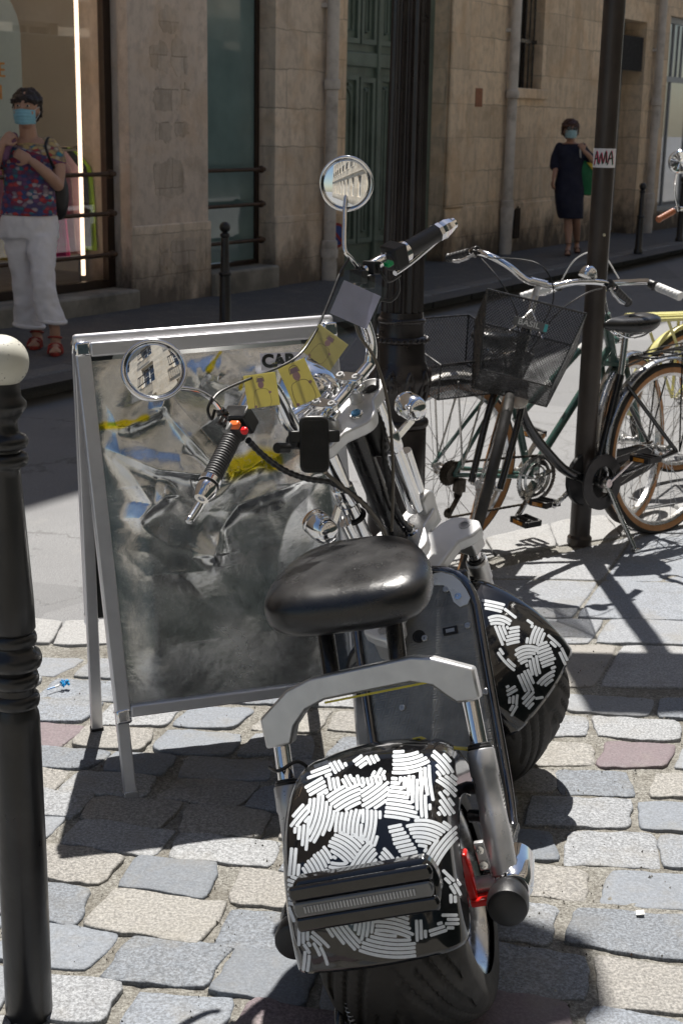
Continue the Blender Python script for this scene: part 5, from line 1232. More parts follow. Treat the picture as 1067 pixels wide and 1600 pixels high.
# phone holder
pc = S(491, 694, -.055)
tocam = (MSW.inverted().to_3x3() @ Vector((.05, -.97, .12))).normalized()
ux = (MSW.inverted().to_3x3() @ Vector((1, .05, .03))); ux = (ux - tocam*ux.dot(tocam)).normalized(); uy = tocam.cross(ux)
def rrect(w_, h_, r_):
    o = []
    for cx, cy, a0 in ((w_-r_, h_-r_, 0), (-w_+r_, h_-r_, 90), (-w_+r_, -h_+r_, 180), (w_-r_, -h_+r_, 270)):
        for k in range(5): a = R(a0+22.5*k); o.append((cx+r_*math.cos(a), cy+r_*math.sin(a)))
    return o
m = sb_(); m.prism(rrect(.030, .058, .014), pc, ux, uy, .022); ph = m.build('phone_holder', BLACK_PLASTIC, scoot, bevel=.004)
m = sb_(); m.prism(rrect(.025, .050, .010), pc+tocam*.012, ux, uy, .003); m.build('holder_face', pm('dull_black_rubber', (.006, .006, .006), .7), ph)
for sx in (-1, 1):
    m = sb_(); m.prism(rrect(.012, .012, .004), pc+ux*(sx*.040)+uy*.016, ux, uy, .018); m.build('holder_jaw', BLACK_PLASTIC, ph, bevel=.002)
m = sb_(); m.cyl(S(450, 700, -.03), S(432, 700, -.03), .011, n=14); m.cyl(S(470, 690, -.02), S(455, 690, -.02), .016, n=16); m.build('holder_knob', BLACK_PLASTIC, ph, bevel=.002)
# cables
def corrug(pts, r_=.0085, name='corrugated_cable', mat_=None):
    P = smoothpath(pts, 16); rs_ = [r_*(1.0 if (i % 4) < 2 else .82) for i in range(len(P))]
    m = sb_(); m.tube(P, rs_, 10); return m.build(name, mat_ or BLACK_PLASTIC, scoot, ang=60)
corrug([S(388, 688, -.05), S(412, 712, -.04), S(445, 735, -.03), S(480, 748, -.03), S(520, 755, -.03), S(560, 780, -.03), S(590, 815, -.03), S(608, 850, -.02), S(616, 872, -.02)], .0068)
corrug([S(585, 640, -.02), S(598, 670, -.035), S(600, 710, -.04), S(607, 755, -.04), S(620, 800, -.04), S(640, 828, -.03)], .0075)
BRC = pm('grey_brown_cable', (.10, .085, .065), .45, var=.1)
def cable(pts, r_=.003, mat_=None, name='cable'):
    m = sb_(); m.tube(smoothpath(pts, 8), r_, 8); return m.build(name, mat_ or BRC, scoot)
cable([S(548, 470, -.02), S(560, 520, -.03), S(585, 560, -.04), S(604, 620, -.05), S(612, 690, -.05), S(614, 760, -.05), S(612, 830, -.04)], .0036)
cable([S(508, 738, -.05), S(540, 765, -.05), S(575, 795, -.05), S(600, 830, -.04), S(612, 862, -.03)], .0042)
cable([S(620, 430, -.02), S(622, 455, -.02), S(610, 470, -.01), S(592, 470, .0), S(585, 500, .0), S(590, 560, .0), S(588, 620, .01)], .0042, BLACK_PLASTIC)
cable([S(590, 415, -.03), S(605, 440, -.04), S(625, 430, -.03)], .003, BLACK_PLASTIC)
for px, py in ((585, 872), (616, 868)):
    m = sb_(); m.prism([(-.02, -.005), (.02, -.005), (.024, .005), (-.024, .005)], S(px, py, -.03), (1, 0, .1), (0, 0, 1), .02); m.build('cable_clip', BLACK_PLASTIC, scoot, bevel=.002)
for z in (.16, .07):
    m = sb_(); m.torus((-.093, 0, z), .0255, .004, (0, 0, 1), 28, 8); m.build('rubber_band', BLACK_PLASTIC, scoot)
m = sb_(); m.box((.035, -.02, .285), (.036, .034, .085)); m.build('controller_box', BLACK_PLASTIC, scoot, bevel=.006)
m = sb_(); m.cyl((0, 0, .35), (0, 0, -.01), .026, n=28); m.build('steering_stem', BLACK_METAL, scoot)
# ---- cord with hanging cards
cordM = MSW
cord_px = [(330, 630), (345, 612), (395, 590), (440, 572), (470, 552), (492, 520), (506, 490), (520, 455), (532, 425), (545, 405)]
cpts = [S(x, y, -.075 + .075*i/9) for i, (x, y) in enumerate(cord_px)]
cd_ = thing('black_cord', 'thin black cord tied between the two mirror stems of the scooter', 'cord', M=MSW)
m = MB(); m.tube(smoothpath(cpts, 8), .0026, 8); m.tube(smoothpath([S(332, 622, -.078), S(325, 640, -.08), S(331, 655, -.08), S(336, 640, -.08)], 5), .003, 6); m.build('cord', BLACK_PLASTIC, cd_)
SLEEVE = glass_mat('plastic_sleeve', .07)
def backlit(name, col):
    t = NT(name); c = t.ramp(t.noise(40, 5), [(.3, tuple(q*.93 for q in col)), (.7, col)]); t.set('Base Color', c); t.set('Roughness', .5)
    tl_ = t.n('ShaderNodeBsdfTranslucent'); t.l(c, tl_.inputs[0]); mx = t.n('ShaderNodeMixShader'); mx.inputs[0].default_value = .5
    t.l(t.b.outputs[0], mx.inputs[1]); t.l(tl_.outputs[0], mx.inputs[2]); t.l(mx.outputs[0], t.out.inputs[0]); return t.mat
def sketch_person(mb, o, ux, uy, s_, col):
    P = lambda a, b: o + ux*(a*s_) + uy*(b*s_)
    mb.tube(smoothpath([P(-.30, .05), P(-.36, -.3), P(-.32, -.62), P(0, -.72), P(.30, -.55), P(.34, -.2), P(.25, .08), P(.05, .16), P(-.2, .14), P(-.30, .05)], 4), s_*.010, 4)
    mb.tube(smoothpath([P(-.17, .42), P(-.14, .62), P(0, .68), P(.13, .62), P(.16, .42)], 4), s_*.010, 4)
def card(px_c, v, wpx, hpx, deg, col, label, faded):
    c_ = S(px_c[0], px_c[1], v); nn = (MSW.inverted().to_3x3() @ Vector((.03, -.99, .08))).normalized()
    ux = (MSW.inverted().to_3x3() @ (cr*math.cos(R(deg)) + cu*math.sin(R(deg)))); ux = (ux-nn*ux.dot(nn)).normalized(); uy = nn.cross(ux)
    wpx *= .9; hpx *= .9; zc = -(MSW @ c_ - CAM).dot(-cf); k = abs(zc)/FPX; w_, h_ = wpx*k, hpx*k
    root = thing('hanging_card', label, 'card', M=MSW, group='cards hanging from the scooter cord')
    mt = backlit('card_print', col)
    m = MB(); m.prism([(-w_/2, -h_/2), (w_/2, -h_/2), (w_/2, h_/2), (-w_/2, h_/2)], c_, ux, uy, .0008); m.build('card', mt, root)
    m = MB(); m.prism([(-w_/2-.006, -h_/2-.006), (w_/2+.006, -h_/2-.006), (w_/2+.006, h_/2+.02), (-w_/2-.006, h_/2+.02)], c_, ux, uy, .0026); m.build('plastic_sleeve', SLEEVE, root)
    if faded is not None:
        o = c_ + nn*.0006 + uy*(-.06*h_)
        lm = pm('sketch_line', faded, .6)
        m = MB(); sketch_person(m, o, ux, uy, h_*.72, None); m.build('sketch_outline', lm, root)
        m = MB(); m.prism([(h_*.09*math.cos(R(a)), h_*.11*math.sin(R(a))) for a in range(0, 360, 24)], o + uy*(h_*.235), ux, uy, .0004); m.build('sketch_face', pm('sketch_pink', (.42, .26, .28), .6), root)
        m = MB(); m.prism([(-h_*.13, 0), (h_*.13, 0), (h_*.10, h_*.035), (h_*.085, h_*.12), (-h_*.085, h_*.12), (-h_*.10, h_*.035)], o + uy*(h_*.32), ux, uy, .0005); m.build('sketch_hat', pm('sketch_mauve', (.30, .20, .24), .6), root)
        for sx in (-1, 1):
            m = MB(); m.prism([(h_*.045*math.cos(R(a)), h_*.04*math.sin(R(a))) for a in range(0, 360, 40)], o + ux*(sx*h_*.24) + uy*(-.02*h_ if sx > 0 else -.40*h_), ux, uy, .0004); m.build('sketch_hand', pm('sketch_pink2', (.40, .25, .27), .6), root)
    return root
card((555, 476), -.03, 70, 62, -24, (.56, .56, .66), 'blank pale lilac card, topmost on the cord beneath the right mirror', None)
card((507, 543), -.045, 62, 56, -36+0, (.58, .54, .30), 'faded yellow card hanging third along the cord, half in shade', (.25, .2, .18))
card((468, 598), -.06, 50, 74, 24+0, (.74, .68, .30), 'tilted bright yellow card with a sketched figure, beside the headlight', (.2, .16, .12))
card((409, 610), -.075, 56, 58, 8, (.78, .72, .30), 'yellow card with a sketched figure in a hat above the left handlebar bend', (.2, .16, .12))
# ================================================================== BICYCLES
R20 = R(20)
TAN = pm('tan_sidewall', (.36, .17, .06), .6, var=.2); RIMA = pm('rim_aluminium', (.6, .6, .6), .3, 1, var=.08)
SPK = pm('spoke_steel', (.5, .5, .5), .3, 1); CHAIN = pm('oily_chain', (.06, .05, .04), .45, .8, var=.4, scale=90)
BFRAME = pm('black_frame_paint', (.010, .010, .011), .22, 0, var=.3, coat=.5); GFRAME = pm('dark_green_frame', (.045, .10, .085), .25, 0, var=.15, coat=.5)
YFRAME = pm('pale_yellow_frame', (.62, .58, .24), .35, 0, var=.08, coat=.2); GUARD = pm('steel_mudguard', (.50, .50, .50), .28, 1, var=.12, scale=14)
class Bike:
    def __init__(s, name, label, x, y, yaw, lean, steer, wb, frame, tan=True, group='bicycles parked in a row by the kerb'):
        s.M = Matrix.Translation((x, y, 0)) @ Matrix.Rotation(yaw, 4, 'Z') @ Matrix.Rotation(-lean, 4, 'X')
        s.P0 = Vector((wb-.045*math.cos(R20), 0, .34-.045*math.sin(R20)))
        s.S = Matrix.Translation(s.P0) @ Matrix.Rotation(-R20, 4, 'Y') @ Matrix.Rotation(steer, 4, 'Z')
        s.root = thing(name, label, 'bicycle', M=s.M, group=group); s.wb = wb; s.frame = frame; s.tan = tan
    def part(s, name, mb, mat_, parent=None, **k): return mb.build(name, mat_, parent or s.root, **k)
    def b(s, *p): return Vector(p)
    def s2b(s, p): return s.S @ Vector(p)
    def wheel(s, Mx, c, name, r=.345, seed=0):
        c = Vector(c); ax = Vector((0, 1, 0))
        P = [(r*math.cos(a), r*math.sin(a)) for a in [2*math.pi*i/72 for i in range(72)]]
        m = MB(Mx); m.tube([c+Vector((x*.951, 0, z*.951)) for x, z in P], .0185, 12, closed=True); w_ = s.part(name, m, RUBBER)
        m = MB(Mx)
        for sy in (-1, 1):
            m2 = MB(Mx); rr = r*.928
            m2.lathe([(rr-.012, sy*.0145), (rr+.004, sy*.0188), (rr+.010, sy*.0186)], c, ax, 72, caps=False)
            m2.build('sidewall', TAN if s.tan else RUBBER, w_)
        m = MB(Mx); rr = r*.905; m.lathe([(rr-.016, -.010), (rr+.004, -.014), (rr+.004, .014), (rr-.016, .010), (rr-.016, -.010)], c, ax, 72, caps=False); rm = m.build('rim', RIMA, w_)
        m = MB(Mx)
        for k in range(32):
            a = 2*math.pi*k/32 + seed; b_ = a + (1 if k % 4 < 2 else -1)*R(58); sy = .028 if k % 2 else -.028
            p = c+Vector((rr*.975*math.cos(a), 0, rr*.975*math.sin(a))); q_ = c+Vector((.022*math.cos(b_), sy, .022*math.sin(b_)))
            m.tube([q_, p], .0013, 4, caps=False)
        m.build('spokes', SPK, w_, recalc=False)
        m = MB(Mx); m.lathe([(.008, -.055), (.008, -.036), (.024, -.032), (.024, -.026), (.014, -.020), (.014, .020), (.024, .026), (.024, .032), (.008, .036), (.008, .055)], c, ax, 20); m.build('hub', RIMA, w_)
        return w_
    def guard(s, Mx, c, a0, a1, name, r=.372, wd=.026, mat_=None):
        c = Vector(c)
        def f(u, v):
            a = a0+(a1-a0)*u; t_ = (v-.5)*2; rr = r - .010*t_*t_
            return c+Vector((rr*math.cos(a), wd*t_, rr*math.sin(a)))
        m = MB(Mx); m.grid(f, 40, 9); return s.part(name, m, mat_ or GUARD, solid=.0015, recalc=False)
def crank(bk, bb, a, side, length=.17, pedal_mat=None):
    s_ = -1 if side == 'R' else 1
    bb = Vector(bb); e = bb+Vector((length*math.cos(a), 0, length*math.sin(a))); y0 = s_*.062
    m = MB(); m.bar(bb+Vector((0, y0, 0)), e+Vector((0, y0+s_*.008, 0)), .010, .022, up=(0, 1, 0)); m.cyl(bb+Vector((0, y0-s_*.008, 0)), bb+Vector((0, y0+s_*.010, 0)), .018, n=16); m.cyl(e+Vector((0, y0-.008, 0)), e+Vector((0, y0+s_*.016, 0)), .014, n=14)
    ck = bk.part('crank', m, CHROME_OLD, bevel=.002)
    c_ = e+Vector((0, y0+s_*.06, 0)); m = MB(); m.cyl(e+Vector((0, y0, 0)), c_+Vector((0, s_*.045, 0)), .006, n=8)
    for dx in (-.034, .034): m.box(c_+Vector((dx, 0, 0)), (.014, .092, .024))
    m.box(c_+Vector((0, s_*.044, 0)), (.068, .010, .022)); m.box(c_-Vector((0, s_*.040, 0)), (.068, .008, .022)); m.cyl(c_-Vector((0, .04, 0)), c_+Vector((0, .04, 0)), .013, n=10)
    pd = m.build('pedal', BLACK_PLASTIC, ck, bevel=.003)
    for dx in (-.042, .042): m = MB(); m.box(c_+Vector((dx, 0, 0)), (.003, .05, .014)); m.build('reflector', pm('amber_reflector', (.55, .22, .02), .3, coat=.6), pd)
    return ck
def chainring(bk, bb, r, side=-1, teeth=46, holes=5, mat_=None):
    bb = Vector(bb); y = side*.045; m = MB(); n = teeth*2
    m.tube([bb+Vector((r*(1+(.022 if i % 2 else -.012))*math.cos(2*math.pi*i/n), y, r*(1+(.022 if i % 2 else -.012))*math.sin(2*math.pi*i/n))) for i in range(n)], .0028, 4, closed=True)
    m.lathe([(r*.84, y-.002), (r*.985, y-.002), (r*.985, y+.002), (r*.84, y+.002), (r*.84, y-.002)], bb, (0, 1, 0), 60, caps=False)
    m.lathe([(r*.60, y-.004-.004*1), (r*.70, y-.006), (r*.70, y-.003), (r*.60, y-.003), (r*.60, y-.008)], bb, (0, 1, 0), 60, caps=False)
    for k in range(holes):
        a = 2*math.pi*k/holes+.3; m.bar(bb+Vector((.012*math.cos(a), y-.003, .012*math.sin(a))), bb+Vector((r*.88*math.cos(a), y, r*.88*math.sin(a))), .006, .016, up=(0, 1, 0))
    return bk.part('chainring', m, mat_ or CHROME_OLD)
def saddle(bk, c, mat_=None, ln=.27, wd=.165):
    def f(u, v):
        a = 2*math.pi*u; ph = v*math.pi; rr = math.sin(ph)**.6; zz = -math.cos(ph); t_ = math.cos(a)
        x = ln/2*t_*rr; k = (t_+1)/2                     # 0 rear .. 1 nose
        w_ = wd/2*((1-k)**.75*.86+.14 + .18*math.sin(math.pi*min(1, max(0, k)))*(1-k)); y = w_*math.sin(a)*rr*1.1
        z = (.028*zz if zz < 0 else .030*zz) + .012*(1-k)*rr - .008*math.sin(k*math.pi) - (.018*(1-k) if zz < 0 else 0)*abs(zz)
        return Vector(c)+Vector((x, y, z))
    m = MB(); m.grid(f, 56, 20, wrapu=True); sd = bk.part('saddle', m, mat_ or LEATHER, ang=180)
    m = MB()
    for sy in (-1, 1): m.tube(smoothpath([Vector(c)+Vector(p) for p in [(.10, sy*.01, -.02), (.03, sy*.022, -.052), (-.05, sy*.022, -.052), (-.10, sy*.04, -.03)]], 4), .0036, 6)
    m.build('saddle_rails', CHROME, sd); return sd
def lattice(mb, o, u, v, nu, nv, r=.0014, diag=True):
    """woven wire panel spanned by corner o and edge vectors; u and v may be functions for tapering panels"""
    o, u, v = o
def wire_panel(mb, p00, p10, p11, p01, nu, nv, r=.0012):
    A, B_, C_, D = [Vector(p) for p in (p00, p10, p11, p01)]
    P = lambda a, b: (A*(1-a)+B_*a)*(1-b)+(D*(1-a)+C_*a)*b
    k = nu+nv
    for i in range(-nv, nu+1):      # two diagonal families make a diamond mesh
        for s_ in (0, 1):
            pts = []
            a0, a1 = i/nu, (i+nv)/nu
            lo, hi = max(0, -a0)/(a1-a0) if a0 < 0 else 0, 1 if a1 <= 1 else (1-a0)/(a1-a0)
            if hi <= lo: continue
            q0 = (a0+(a1-a0)*lo, lo); q1 = (a0+(a1-a0)*hi, hi)
            if s_: q0, q1 = (1-q0[0], q0[1]), (1-q1[0], q1[1])
            p, q_ = P(*q0), P(*q1)
            if (p-q_).length > .004: mb.tube([p, q_], r, 3, caps=False)
def basket(bk, corners_top, corners_bot, name, S_=None, rim=.004, nu=26, nv=18, label=None, parent=None):
    """open wire basket: 4 top and 4 bottom corners"""
    pt_ = nu if nu < 1 else .0105; T, Bo = [Vector(p) for p in corners_top], [Vector(p) for p in corners_bot]
    m = MB(S_); bt = None
    m.tube(T, rim, 8, closed=True); m.tube(Bo, rim*.8, 8, closed=True)
    for a, b_ in zip(T, Bo): m.tube([a, b_], rim*.8, 8)
    bt = m.build(name, BLACK_METAL, parent or bk.root)
    for i in range(4):
        j = (i+1) % 4; L = (T[i]-T[j]).length; h = (T[i]-Bo[i]).length
        m = MB(S_); wire_panel(m, Bo[i], Bo[j], T[j], T[i], int(L/pt_), int(h/pt_)); m.build('mesh_panel', BLACK_METAL, bt, recalc=False, ang=180)
    m = MB(S_); wire_panel(m, Bo[0], Bo[1], Bo[2], Bo[3], int((Bo[0]-Bo[1]).length/pt_), int((Bo[1]-Bo[2]).length/pt_)); m.build('mesh_floor', BLACK_METAL, bt, recalc=False, ang=180)
    return bt
def bars(bk, pts, gripL, mat_, r=.0115, lever=True, leverdir=(.06, -.02, -.03), levermat=None):
    """pts: right half of the bar in the steering frame (y negative side mirrored)"""
    full = [(x, -y, z) for x, y, z in reversed(pts)] + pts
    m = MB(bk.S); m.tube(smoothpath(full, 6), r, 14); hb = bk.part('handlebar', m, CHROME)
    for sy in (-1, 1):
        e = Vector(pts[-1]); e.y *= sy; p = Vector(pts[-2]); p.y *= sy; d = (e-p).normalized(); a = e-d*gripL
        m = MB(bk.S)
        prof = [(.0165, 0)] + [(.0168 - (.0022 if k % 5 == 4 else 0), gripL*k/30) for k in range(31)] + [(.018, gripL+.002), (.016, gripL+.008)]
        m.lathe(prof, a, d, 20); m.build('grip', mat_, hb)
        if lever:
            b0 = a - d*.03; m = MB(bk.S); m.cyl(b0-d*.014, b0+d*.014, .0165, n=16); m.box(b0+Vector((.018, 0, -.014)), (.035, .02, .022)); bl_ = m.build('lever_clamp', BLACK_PLASTIC, hb, bevel=.003)
            m = MB(bk.S); m.tube(smoothpath([b0+Vector((.035, 0, -.018)), b0+d*.03+Vector((.052, 0, -.03)), b0+d*.08+Vector((.056, 0, -.034)), b0+d*.115+Vector((.066, 0, -.030))], 5), [.0075, .007, .006, .006, .0055]*3 + [.0055], 8); m.build('brake_lever', levermat or ALU, hb)
    return hb

# ---- black step-through bicycle with the front basket
K1 = Bike('city_bicycle', 'black step-through bicycle with wire front basket and tan walled tyres, nearest the brown post', 1.295, 5.63, R(219.2), -.052, .80, 1.041, BFRAME)
hubR = (0, 0, .345); hubF = (.045, 0, .01); BB1 = Vector((.405, 0, .272))
K1.wheel(Matrix(), hubR, 'rear_wheel'); K1.wheel(K1.S, hubF, 'front_wheel', seed=.05)
K1.guard(Matrix(), hubR, R(-20), R(205), 'rear_mudguard')
ht0, ht1 = K1.s2b((0, 0, .42)), K1.s2b((0, 0, .62)); seat_l = Vector((.27, 0, .70)); seat_c = Vector((.285, 0, .66))
m = MB(); m.tube([ht0, ht1], .019, 16); fr_ = K1.part('frame', m, BFRAME)
m = MB(); m.tube(smoothpath([K1.s2b((0, 0, .46)), (.80, 0, .56), (.62, 0, .37), (.50, 0, .30), BB1], 7), .0185, 14); m.build('main_tube', BFRAME, fr_)
m = MB(); m.tube([BB1, (.275, 0, .67)], .0165, 14); m.build('seat_tube', BFRAME, fr_)
for sy in (-1, 1):
    m = MB(); m.tube([(0, sy*.065, .345), (.30, sy*.03, .285), BB1+Vector((0, sy*.02, 0))], .010, 10); m.build('chain_stay', BFRAME, fr_)
    m = MB(); m.tube([(0, sy*.065, .345), (.26, sy*.022, .63)], .008, 10); m.build('seat_stay', BFRAME, fr_)
    m = MB(K1.S); m.tube(smoothpath([(0, sy*.05, .385), (.005, sy*.056, .25), (.045, sy*.052, .01)], 5), .0125, 12); K1.part('fork_leg', m, BFRAME)
    m = MB(); m.tube([(0, sy*.08, .345), (-.13, sy*.07, .73)], .0035, 6); K1.part('rack_strut', m, BFRAME)
    m = MB(); m.tube([(0, sy*.08, .345), (-.02, sy*.06, .73)], .0035, 6); K1.part('rack_strut', m, BFRAME)
m = MB(K1.S); m.box((0, 0, .395), (.04, .12, .03)); K1.part('fork_crown', m, BFRAME, bevel=.006)
m = MB(K1.S); m.tube(smoothpath([(0, -.03, .38), (-.0, -.05, .33), (.0, -.05, .29)], 3), .008, 8); m.tube(smoothpath([(0, .03, .38), (0, .05, .33), (0, .05, .29)], 3), .008, 8); K1.part('rim_brake', m, CHROME_OLD)
m = MB(); m.cyl(BB1-Vector((0, .04, 0)), BB1+Vector((0, .04, 0)), .022, n=18); K1.part('bottom_bracket', m, BFRAME)
# chain case
m = MB(); o = [(.0+.105*math.cos(R(a)), .105*math.sin(R(a))) for a in range(-110, 111, 15)] + [(-.36, .085), (-.41, .07), (-.41, .0), (-.36, -.02)]
m.prism(o, (BB1.x, -.05, BB1.z), (1, 0, 0), (0, 0, 1), .022); K1.part('chain_case', m, BLACK_PLASTIC, bevel=.006)
m = MB(); m.lathe([(.062, .046), (.10, .046), (.10, .052), (.062, .052), (.062, .046)], (BB1.x, 0, BB1.z), (0, -1, 0), 48, caps=False)
m.lathe([(.062, .030), (.108, .030), (.108, .040), (.062, .040), (.062, .030)], (BB1.x, 0, BB1.z), (0, 1, 0), 48, caps=False); K1.part('guard_ring', m, BLACK_PLASTIC)
crank(K1, BB1, R(150), 'L'); crank(K1, BB1, R(-30), 'R')
m = MB(); m.tube([(.275, 0, .66), (.250, 0, .83)], .013, 16); K1.part('seat_post', m, CHROME)
saddle(K1, (.235, 0, .865), ln=.29, wd=.19)
m = MB(); m.tube([(-.30, .05, .735), (.12, .05, .725), (.14, 0, .722), (.12, -.05, .725), (-.30, -.05, .735), (-.32, 0, .735)], .005, 8, closed=True)
rk1 = K1.part('rear_rack', m, BFRAME)
for x in (-.2, -.1, 0, .08): m = MB(); m.tube([(x, .05, .733), (x, -.05, .733)], .004, 6); m.build('rack_bar', BFRAME, rk1)
m = MB(); m.tube([(.13, .0, .722), (.25, 0, .70)], .005, 6); m.build('rack_stay', BFRAME, rk1)
for sy in (-.02, .02): m = MB(); m.tube(smoothpath([(-.30, sy, .742), (-.1, sy*1.6, .756), (.12, sy, .742)], 4), .003, 6); m.build('spring_strap', BLACK_PLASTIC, rk1)
m = MB(); m.tube(smoothpath([BB1+Vector((-.03, .03, -.01)), BB1+Vector((-.06, .07, -.12)), BB1+Vector((-.09, .13, -.26))], 4), .009, 10); m.box(BB1+Vector((-.09, .135, -.265)), (.03, .02, .012)); K1.part('kickstand', m, CHROME_OLD)
m = MB(K1.S); m.tube([(0, 0, .60), (0, 0, .74)], .0125, 14); m.tube([(0, 0, .72), (.05, 0, .755)], .011, 12); K1.part('stem', m, ALU)
hb1 = bars(K1, [(.05, -.0, .755), (.05, -.05, .757), (.045, -.12, .79), (.02, -.20, .815), (-.03, -.26, .822), (-.13, -.335, .80)], .115, GRIP)
m = MB(K1.S); m.cyl((.05, -.03, .757), (.05, .03, .757), .015, n=16); m.build('bar_sleeve', CHROME, hb1)
bp = Vector((.045, .16, .825)); m = MB(K1.S); m.lathe([(.0, .0), (.026, .002), (.031, .008), (.030, .012), (.026, .024), (.014, .034), (.0, .037)], bp, (0, 0, 1), 30); bl1 = m.build('bell', CHROME, hb1)
m = MB(K1.S); m.lathe([(.033, -.004), (.034, .004), (.031, .006)], bp, (0, 0, 1), 30); m.build('bell_base', CHROME_OLD, bl1)
for pts in ([(.06, -.22, .79), (.13, -.14, .72), (.12, -.05, .62), (.03, -.01, .5)], [(.06, .22, .79), (.14, .16, .74), (.15, .08, .64), (.04, .02, .48)], [(.05, -.2, .80), (.16, -.02, .80), (.14, .06, .70), (.05, .03, .55)]):
    m = MB(K1.S); m.tube(smoothpath(pts, 7), .0026, 6); K1.part('brake_cable', m, BLACK_PLASTIC)
# front basket
bt = basket(K1, [(.085, -.185, .565), (.085, .185, .565), (.345, .170, .64), (.345, -.170, .64)], [(.075, -.135, .335), (.075, .135, .335), (.255, .125, .385), (.255, -.125, .385)], 'front_basket', K1.S)
pc_ = (Vector((.345, 0, .64))*.70 + Vector((.255, 0, .385))*.30); fx = Vector((0, 1, 0)); fz = (Vector((.345, 0, .64))-Vector((.255, 0, .385))).normalized()
m = MB(K1.S); m.prism([(-.060, -.015), (.060, -.015), (.060, .015), (-.060, .015)], pc_+Vector((.005, 0, 0)), fx, fz, .005); npl = m.build('name_plate', pm('grey_plate', (.10, .10, .10), .4), bt, bevel=.001)
m = MB(K1.S); text_mesh('BASIL', .027, m, pc_+Vector((.0085, -.006, 0)), fx, fz, .0006, off=.0004, squeeze=1.15); m.build('lettering', pm('silver_letter', (.55, .55, .53), .4), npl)
m = MB(K1.S); m.prism([(.047, -.013), (.058, -.013), (.058, .013), (.047, .013)], pc_+Vector((.0083, 0, 0)), fx, fz, .001); m.build('plate_stripe', pm('teal_stripe', (.05, .35, .36), .4), npl)
m = MB(K1.S); m.tube([(.02, -.0, .66), (.09, -.06, .56)], .005, 8); m.tube([(.02, .0, .66), (.09, .06, .56)], .005, 8); m.build('basket_stay', CHROME_OLD, bt)
m = MB(K1.S); m.lathe([(.0, -.035), (.022, -.03), (.032, -.005), (.035, .012), (.033, .018)], (.075, .035, .335), (1, .0, -.05), 30); hl1 = K1.part('headlamp', m, CHROME_OLD)
m = MB(K1.S); m.lathe([(.032, .017), (.018, .022), (.0, .024)], (.075, .035, .335), (1, .0, -.05), 30); m.build('headlamp_lens', pm('milky_lens', (.42, .38, .34), .2, 0, coat=.8), hl1)

# ---- green bicycle heading right, rear basket behind the lamp post
K2 = Bike('touring_bicycle', 'dark green bicycle with white grips and a wide wire basket over its rear wheel', .362, 5.225, R(34.5), -.06, .42, .995, GFRAME)
K2.wheel(Matrix(), hubR, 'rear_wheel', seed=.1); K2.wheel(K2.S, hubF, 'front_wheel')
K2.guard(Matrix(), hubR, R(35), R(170), 'rear_mudguard', mat_=pm('grey_mudguard', (.35, .34, .32), .4, .6)); K2.guard(K2.S, hubF, R(40), R(185), 'front_mudguard', r=.366)
BB2 = Vector((.43, 0, .27)); h0, h1 = K2.s2b((0, 0, .40)), K2.s2b((0, 0, .60))
m = MB(); m.tube([h0, h1], .019, 16); fr2 = K2.part('frame', m, GFRAME)
m = MB(); m.tube([K2.s2b((0, 0, .46)), BB2], .016, 14); m.build('down_tube', GFRAME, fr2)
m = MB(); m.tube([K2.s2b((0, 0, .57)), (.33, 0, .50)], .014, 14); m.build('top_tube', GFRAME, fr2)
m = MB(); m.tube([BB2, (.265, 0, .72)], .0155, 14); m.build('seat_tube', GFRAME, fr2)
for f_ in (.25, .62):
    a = K2.s2b((0, 0, .57)).lerp(Vector((.33, 0, .50)), f_); b_ = K2.s2b((0, 0, .57)).lerp(Vector((.33, 0, .50)), f_+.05); m = MB(); m.tube([a, b_], .0145, 14); m.build('frame_band', pm('white_band', (.6, .6, .58), .4), fr2)
for sy in (-1, 1):
    m = MB(); m.tube([(0, sy*.065, .345), BB2+Vector((0, sy*.02, 0))], .009, 10); m.build('chain_stay', GFRAME, fr2)
    m = MB(); m.tube([(0, sy*.065, .345), (.25, sy*.02, .66)], .0075, 10); m.build('seat_stay', GFRAME, fr2)
    m = MB(); m.tube([(.03, sy*.075, .37), (-.02, sy*.07, .70)], .004, 6); K2.part('rack_strut', m, CHROME_OLD)
    m = MB(); m.tube([(.03, sy*.075, .37), (.12, sy*.07, .70)], .004, 6); K2.part('rack_strut', m, CHROME_OLD)
    m = MB(K2.S); m.tube(smoothpath([(0, sy*.05, .385), (.005, sy*.056, .25), (.045, sy*.052, .01)], 5), .0115, 12); K2.part('fork_leg', m, GFRAME)
m = MB(K2.S); m.box((0, 0, .39), (.035, .12, .025)); K2.part('fork_crown', m, GFRAME, bevel=.006)
chainring(K2, BB2, .096); chainring(K2, BB2+Vector((0, .012, 0)), .078)
crank(K2, BB2, R(-128), 'R'); crank(K2, BB2, R(52), 'L')
# sprockets, derailleur, chain
m = MB()
for k, r_ in enumerate((.046, .042, .038, .034, .030)):
    n = int(r_*2*math.pi/.0127*1)*2; y = -.040-.005*k; m.tube([Vector((r_*(1+(.06 if i % 2 else 0))*math.cos(2*math.pi*i/n), y, .345+r_*(1+(.06 if i % 2 else 0))*math.sin(2*math.pi*i/n))) for i in range(n)], .0022, 4, closed=True)
    m.lathe([(.012, -y-.0015), (r_, -y-.0015), (r_, -y+.0015), (.012, -y+.0015)], (0, 0, .345), (0, -1, 0), 30)
K2.part('sprockets', m, CHAIN)
m = MB(); jw = Vector((.035, -.055, .262)); jl = Vector((-.005, -.055, .195))
for p in (jw, jl): m.lathe([(.006, -.003), (.020, -.003), (.020, .003), (.006, .003)], p, (0, 1, 0), 20)
m.bar(jw+Vector((0, -.008, 0)), jl+Vector((0, -.008, 0)), .004, .026, up=(0, 1, 0)); m.box((.03, -.065, .30), (.04, .03, .05)); K2.part('derailleur', m, CHAIN, bevel=.003)
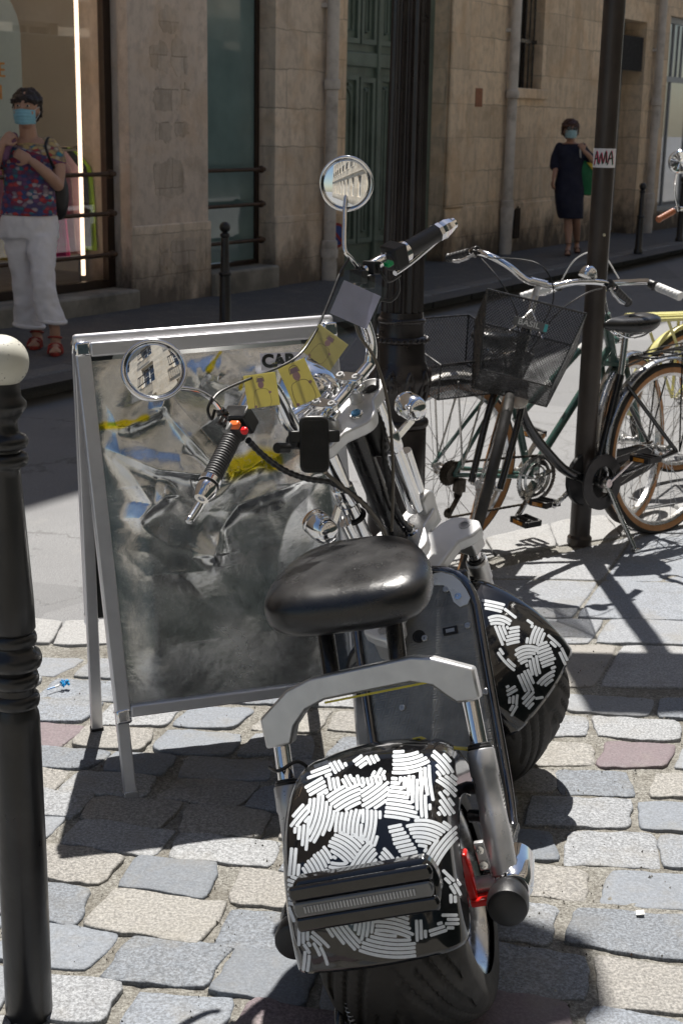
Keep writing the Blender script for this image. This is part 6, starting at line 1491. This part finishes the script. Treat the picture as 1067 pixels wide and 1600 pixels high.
def chain(bk, a, b_):
    a, b_ = Vector(a), Vector(b_); n = int((b_-a).length/.0127); m = MB()
    for i in range(n):
        p = a.lerp(b_, (i+.5)/n); d = (b_-a).normalized(); m.bar(p-d*.0052, p+d*.0052, .008, .0075 if i % 2 else .0045, up=(0, 1, 0))
    return bk.part('chain', m, CHAIN)
chain(K2, (.0, -.052, .388), (.42, -.048, .366)); chain(K2, (-.005, -.055, .176), (.42, -.048, .175)); 
chain(K1, (0, -.05, .37), (.2, -.05, .36))
m = MB(); m.tube([(.265, 0, .72), (.245, 0, .80)], .013, 12); K2.part('seat_post', m, CHROME)
saddle(K2, (.235, 0, .83))
m = MB(K2.S); m.tube([(0, 0, .58), (0, 0, .70)], .0125, 14); m.tube([(0, 0, .69), (.06, 0, .70)], .012, 12); K2.part('stem', m, CHROME)
bars(K2, [(.06, 0, .70), (.06, -.10, .705), (.05, -.17, .71), (.03, -.20, .705), (.0, -.25, .70), (-.035, -.32, .69)], .11, WHITE_RUB, levermat=CHROME)
m = MB(K2.S); m.tube(smoothpath([(.05, .20, .70), (.07, .12, .80), (.08, .02, .82), (.06, -.05, .72)], 7), .003, 6); K2.part('white_cable', m, WHITE_RUB)
m = MB(K2.S); m.lathe([(.0, -.05), (.022, -.045), (.034, -.02), (.037, .008), (.035, .016), (.0, .022)], (.09, -.0, .47), (1, 0, 0), 30); K2.part('headlamp', m, CHROME)
m = MB(K2.S); m.tube([(.0, -.0, .47), (.09, 0, .47)], .006, 6); K2.part('lamp_stay', m, CHROME)
basket(K2, [(-.20, -.19, .80), (.22, -.19, .80), (.22, .19, .88), (-.20, .19, .88)], [(-.17, -.15, .665), (.19, -.15, .665), (.19, .15, .70), (-.17, .15, .70)], 'rear_basket', None, nu=.014)
m = MB(); m.lathe([(.0, 0), (.024, .0), (.026, .006), (.020, .012), (.0, .014)], (-.385, 0, .47), (-1, 0, .1), 24); K2.part('rear_reflector', m, pm('red_reflector', (.55, .02, .02), .2, coat=1))

# ---- pale yellow bicycle behind at the right edge
K3 = Bike('yellow_bicycle', 'pale yellow bicycle with matching rear rack at the right edge, behind the green one', 1.60, 6.70, R(33), -.03, .1, 1.03, YFRAME)
K3.wheel(Matrix(), hubR, 'rear_wheel'); K3.wheel(K3.S, hubF, 'front_wheel')
K3.guard(Matrix(), hubR, R(20), R(185), 'rear_mudguard', mat_=YFRAME); K3.guard(K3.S, hubF, R(40), R(185), 'front_mudguard', r=.366, mat_=YFRAME)
def diamond(bk, mat_, bb, hd=(.42, .60)):
    h0, h1 = bk.s2b((0, 0, hd[0])), bk.s2b((0, 0, hd[1])); m = MB(); m.tube([h0, h1], .019, 14); f_ = bk.part('frame', m, mat_)
    for a, b_, r_, nm in ((bk.s2b((0, 0, hd[0]+.03)), bb, .017, 'down_tube'), (bk.s2b((0, 0, hd[1]-.04)), Vector((.31, 0, .55)), .014, 'top_tube'), (bb, Vector((.26, 0, .74)), .016, 'seat_tube')):
        m = MB(); m.tube([a, b_], r_, 12); m.build(nm, mat_, f_)
    for sy in (-1, 1):
        m = MB(); m.tube([(0, sy*.065, .345), bb], .009, 8); m.build('chain_stay', mat_, f_)
        m = MB(); m.tube([(0, sy*.065, .345), (.25, sy*.02, .68)], .008, 8); m.build('seat_stay', mat_, f_)
        m = MB(bk.S); m.tube([(0, sy*.05, .385), (.045, sy*.05, .01)], .012, 10); bk.part('fork_leg', m, mat_)
    m = MB(bk.S); m.box((0, 0, .39), (.035, .12, .025)); bk.part('fork_crown', m, mat_, bevel=.006)
    m = MB(); m.tube([(.26, 0, .72), (.24, 0, .82)], .013, 12); bk.part('seat_post', m, CHROME); return f_
BB3 = Vector((.43, 0, .28)); diamond(K3, YFRAME, BB3); chainring(K3, BB3, .09); crank(K3, BB3, R(-60), 'R'); crank(K3, BB3, R(120), 'L'); chain(K3, (0, -.05, .385), (.43, -.048, .37)); chain(K3, (0, -.05, .305), (.43, -.048, .19))
saddle(K3, (.225, 0, .85), pm('brown_leather', (.10, .03, .015), .4))
m = MB(); m.tube([(-.36, .075, .76), (.14, .075, .745), (.14, -.075, .745), (-.36, -.075, .76)], .009, 10, closed=True); rk3 = K3.part('rear_rack', m, YFRAME)
for y_ in (-.03, .03): m = MB(); m.tube([(-.36, y_, .765), (.14, y_, .75)], .008, 8); m.build('rack_bar', YFRAME, rk3)
m = MB(); m.bar((-.36, 0, .772), (.10, 0, .757), .03, .006); m.build('rack_plate', YFRAME, rk3)
for sy in (-1, 1):
    for x in (-.24, -.02): m = MB(); m.tube([(0, sy*.085, .345), (x, sy*.075, .75)], .007, 8); m.build('rack_leg', YFRAME, rk3)
m = MB(); m.lathe([(.0, 0), (.028, .0), (.03, .01), (.02, .02), (.0, .022)], (-.372, 0, .74), (-1, 0, 0), 20); m.build('rear_reflector', bpy.data.materials['red_reflector'], rk3)
m = MB(K3.S); m.tube([(0, 0, .58), (0, 0, .72), (.05, 0, .74)], .0125, 12); K3.part('stem', m, CHROME)
bars(K3, [(.05, 0, .74), (.05, -.10, .75), (.03, -.2, .77), (-.08, -.29, .75)], .11, WHITE_RUB)
# ---- far bicycle with brown grips and a mirror, mostly out of the picture
K4 = Bike('mirror_bicycle', 'bicycle at the right edge with brown leather grips and round mirror, farthest in the row', 1.77, 7.0, R(80), -.03, .15, 1.03, BFRAME)
K4.wheel(Matrix(), hubR, 'rear_wheel'); K4.wheel(K4.S, hubF, 'front_wheel'); diamond(K4, BFRAME, BB3); saddle(K4, (.225, 0, .85)); chainring(K4, BB3, .09); crank(K4, BB3, R(-60), 'R'); crank(K4, BB3, R(120), 'L')
m = MB(K4.S); m.tube([(0, 0, .58), (0, 0, .84), (.05, 0, .85)], .0125, 12); K4.part('stem', m, CHROME)
hb4 = bars(K4, [(.05, 0, .85), (.05, -.10, .87), (.03, -.2, .90), (-.08, -.31, .89)], .12, pm('brown_grip_leather', (.30, .10, .04), .45), levermat=CHROME)
mc = K4.s2b((.02, .22, 1.16)); mi_ = K4.M.inverted(); nv_ = (mi_.to_3x3() @ Vector((-.25, -.95, -.1))).normalized()
m = MB(); m.tube(smoothpath([K4.s2b((0, .2, .9)), K4.s2b((.03, .23, 1.02)), mc-nv_*.015], 5), .005, 8); ms = m.build('mirror_stem', CHROME, hb4)
m = MB(); m.lathe([(.058, .0), (.060, -.004), (.045, -.02), (.0, -.026)], mc, nv_, 36); m.build('mirror_shell', CHROME, ms)
m = MB(); m.lathe([(.056-.056*k/8, .0005+.002*(k/8)) for k in range(9)], mc, nv_, 36); m.build('mirror_glass', bpy.data.materials['mirror_glass'], ms, ang=180)
# ================================================================== PEOPLE
SKIN = pm('skin', (.46, .27, .19), .5, 0, var=.07, scale=14); SKIN2 = pm('skin_tanned', (.42, .24, .165), .5, 0, var=.07, scale=14)
HAIRD = pm('dark_brown_hair', (.022, .013, .010), .5, 0, var=.5, scale=60, bump=.5, bscale=140); HAIRA = pm('auburn_hair', (.060, .022, .013), .5, 0, var=.5, scale=60, bump=.5, bscale=140)
MASK = pm('light_blue_mask', (.24, .50, .62), .75, 0, var=.05, scale=40); MASKW = pm('pale_green_mask', (.34, .52, .56), .75, var=.05)
def fuse(mb, name, mat_, parent, voxel=.007, smooth=4, noise_=None):
    o = mb.build(name, mat_, parent, ang=180, recalc=True)
    md = o.modifiers.new('fuse', 'REMESH'); md.mode = 'VOXEL'; md.voxel_size = voxel; md.use_smooth_shade = True
    if noise_:
        tx = bpy.data.textures.new('folds', 'CLOUDS'); tx.noise_scale = noise_[1]; tx.noise_depth = 3
        d = o.modifiers.new('folds', 'DISPLACE'); d.texture = tx; d.strength = noise_[0]; d.mid_level = .5; d.texture_coords = 'LOCAL'
    s_ = o.modifiers.new('smooth', 'SMOOTH'); s_.factor = .5; s_.iterations = smooth
    return o
def limb(mb, pts, rs, n=14, k=4):
    P = smoothpath(pts, k); rr = []
    for i in range(len(P)):
        f = i/k; a = min(int(f), len(rs)-1); b_ = min(a+1, len(rs)-1); rr.append(rs[a]+(rs[b_]-rs[a])*(f-a))
    mb.tube(P, rr, n); mb.ball(P[0], rr[0], n, 8); mb.ball(P[-1], rr[-1], n, 8); return mb
def loft(mb, secs, n=32, k=4, yaw=0.0):
    """secs: (centre, half width, half depth); rounded-box sections, closed at both ends"""
    C_ = smoothpath([s_[0] for s_ in secs], k); W_ = smoothpath([(s_[1], s_[2], 0) for s_ in secs], k); vs = []; fs = []; N = len(C_)
    for i in range(N):
        for j in range(n):
            a = 2*math.pi*j/n; e = .85; x = W_[i].x*math.copysign(abs(math.cos(a))**e, math.cos(a)); y = W_[i].y*math.copysign(abs(math.sin(a))**e, math.sin(a))
            q_ = Matrix.Rotation(yaw, 3, 'Z') @ Vector((x, y, 0)); vs.append(C_[i]+q_)
    for i in range(N-1):
        for j in range(n): fs.append((i*n+j, i*n+(j+1) % n, (i+1)*n+(j+1) % n, (i+1)*n+j))
    fs += [tuple(range(n))[::-1], tuple((N-1)*n+j for j in range(n))]; mb.add(vs, fs); return mb
def hand(mb, wrist, tip_dir, palm_n, curl=.5, s_=1.0, side=1):
    w_ = Vector(wrist); d = Vector(tip_dir).normalized(); n_ = Vector(palm_n); n_ = (n_-d*n_.dot(d)).normalized(); x = d.cross(n_)*side
    c_ = w_+d*.045*s_; rot = Matrix((x, n_, d)).transposed(); mb.ball(c_, .04*s_, 12, 8, (.92, .42, 1.15), rot)
    for k, (off, L) in enumerate(((-.027, .060), (-.009, .070), (.009, .066), (.026, .052))):
        b_ = w_+d*.078*s_+x*off*s_; p1 = b_+(d*math.cos(curl*.7)+n_*math.sin(curl*.7))*L*.45*s_; p2 = p1+(d*math.cos(curl*1.7)+n_*math.sin(curl*1.7))*L*.33*s_; p3 = p2+(d*math.cos(curl*2.4)+n_*math.sin(curl*2.4))*L*.22*s_
        mb.tube([b_-d*.02, b_, p1, p2, p3], [.0095*s_, .0092*s_, .0085*s_, .0078*s_, .0065*s_], 8); mb.ball(p3, .0066*s_, 8, 6)
    b_ = w_+d*.03*s_-x*.028*s_; p1 = b_+(d*.6-x*.75+n_*.2).normalized()*.034*s_; p2 = p1+(d*.9-x*.2+n_*.3).normalized()*.028*s_
    mb.tube([b_, p1, p2], [.012*s_, .0105*s_, .008*s_], 8); mb.ball(p2, .008*s_, 8, 6); return mb
def head(mb, c, yaw=0.0, s_=1.0):
    Rm = Matrix.Rotation(yaw, 3, 'Z'); c = Vector(c)
    P = lambda x, y, z: c + Rm @ Vector((x*s_, y*s_, z*s_))
    mb.ball(P(0, .012, .02), .1, 24, 16, (.76*s_, .93*s_, .98*s_), Rm); mb.ball(P(0, -.018, -.045), .07, 20, 14, (.80*s_, .86*s_, .98*s_), Rm)
    mb.ball(P(0, -.052, -.088), .026, 12, 8, (1.05*s_, .8*s_, .8*s_), Rm)
    mb.tube([P(0, -.083, .015), P(0, -.098, -.018), P(0, -.100, -.028)], [.008*s_, .012*s_, .013*s_], 8); mb.ball(P(0, -.088, .0), .012, 8, 6, (1, 1, 1.6), Rm)
    mb.ball(P(0, -.083, -.058), .018, 10, 6, (1.25, .5, .45), Rm)
    for sx in (-1, 1):
        mb.ball(P(sx*.076, .012, -.008), .02, 10, 8, (.35*s_, .6*s_, 1.35*s_), Rm)
        mb.ball(P(sx*.040, -.062, -.02), .025, 10, 8, (1, .8, .8), Rm)
    return P, Rm
def face_bits(parent, P, Rm, s_, hairm, maskm, glasses=False):
    for sx in (-1, 1):
        if glasses: continue
        m = MB(); m.ball(P(sx*.031, -.0765, .022), .0125*s_, 12, 8, (1, .55, .55), Rm); e = m.build('eye', pm('eye_white', (.55, .53, .5), .3), parent)
        m = MB(); m.ball(P(sx*.031, -.0825, .022), .006*s_, 10, 6, (1, .5, 1), Rm); m.build('iris', pm('dark_iris', (.02, .012, .01), .2), e)
        m = MB(); m.tube(smoothpath([P(sx*.012, -.084, .040), P(sx*.031, -.086, .047), P(sx*.052, -.073, .040)], 4), .0038*s_, 6); m.build('eyebrow', hairm, parent)
    if glasses:
        m = MB()
        for sx in (-1, 1): m.ball(P(sx*.032, -.090, .018), .029*s_, 16, 10, (1, .25, .82), Rm); m.tube([P(sx*.058, -.082, .024), P(sx*.082, .01, .018)], .003*s_, 6)
        m.tube([P(-.01, -.097, .024), P(.01, -.097, .024)], .004*s_, 6); m.build('sunglasses', pm('dark_lens', (.006, .006, .008), .08, coat=1), parent)
    # mask: bulged, pleated sheet over nose and chin
    def f(u, v):
        t_ = (u-.5)*2; h = v; x = .073*t_*(1-.10*(1-h)**2 - .06*h); z = -.092+.096*h - .012*abs(t_)*(h-.4)
        y = -.112 + .062*t_*t_ + .020*(1-h)**2*.6 + .010*(abs(h-.62)) + .0022*math.sin(h*30)
        return P(x, y, z)
    m = MB(); m.grid(f, 22, 22); mk = m.build('face_mask', maskm, parent, solid=.003, ang=180, recalc=False)
    for sx in (-1, 1): m = MB(); m.tube(smoothpath([P(sx*.068, -.055, -.005), P(sx*.080, -.01, .015), P(sx*.082, .02, .01)], 4), .0016, 5); m.tube(smoothpath([P(sx*.064, -.05, -.075), P(sx*.080, -.0, -.03), P(sx*.082, .02, -.01)], 4), .0016, 5); m.build('ear_loop', WHITE_RUB, mk)
def hair(parent, P, Rm, s_, mat_, long=False):
    g = random.Random(4); m = MB()
    m.ball(P(0, .028, .040), .1, 22, 14, (.86*s_, .98*s_, .90*s_), Rm)
    m.ball(P(0, .055, -.02), .085, 18, 12, (.92*s_, .75*s_, (1.0 if long else .8)*s_), Rm)
    m.ball(P(0, -.052, .066), .05, 14, 10, (1.25*s_, .55*s_, .50*s_), Rm)
    for k in range(70 if not long else 110):                                       # locks
        a = g.uniform(-math.pi*.08, math.pi*1.08) if k % 3 else g.uniform(math.pi*1.15, math.pi*1.85)
        front = math.sin(a) < 0
        x0, y0 = .03*math.cos(a), .03*math.sin(a)+.02; rx = (.094 if long else .086)
        x1, y1 = rx*math.cos(a), (.080 if front else .092)*math.sin(a)+.015; zt = .060 if front else (-.060 if long else g.uniform(-.055, -.02)); zt += g.uniform(-.014, .014)
        if not front and abs(math.sin(a)) < .3: zt = (-.045 if long else -.03)+g.uniform(-.02, .01)
        pts = [P(x0*.8, y0, .126), P(x1*.62, .01+y1*.62, .108), P(x1*1.0, y1*1.02, .060), P(x1*(1.10 if long else 1.0), y1*1.02, zt)]
        if front: pts[-1] = P(x1*.88, min(y1, -.066)-.010, zt-.012)
        q3 = .7 if front else 1.0; m.tube(smoothpath(pts, 4), [.012*s_*q3]*9+[.010*s_*q3, .008*s_*q3, .006*s_, .003*s_], 6)
    return fuse(m, 'hair', mat_, parent, voxel=.0045, smooth=1, noise_=(.022, .022))

# ---- woman in printed top and white trousers, left
Y1 = 9.42
def J(px, py, dy=0.0): return at(px, py, Y1+dy)
g1 = ground(72, 548, .088)
W1 = thing('person', 'woman in colourful printed top, white trousers and red sandals wearing a blue mask', 'person', loc=(g1.x, g1.y, .088))
T1 = Matrix.Translation((-g1.x, -g1.y, -.088))
hc = J(42, 171, -.01)
m = MB(T1); P1, R1 = head(m, hc, R(-4), 1.0)
limb(m, [J(43, 196, .03), J(46, 218, .04)], [.052, .058])
# torso, arms, legs under the clothes
loft(m, [(J(46, 214, .05), .06, .05), (J(46, 226, .05), .16, .085), (J(47, 255, .04), .15, .10), (J(47, 300, .03), .13, .095), (J(47, 345, .03), .14, .09)])
limb(m, [J(79, 231, .05), J(92, 258, .03), J(91, 289, -.02)], [.048, .045, .038]); limb(m, [J(91, 289, -.02), J(72, 270, -.13), J(52, 253, -.155)], [.040, .036, .026])
hand(m, J(50, 252, -.155), J(25, 238, -.16)-J(50, 252, -.155), (.1, .9, -.2), curl=.6, s_=1.0, side=-1)
limb(m, [J(12, 232, .05), J(-6, 256, .02), J(-12, 275, -.03)], [.046, .043, .038]); limb(m, [J(-12, 275, -.03), J(-4, 248, -.12), J(3, 226, -.14)], [.038, .034, .026])
hand(m, J(3, 227, -.14), J(17, 210, -.13)-J(3, 227, -.14), (.3, .8, -.2), curl=1.0, s_=1.0, side=1)
for (hip, knee, ank, toe) in (((66, 350, .0), (68, 430, -.10), (86, 512, -.10), (87, 534, -.22)), ((30, 350, .03), (36, 432, .05), (58, 516, .12), (54, 538, .02))):
    limb(m, [J(*hip), J(*knee), J(*ank)], [.068, .050, .034])
    A = J(*ank); B_ = J(*toe); B_.z = .088+.035; H = Vector((A.x, A.y+.035, .088+.045)); A.z = max(A.z, .16)
    limb(m, [A, Vector((A.x, A.y+.01, .16)), H], [.034, .034, .034]); limb(m, [H, (H+B_)/2+Vector((0, 0, .008)), B_], [.034, .034, .026])
    for k in range(5): q_ = B_+Vector(((k-2)*.014, -.012+.004*abs(k-1), -.008)); m.ball(q_, .0105 if k else .013, 8, 6, (1, 1.8, 1))
fuse(m, 'body', SKIN, W1, voxel=.0065, smooth=3)
face_bits(W1, P1, R1, 1.0, HAIRD, MASK); 
for o in W1.children:
    if o.name.split('.')[0] in ('eye', 'eyebrow', 'face_mask'):
        o.data.transform(T1)
        for c_ in o.children: c_.data.transform(T1)
P1b = lambda x, y, z: T1 @ P1(x, y, z)
hair(W1, P1b, R1, 1.0, HAIRD)
# blouse
t = NT('printed_blouse'); oc = t.tc(); sz = t.n('ShaderNodeSeparateXYZ'); t.l(oc, sz.inputs[0])
v1 = t.n('ShaderNodeTexVoronoi'); v1.inputs['Scale'].default_value = 30; wz = t.mapping(oc, scale=(1, 1, 1.5)); t.l(wz, v1.inputs['Vector'])
sepc = t.n('ShaderNodeSeparateColor'); t.l(v1.outputs['Color'], sepc.inputs[0])
low = t.ramp(sepc.outputs[0], [(0, (.30, .03, .05)), (.22, (.05, .08, .22)), (.42, (.42, .36, .38)), (.58, (.16, .07, .17)), (.72, (.45, .06, .06)), (.86, (.04, .20, .25)), (1, (.45, .40, .36))], 'CONSTANT')
upc = t.ramp(sepc.outputs[1], [(0, (.46, .34, .16)), (.35, (.50, .42, .30)), (.6, (.05, .24, .30)), (.72, (.42, .06, .05)), (.84, (.48, .36, .15))], 'CONSTANT')
rim_ = t.ramp(v1.outputs['Distance'], [(.45, 0.0), (.62, .55)])
sel = t.math('GREATER_THAN', t.math('ADD', sz.outputs[2], t.math('MULTIPLY', sz.outputs[0], .35)), 1.26)
c = t.mix(sel, low, upc); c = t.mix(rim_, c, (.06, .04, .10))
band = t.math('GREATER_THAN', t.math('SINE', t.math('MULTIPLY', sz.outputs[2], 62)), .55); c = t.mix(t.math('MULTIPLY', band, t.math('SUBTRACT', .5, t.math('MULTIPLY', sel, .5))), c, (.10, .05, .12))
t.set('Base Color', c); t.set('Roughness', .8); BLOUSE = t.mat
m = MB(T1)
loft(m, [(J(46, 222, .05), .115, .07), (J(46, 229, .045), .175, .098), (J(46, 250, .035), .172, .125), (J(47, 285, .02), .158, .122), (J(46, 315, .01), .172, .128), (J(45, 336, .01), .182, .132)])
limb(m, [J(76, 229, .05), J(84, 241, .045), J(89, 250, .04)], [.062, .064, .062]); limb(m, [J(15, 230, .05), J(7, 241, .045), J(1, 250, .04)], [.060, .062, .060])
bl_ = fuse(m, 'blouse', BLOUSE, W1, voxel=.009, smooth=3, noise_=(.012, .09))
# trousers
LINEN = pm('white_linen', (.80, .78, .80), .85, 0, var=.05, scale=5, bump=.25, bscale=14)
m = MB(T1); loft(m, [(J(46, 328, .02), .155, .115), (J(46, 345, .02), .185, .135), (J(47, 372, .02), .185, .130)])
loft(m, [(J(66, 365, .0), .098, .115), (J(67, 400, -.05), .085, .10), (J(68, 435, -.10), .074, .085), (J(74, 475, -.10), .080, .085), (J(82, 501, -.10), .090, .092)])
loft(m, [(J(29, 365, .03), .092, .115), (J(32, 400, .04), .080, .10), (J(37, 435, .05), .072, .085), (J(42, 475, .09), .084, .09), (J(46, 509, .12), .100, .100)])
tr_ = fuse(m, 'trousers', LINEN, W1, voxel=.010, smooth=2, noise_=(.030, .07))
for (a, r_) in (((82, 501, -.10), .093), ((46, 508, .12), .103)):
    c_ = J(*a); m = MB(T1); m.torus(c_, r_*.93, .014, (0.1, 0, 1), 30, 8); m.build('rolled_hem', LINEN, tr_)
# sandals
SAND = pm('red_leather', (.30, .03, .02), .45, var=.15)
for (toe, ank) in (((87, 534, -.22), (86, 512, -.10)), ((54, 538, .02), (58, 516, .12))):
    A = J(*ank); B_ = J(*toe); f0 = Vector((A.x, A.y+.05, .088+.012)); f1 = Vector((B_.x, B_.y-.03, .088+.012)); m = MB(T1)
    d = (f1-f0); m.prism([(.042*math.cos(q2)*(1.0 if math.sin(q2) > 0 else .85), math.sin(q2)*d.length*.54) for q2 in [2*math.pi*i/28 for i in range(28)]], (f0+f1)/2, Vector((0, 0, 1)).cross(d), d, .024); sd_ = m.build('sandal', SAND, W1, bevel=.004)
    for s_, hh in ((.80, .038), (.62, .052)):
        c_ = f0.lerp(f1, s_); x_ = Vector((0, 0, 1)).cross(d).normalized(); m = MB(T1); m.tube(smoothpath([c_-x_*.044, c_-x_*.034+Vector((0, 0, hh)), c_+x_*.034+Vector((0, 0, hh)), c_+x_*.044], 5), .0075, 8); m.build('strap', SAND, sd_)
    c_ = Vector((A.x, A.y, .088+.10)); m = MB(T1); m.torus(c_, .042, .0065, (0, .25, 1), 24, 8); m.build('ankle_strap', SAND, sd_)
bg1 = thing('shoulder_bag', 'black shoulder bag with thin strap carried by the woman in white trousers', 'bag', loc=(g1.x, g1.y, .088))
m = MB(T1); c_ = J(93, 306, .12); m.ball(c_, .1, 20, 14, (.62, .9, 1.55)); m.build('bag_body', pm('black_bag_leather', (.014, .012, .013), .5), bg1)
m = MB(T1); m.tube(smoothpath([J(94, 280, .1), J(77, 245, -.095), J(72, 226, -.03), J(78, 216, .05), J(88, 240, .17), J(95, 280, .16)], 6), .0085, 8); m.build('bag_strap', pm('black_strap', (.012, .012, .012), .6), bg1)
m = MB(T1); limb(m, [J(22, 214, -.02), J(10, 226, -.09), J(8, 245, -.11)], [.03, .042, .03]); cf_ = fuse(m, 'folded_scarf', pm('mauve_scarf', (.20, .10, .19), .85, var=.25), None, voxel=.008, noise_=(.01, .03)); cf_.location = (g1.x, g1.y, .088)
tag(cf_, 'mauve scarf draped over the right shoulder of the woman in white trousers', 'scarf')

# ---- woman in navy dress, right
Y2 = 17.2
def J2(px, py, dy=0.0): return at(px, py, Y2+dy)
g2 = ground(893, 397, .088); Y2 = g2.y
W2 = thing('person', 'woman in navy knee length dress with sunglasses, walking on the far pavement', 'person', loc=(g2.x, g2.y, .088))
T2 = Matrix.Translation((-g2.x, -g2.y, -.088))
m = MB(T2); P2, R2 = head(m, J2(891, 203.5), R(3), .98)
limb(m, [J2(891, 214, .03), J2(891, 224, .04)], [.045, .052])
loft(m, [(J2(891, 222, .04), .05, .045), (J2(891, 229, .04), .155, .08), (J2(891, 250, .03), .13, .09), (J2(890, 275, .03), .13, .09), (J2(889, 300, .03), .14, .1)])
limb(m, [J2(873, 230, .04), J2(868, 248, .05), J2(868, 261, .02)], [.043, .040, .033]); limb(m, [J2(868, 261, .02), J2(866, 272, -.04), J2(864, 280, -.08)], [.033, .029, .021])
hand(m, J2(864.5, 279, -.08), J2(862, 293, -.12)-J2(864.5, 279, -.08), (.8, .3, 0), curl=.5, s_=.95)
limb(m, [J2(910, 230, .04), J2(918, 246, .02), J2(926, 252, -.04)], [.043, .040, .035]); limb(m, [J2(926, 252, -.04), J2(918, 242, -.12), J2(912, 236, -.13)], [.035, .030, .022])
hand(m, J2(912, 236, -.13), J2(906, 224, -.12)-J2(912, 236, -.13), (-.2, .9, 0), curl=1.0, s_=.95)
for (hip, knee, ank, toe) in (((884, 310, .0), (887, 345, -.045), (888, 382, -.14), (886, 395, -.26)), ((897, 310, .02), (900, 345, .06), (901, 376, .22), (902, 386, .13))):
    limb(m, [J2(*hip), J2(*knee), (J2(*knee)*.55+J2(*ank)*.45)+Vector((0, .015, 0)), J2(*ank)], [.075, .050, .050, .029])
    A = J2(*ank); A.z = max(A.z, .19); B_ = J2(*toe); B_.z = .088+.03; H = Vector((A.x, A.y+.03, .088+.085)); limb(m, [A, H], [.029, .030]); limb(m, [H, (H+B_)/2+Vector((0, 0, .012)), B_], [.030, .031, .024])
    for k in range(5): m.ball(B_+Vector(((k-2)*.012, -.012, -.006)), .009, 8, 6, (1, 1.8, 1))
fuse(m, 'body', SKIN2, W2, voxel=.0075, smooth=3)
face_bits(W2, P2, R2, .98, HAIRA, MASKW, glasses=True)
for o in W2.children:
    if o.name.split('.')[0] in ('face_mask', 'sunglasses'):
        o.data.transform(T2)
        for c_ in o.children: c_.data.transform(T2)
hair(W2, lambda x, y, z: T2 @ P2(x, y, z), R2, 1.04, HAIRA, long=True)
NAVY = pm('navy_jersey', (.008, .010, .028), .8, 0, var=.2, scale=8)
m = MB(T2)
loft(m, [(J2(891, 224.5, .04), .12, .065), (J2(891, 230, .04), .175, .09), (J2(891, 245, .03), .165, .115), (J2(890, 266, .02), .145, .11), (J2(889, 290, .02), .175, .125), (J2(889, 318, -.01), .165, .135), (J2(891, 341, -.01), .145, .150)])
limb(m, [J2(874, 230, .04), J2(868, 246, .05), J2(866, 259, .03)], [.055, .060, .062]); limb(m, [J2(909, 230, .04), J2(915, 240, .03), J2(922, 248, -.01)], [.055, .058, .058])
fuse(m, 'dress', NAVY, W2, voxel=.010, smooth=3, noise_=(.012, .12))
for (toe, ank) in (((886, 395, -.26), (888, 382, -.14)), ((902, 386, .13), (901, 376, .22))):
    A = J2(*ank); B_ = J2(*toe); f0 = Vector((A.x, A.y+.05, .088+.055)); f1 = Vector((B_.x, B_.y-.03, .088+.008)); m = MB(T2); m.bar(f0, f1, .065, .012, up=(0, 0, 1)); m.cyl(f0+Vector((0, -.01, 0)), f0+Vector((0, -.01, -.052)), .012, .008, 10); sd_ = m.build('heeled_sandal', pm('dark_brown_leather', (.06, .03, .02), .5), W2)
    m = MB(T2); m.torus(Vector((A.x, A.y+.005, .088+.13)), .036, .005, (0, .2, 1), 20, 6); c_ = f0.lerp(f1, .8); m.tube(smoothpath([c_+Vector((-.036, 0, 0)), c_+Vector((-.02, 0, .04)), c_+Vector((.02, 0, .04)), c_+Vector((.036, 0, 0))], 4), .006, 6); m.build('strap', bpy.data.materials['dark_brown_leather'], sd_)
bg2 = thing('tote_bag', 'green tote bag with a yellow corner hanging from the shoulder of the woman in navy', 'bag', loc=(g2.x, g2.y, .088))
m = MB(T2); loft(m, [(J2(915, 250, .02), .06, .03), (J2(917, 262, .02), .13, .055), (J2(916, 282, .02), .13, .075), (J2(915, 305, .02), .07, .05)]); fuse(m, 'bag_body', pm('green_canvas', (.012, .16, .055), .7, var=.2, scale=8), bg2, voxel=.012, noise_=(.03, .12))
m = MB(T2); m.prism([(-.04, .06), (.09, .05), (.09, -.09)], J2(921, 262, -.045), (1, 0, 0), (0, 0, 1), .02); m.build('yellow_panel', pm('yellow_canvas', (.60, .46, .06), .7), bg2)
m = MB(T2); m.tube(smoothpath([J2(907, 255, .0), J2(906, 236, -.10), J2(908, 226, .02), J2(920, 244, .10), J2(922, 256, .05)], 6), .010, 8); m.build('handle', pm('white_handle', (.6, .6, .6), .6), bg2)
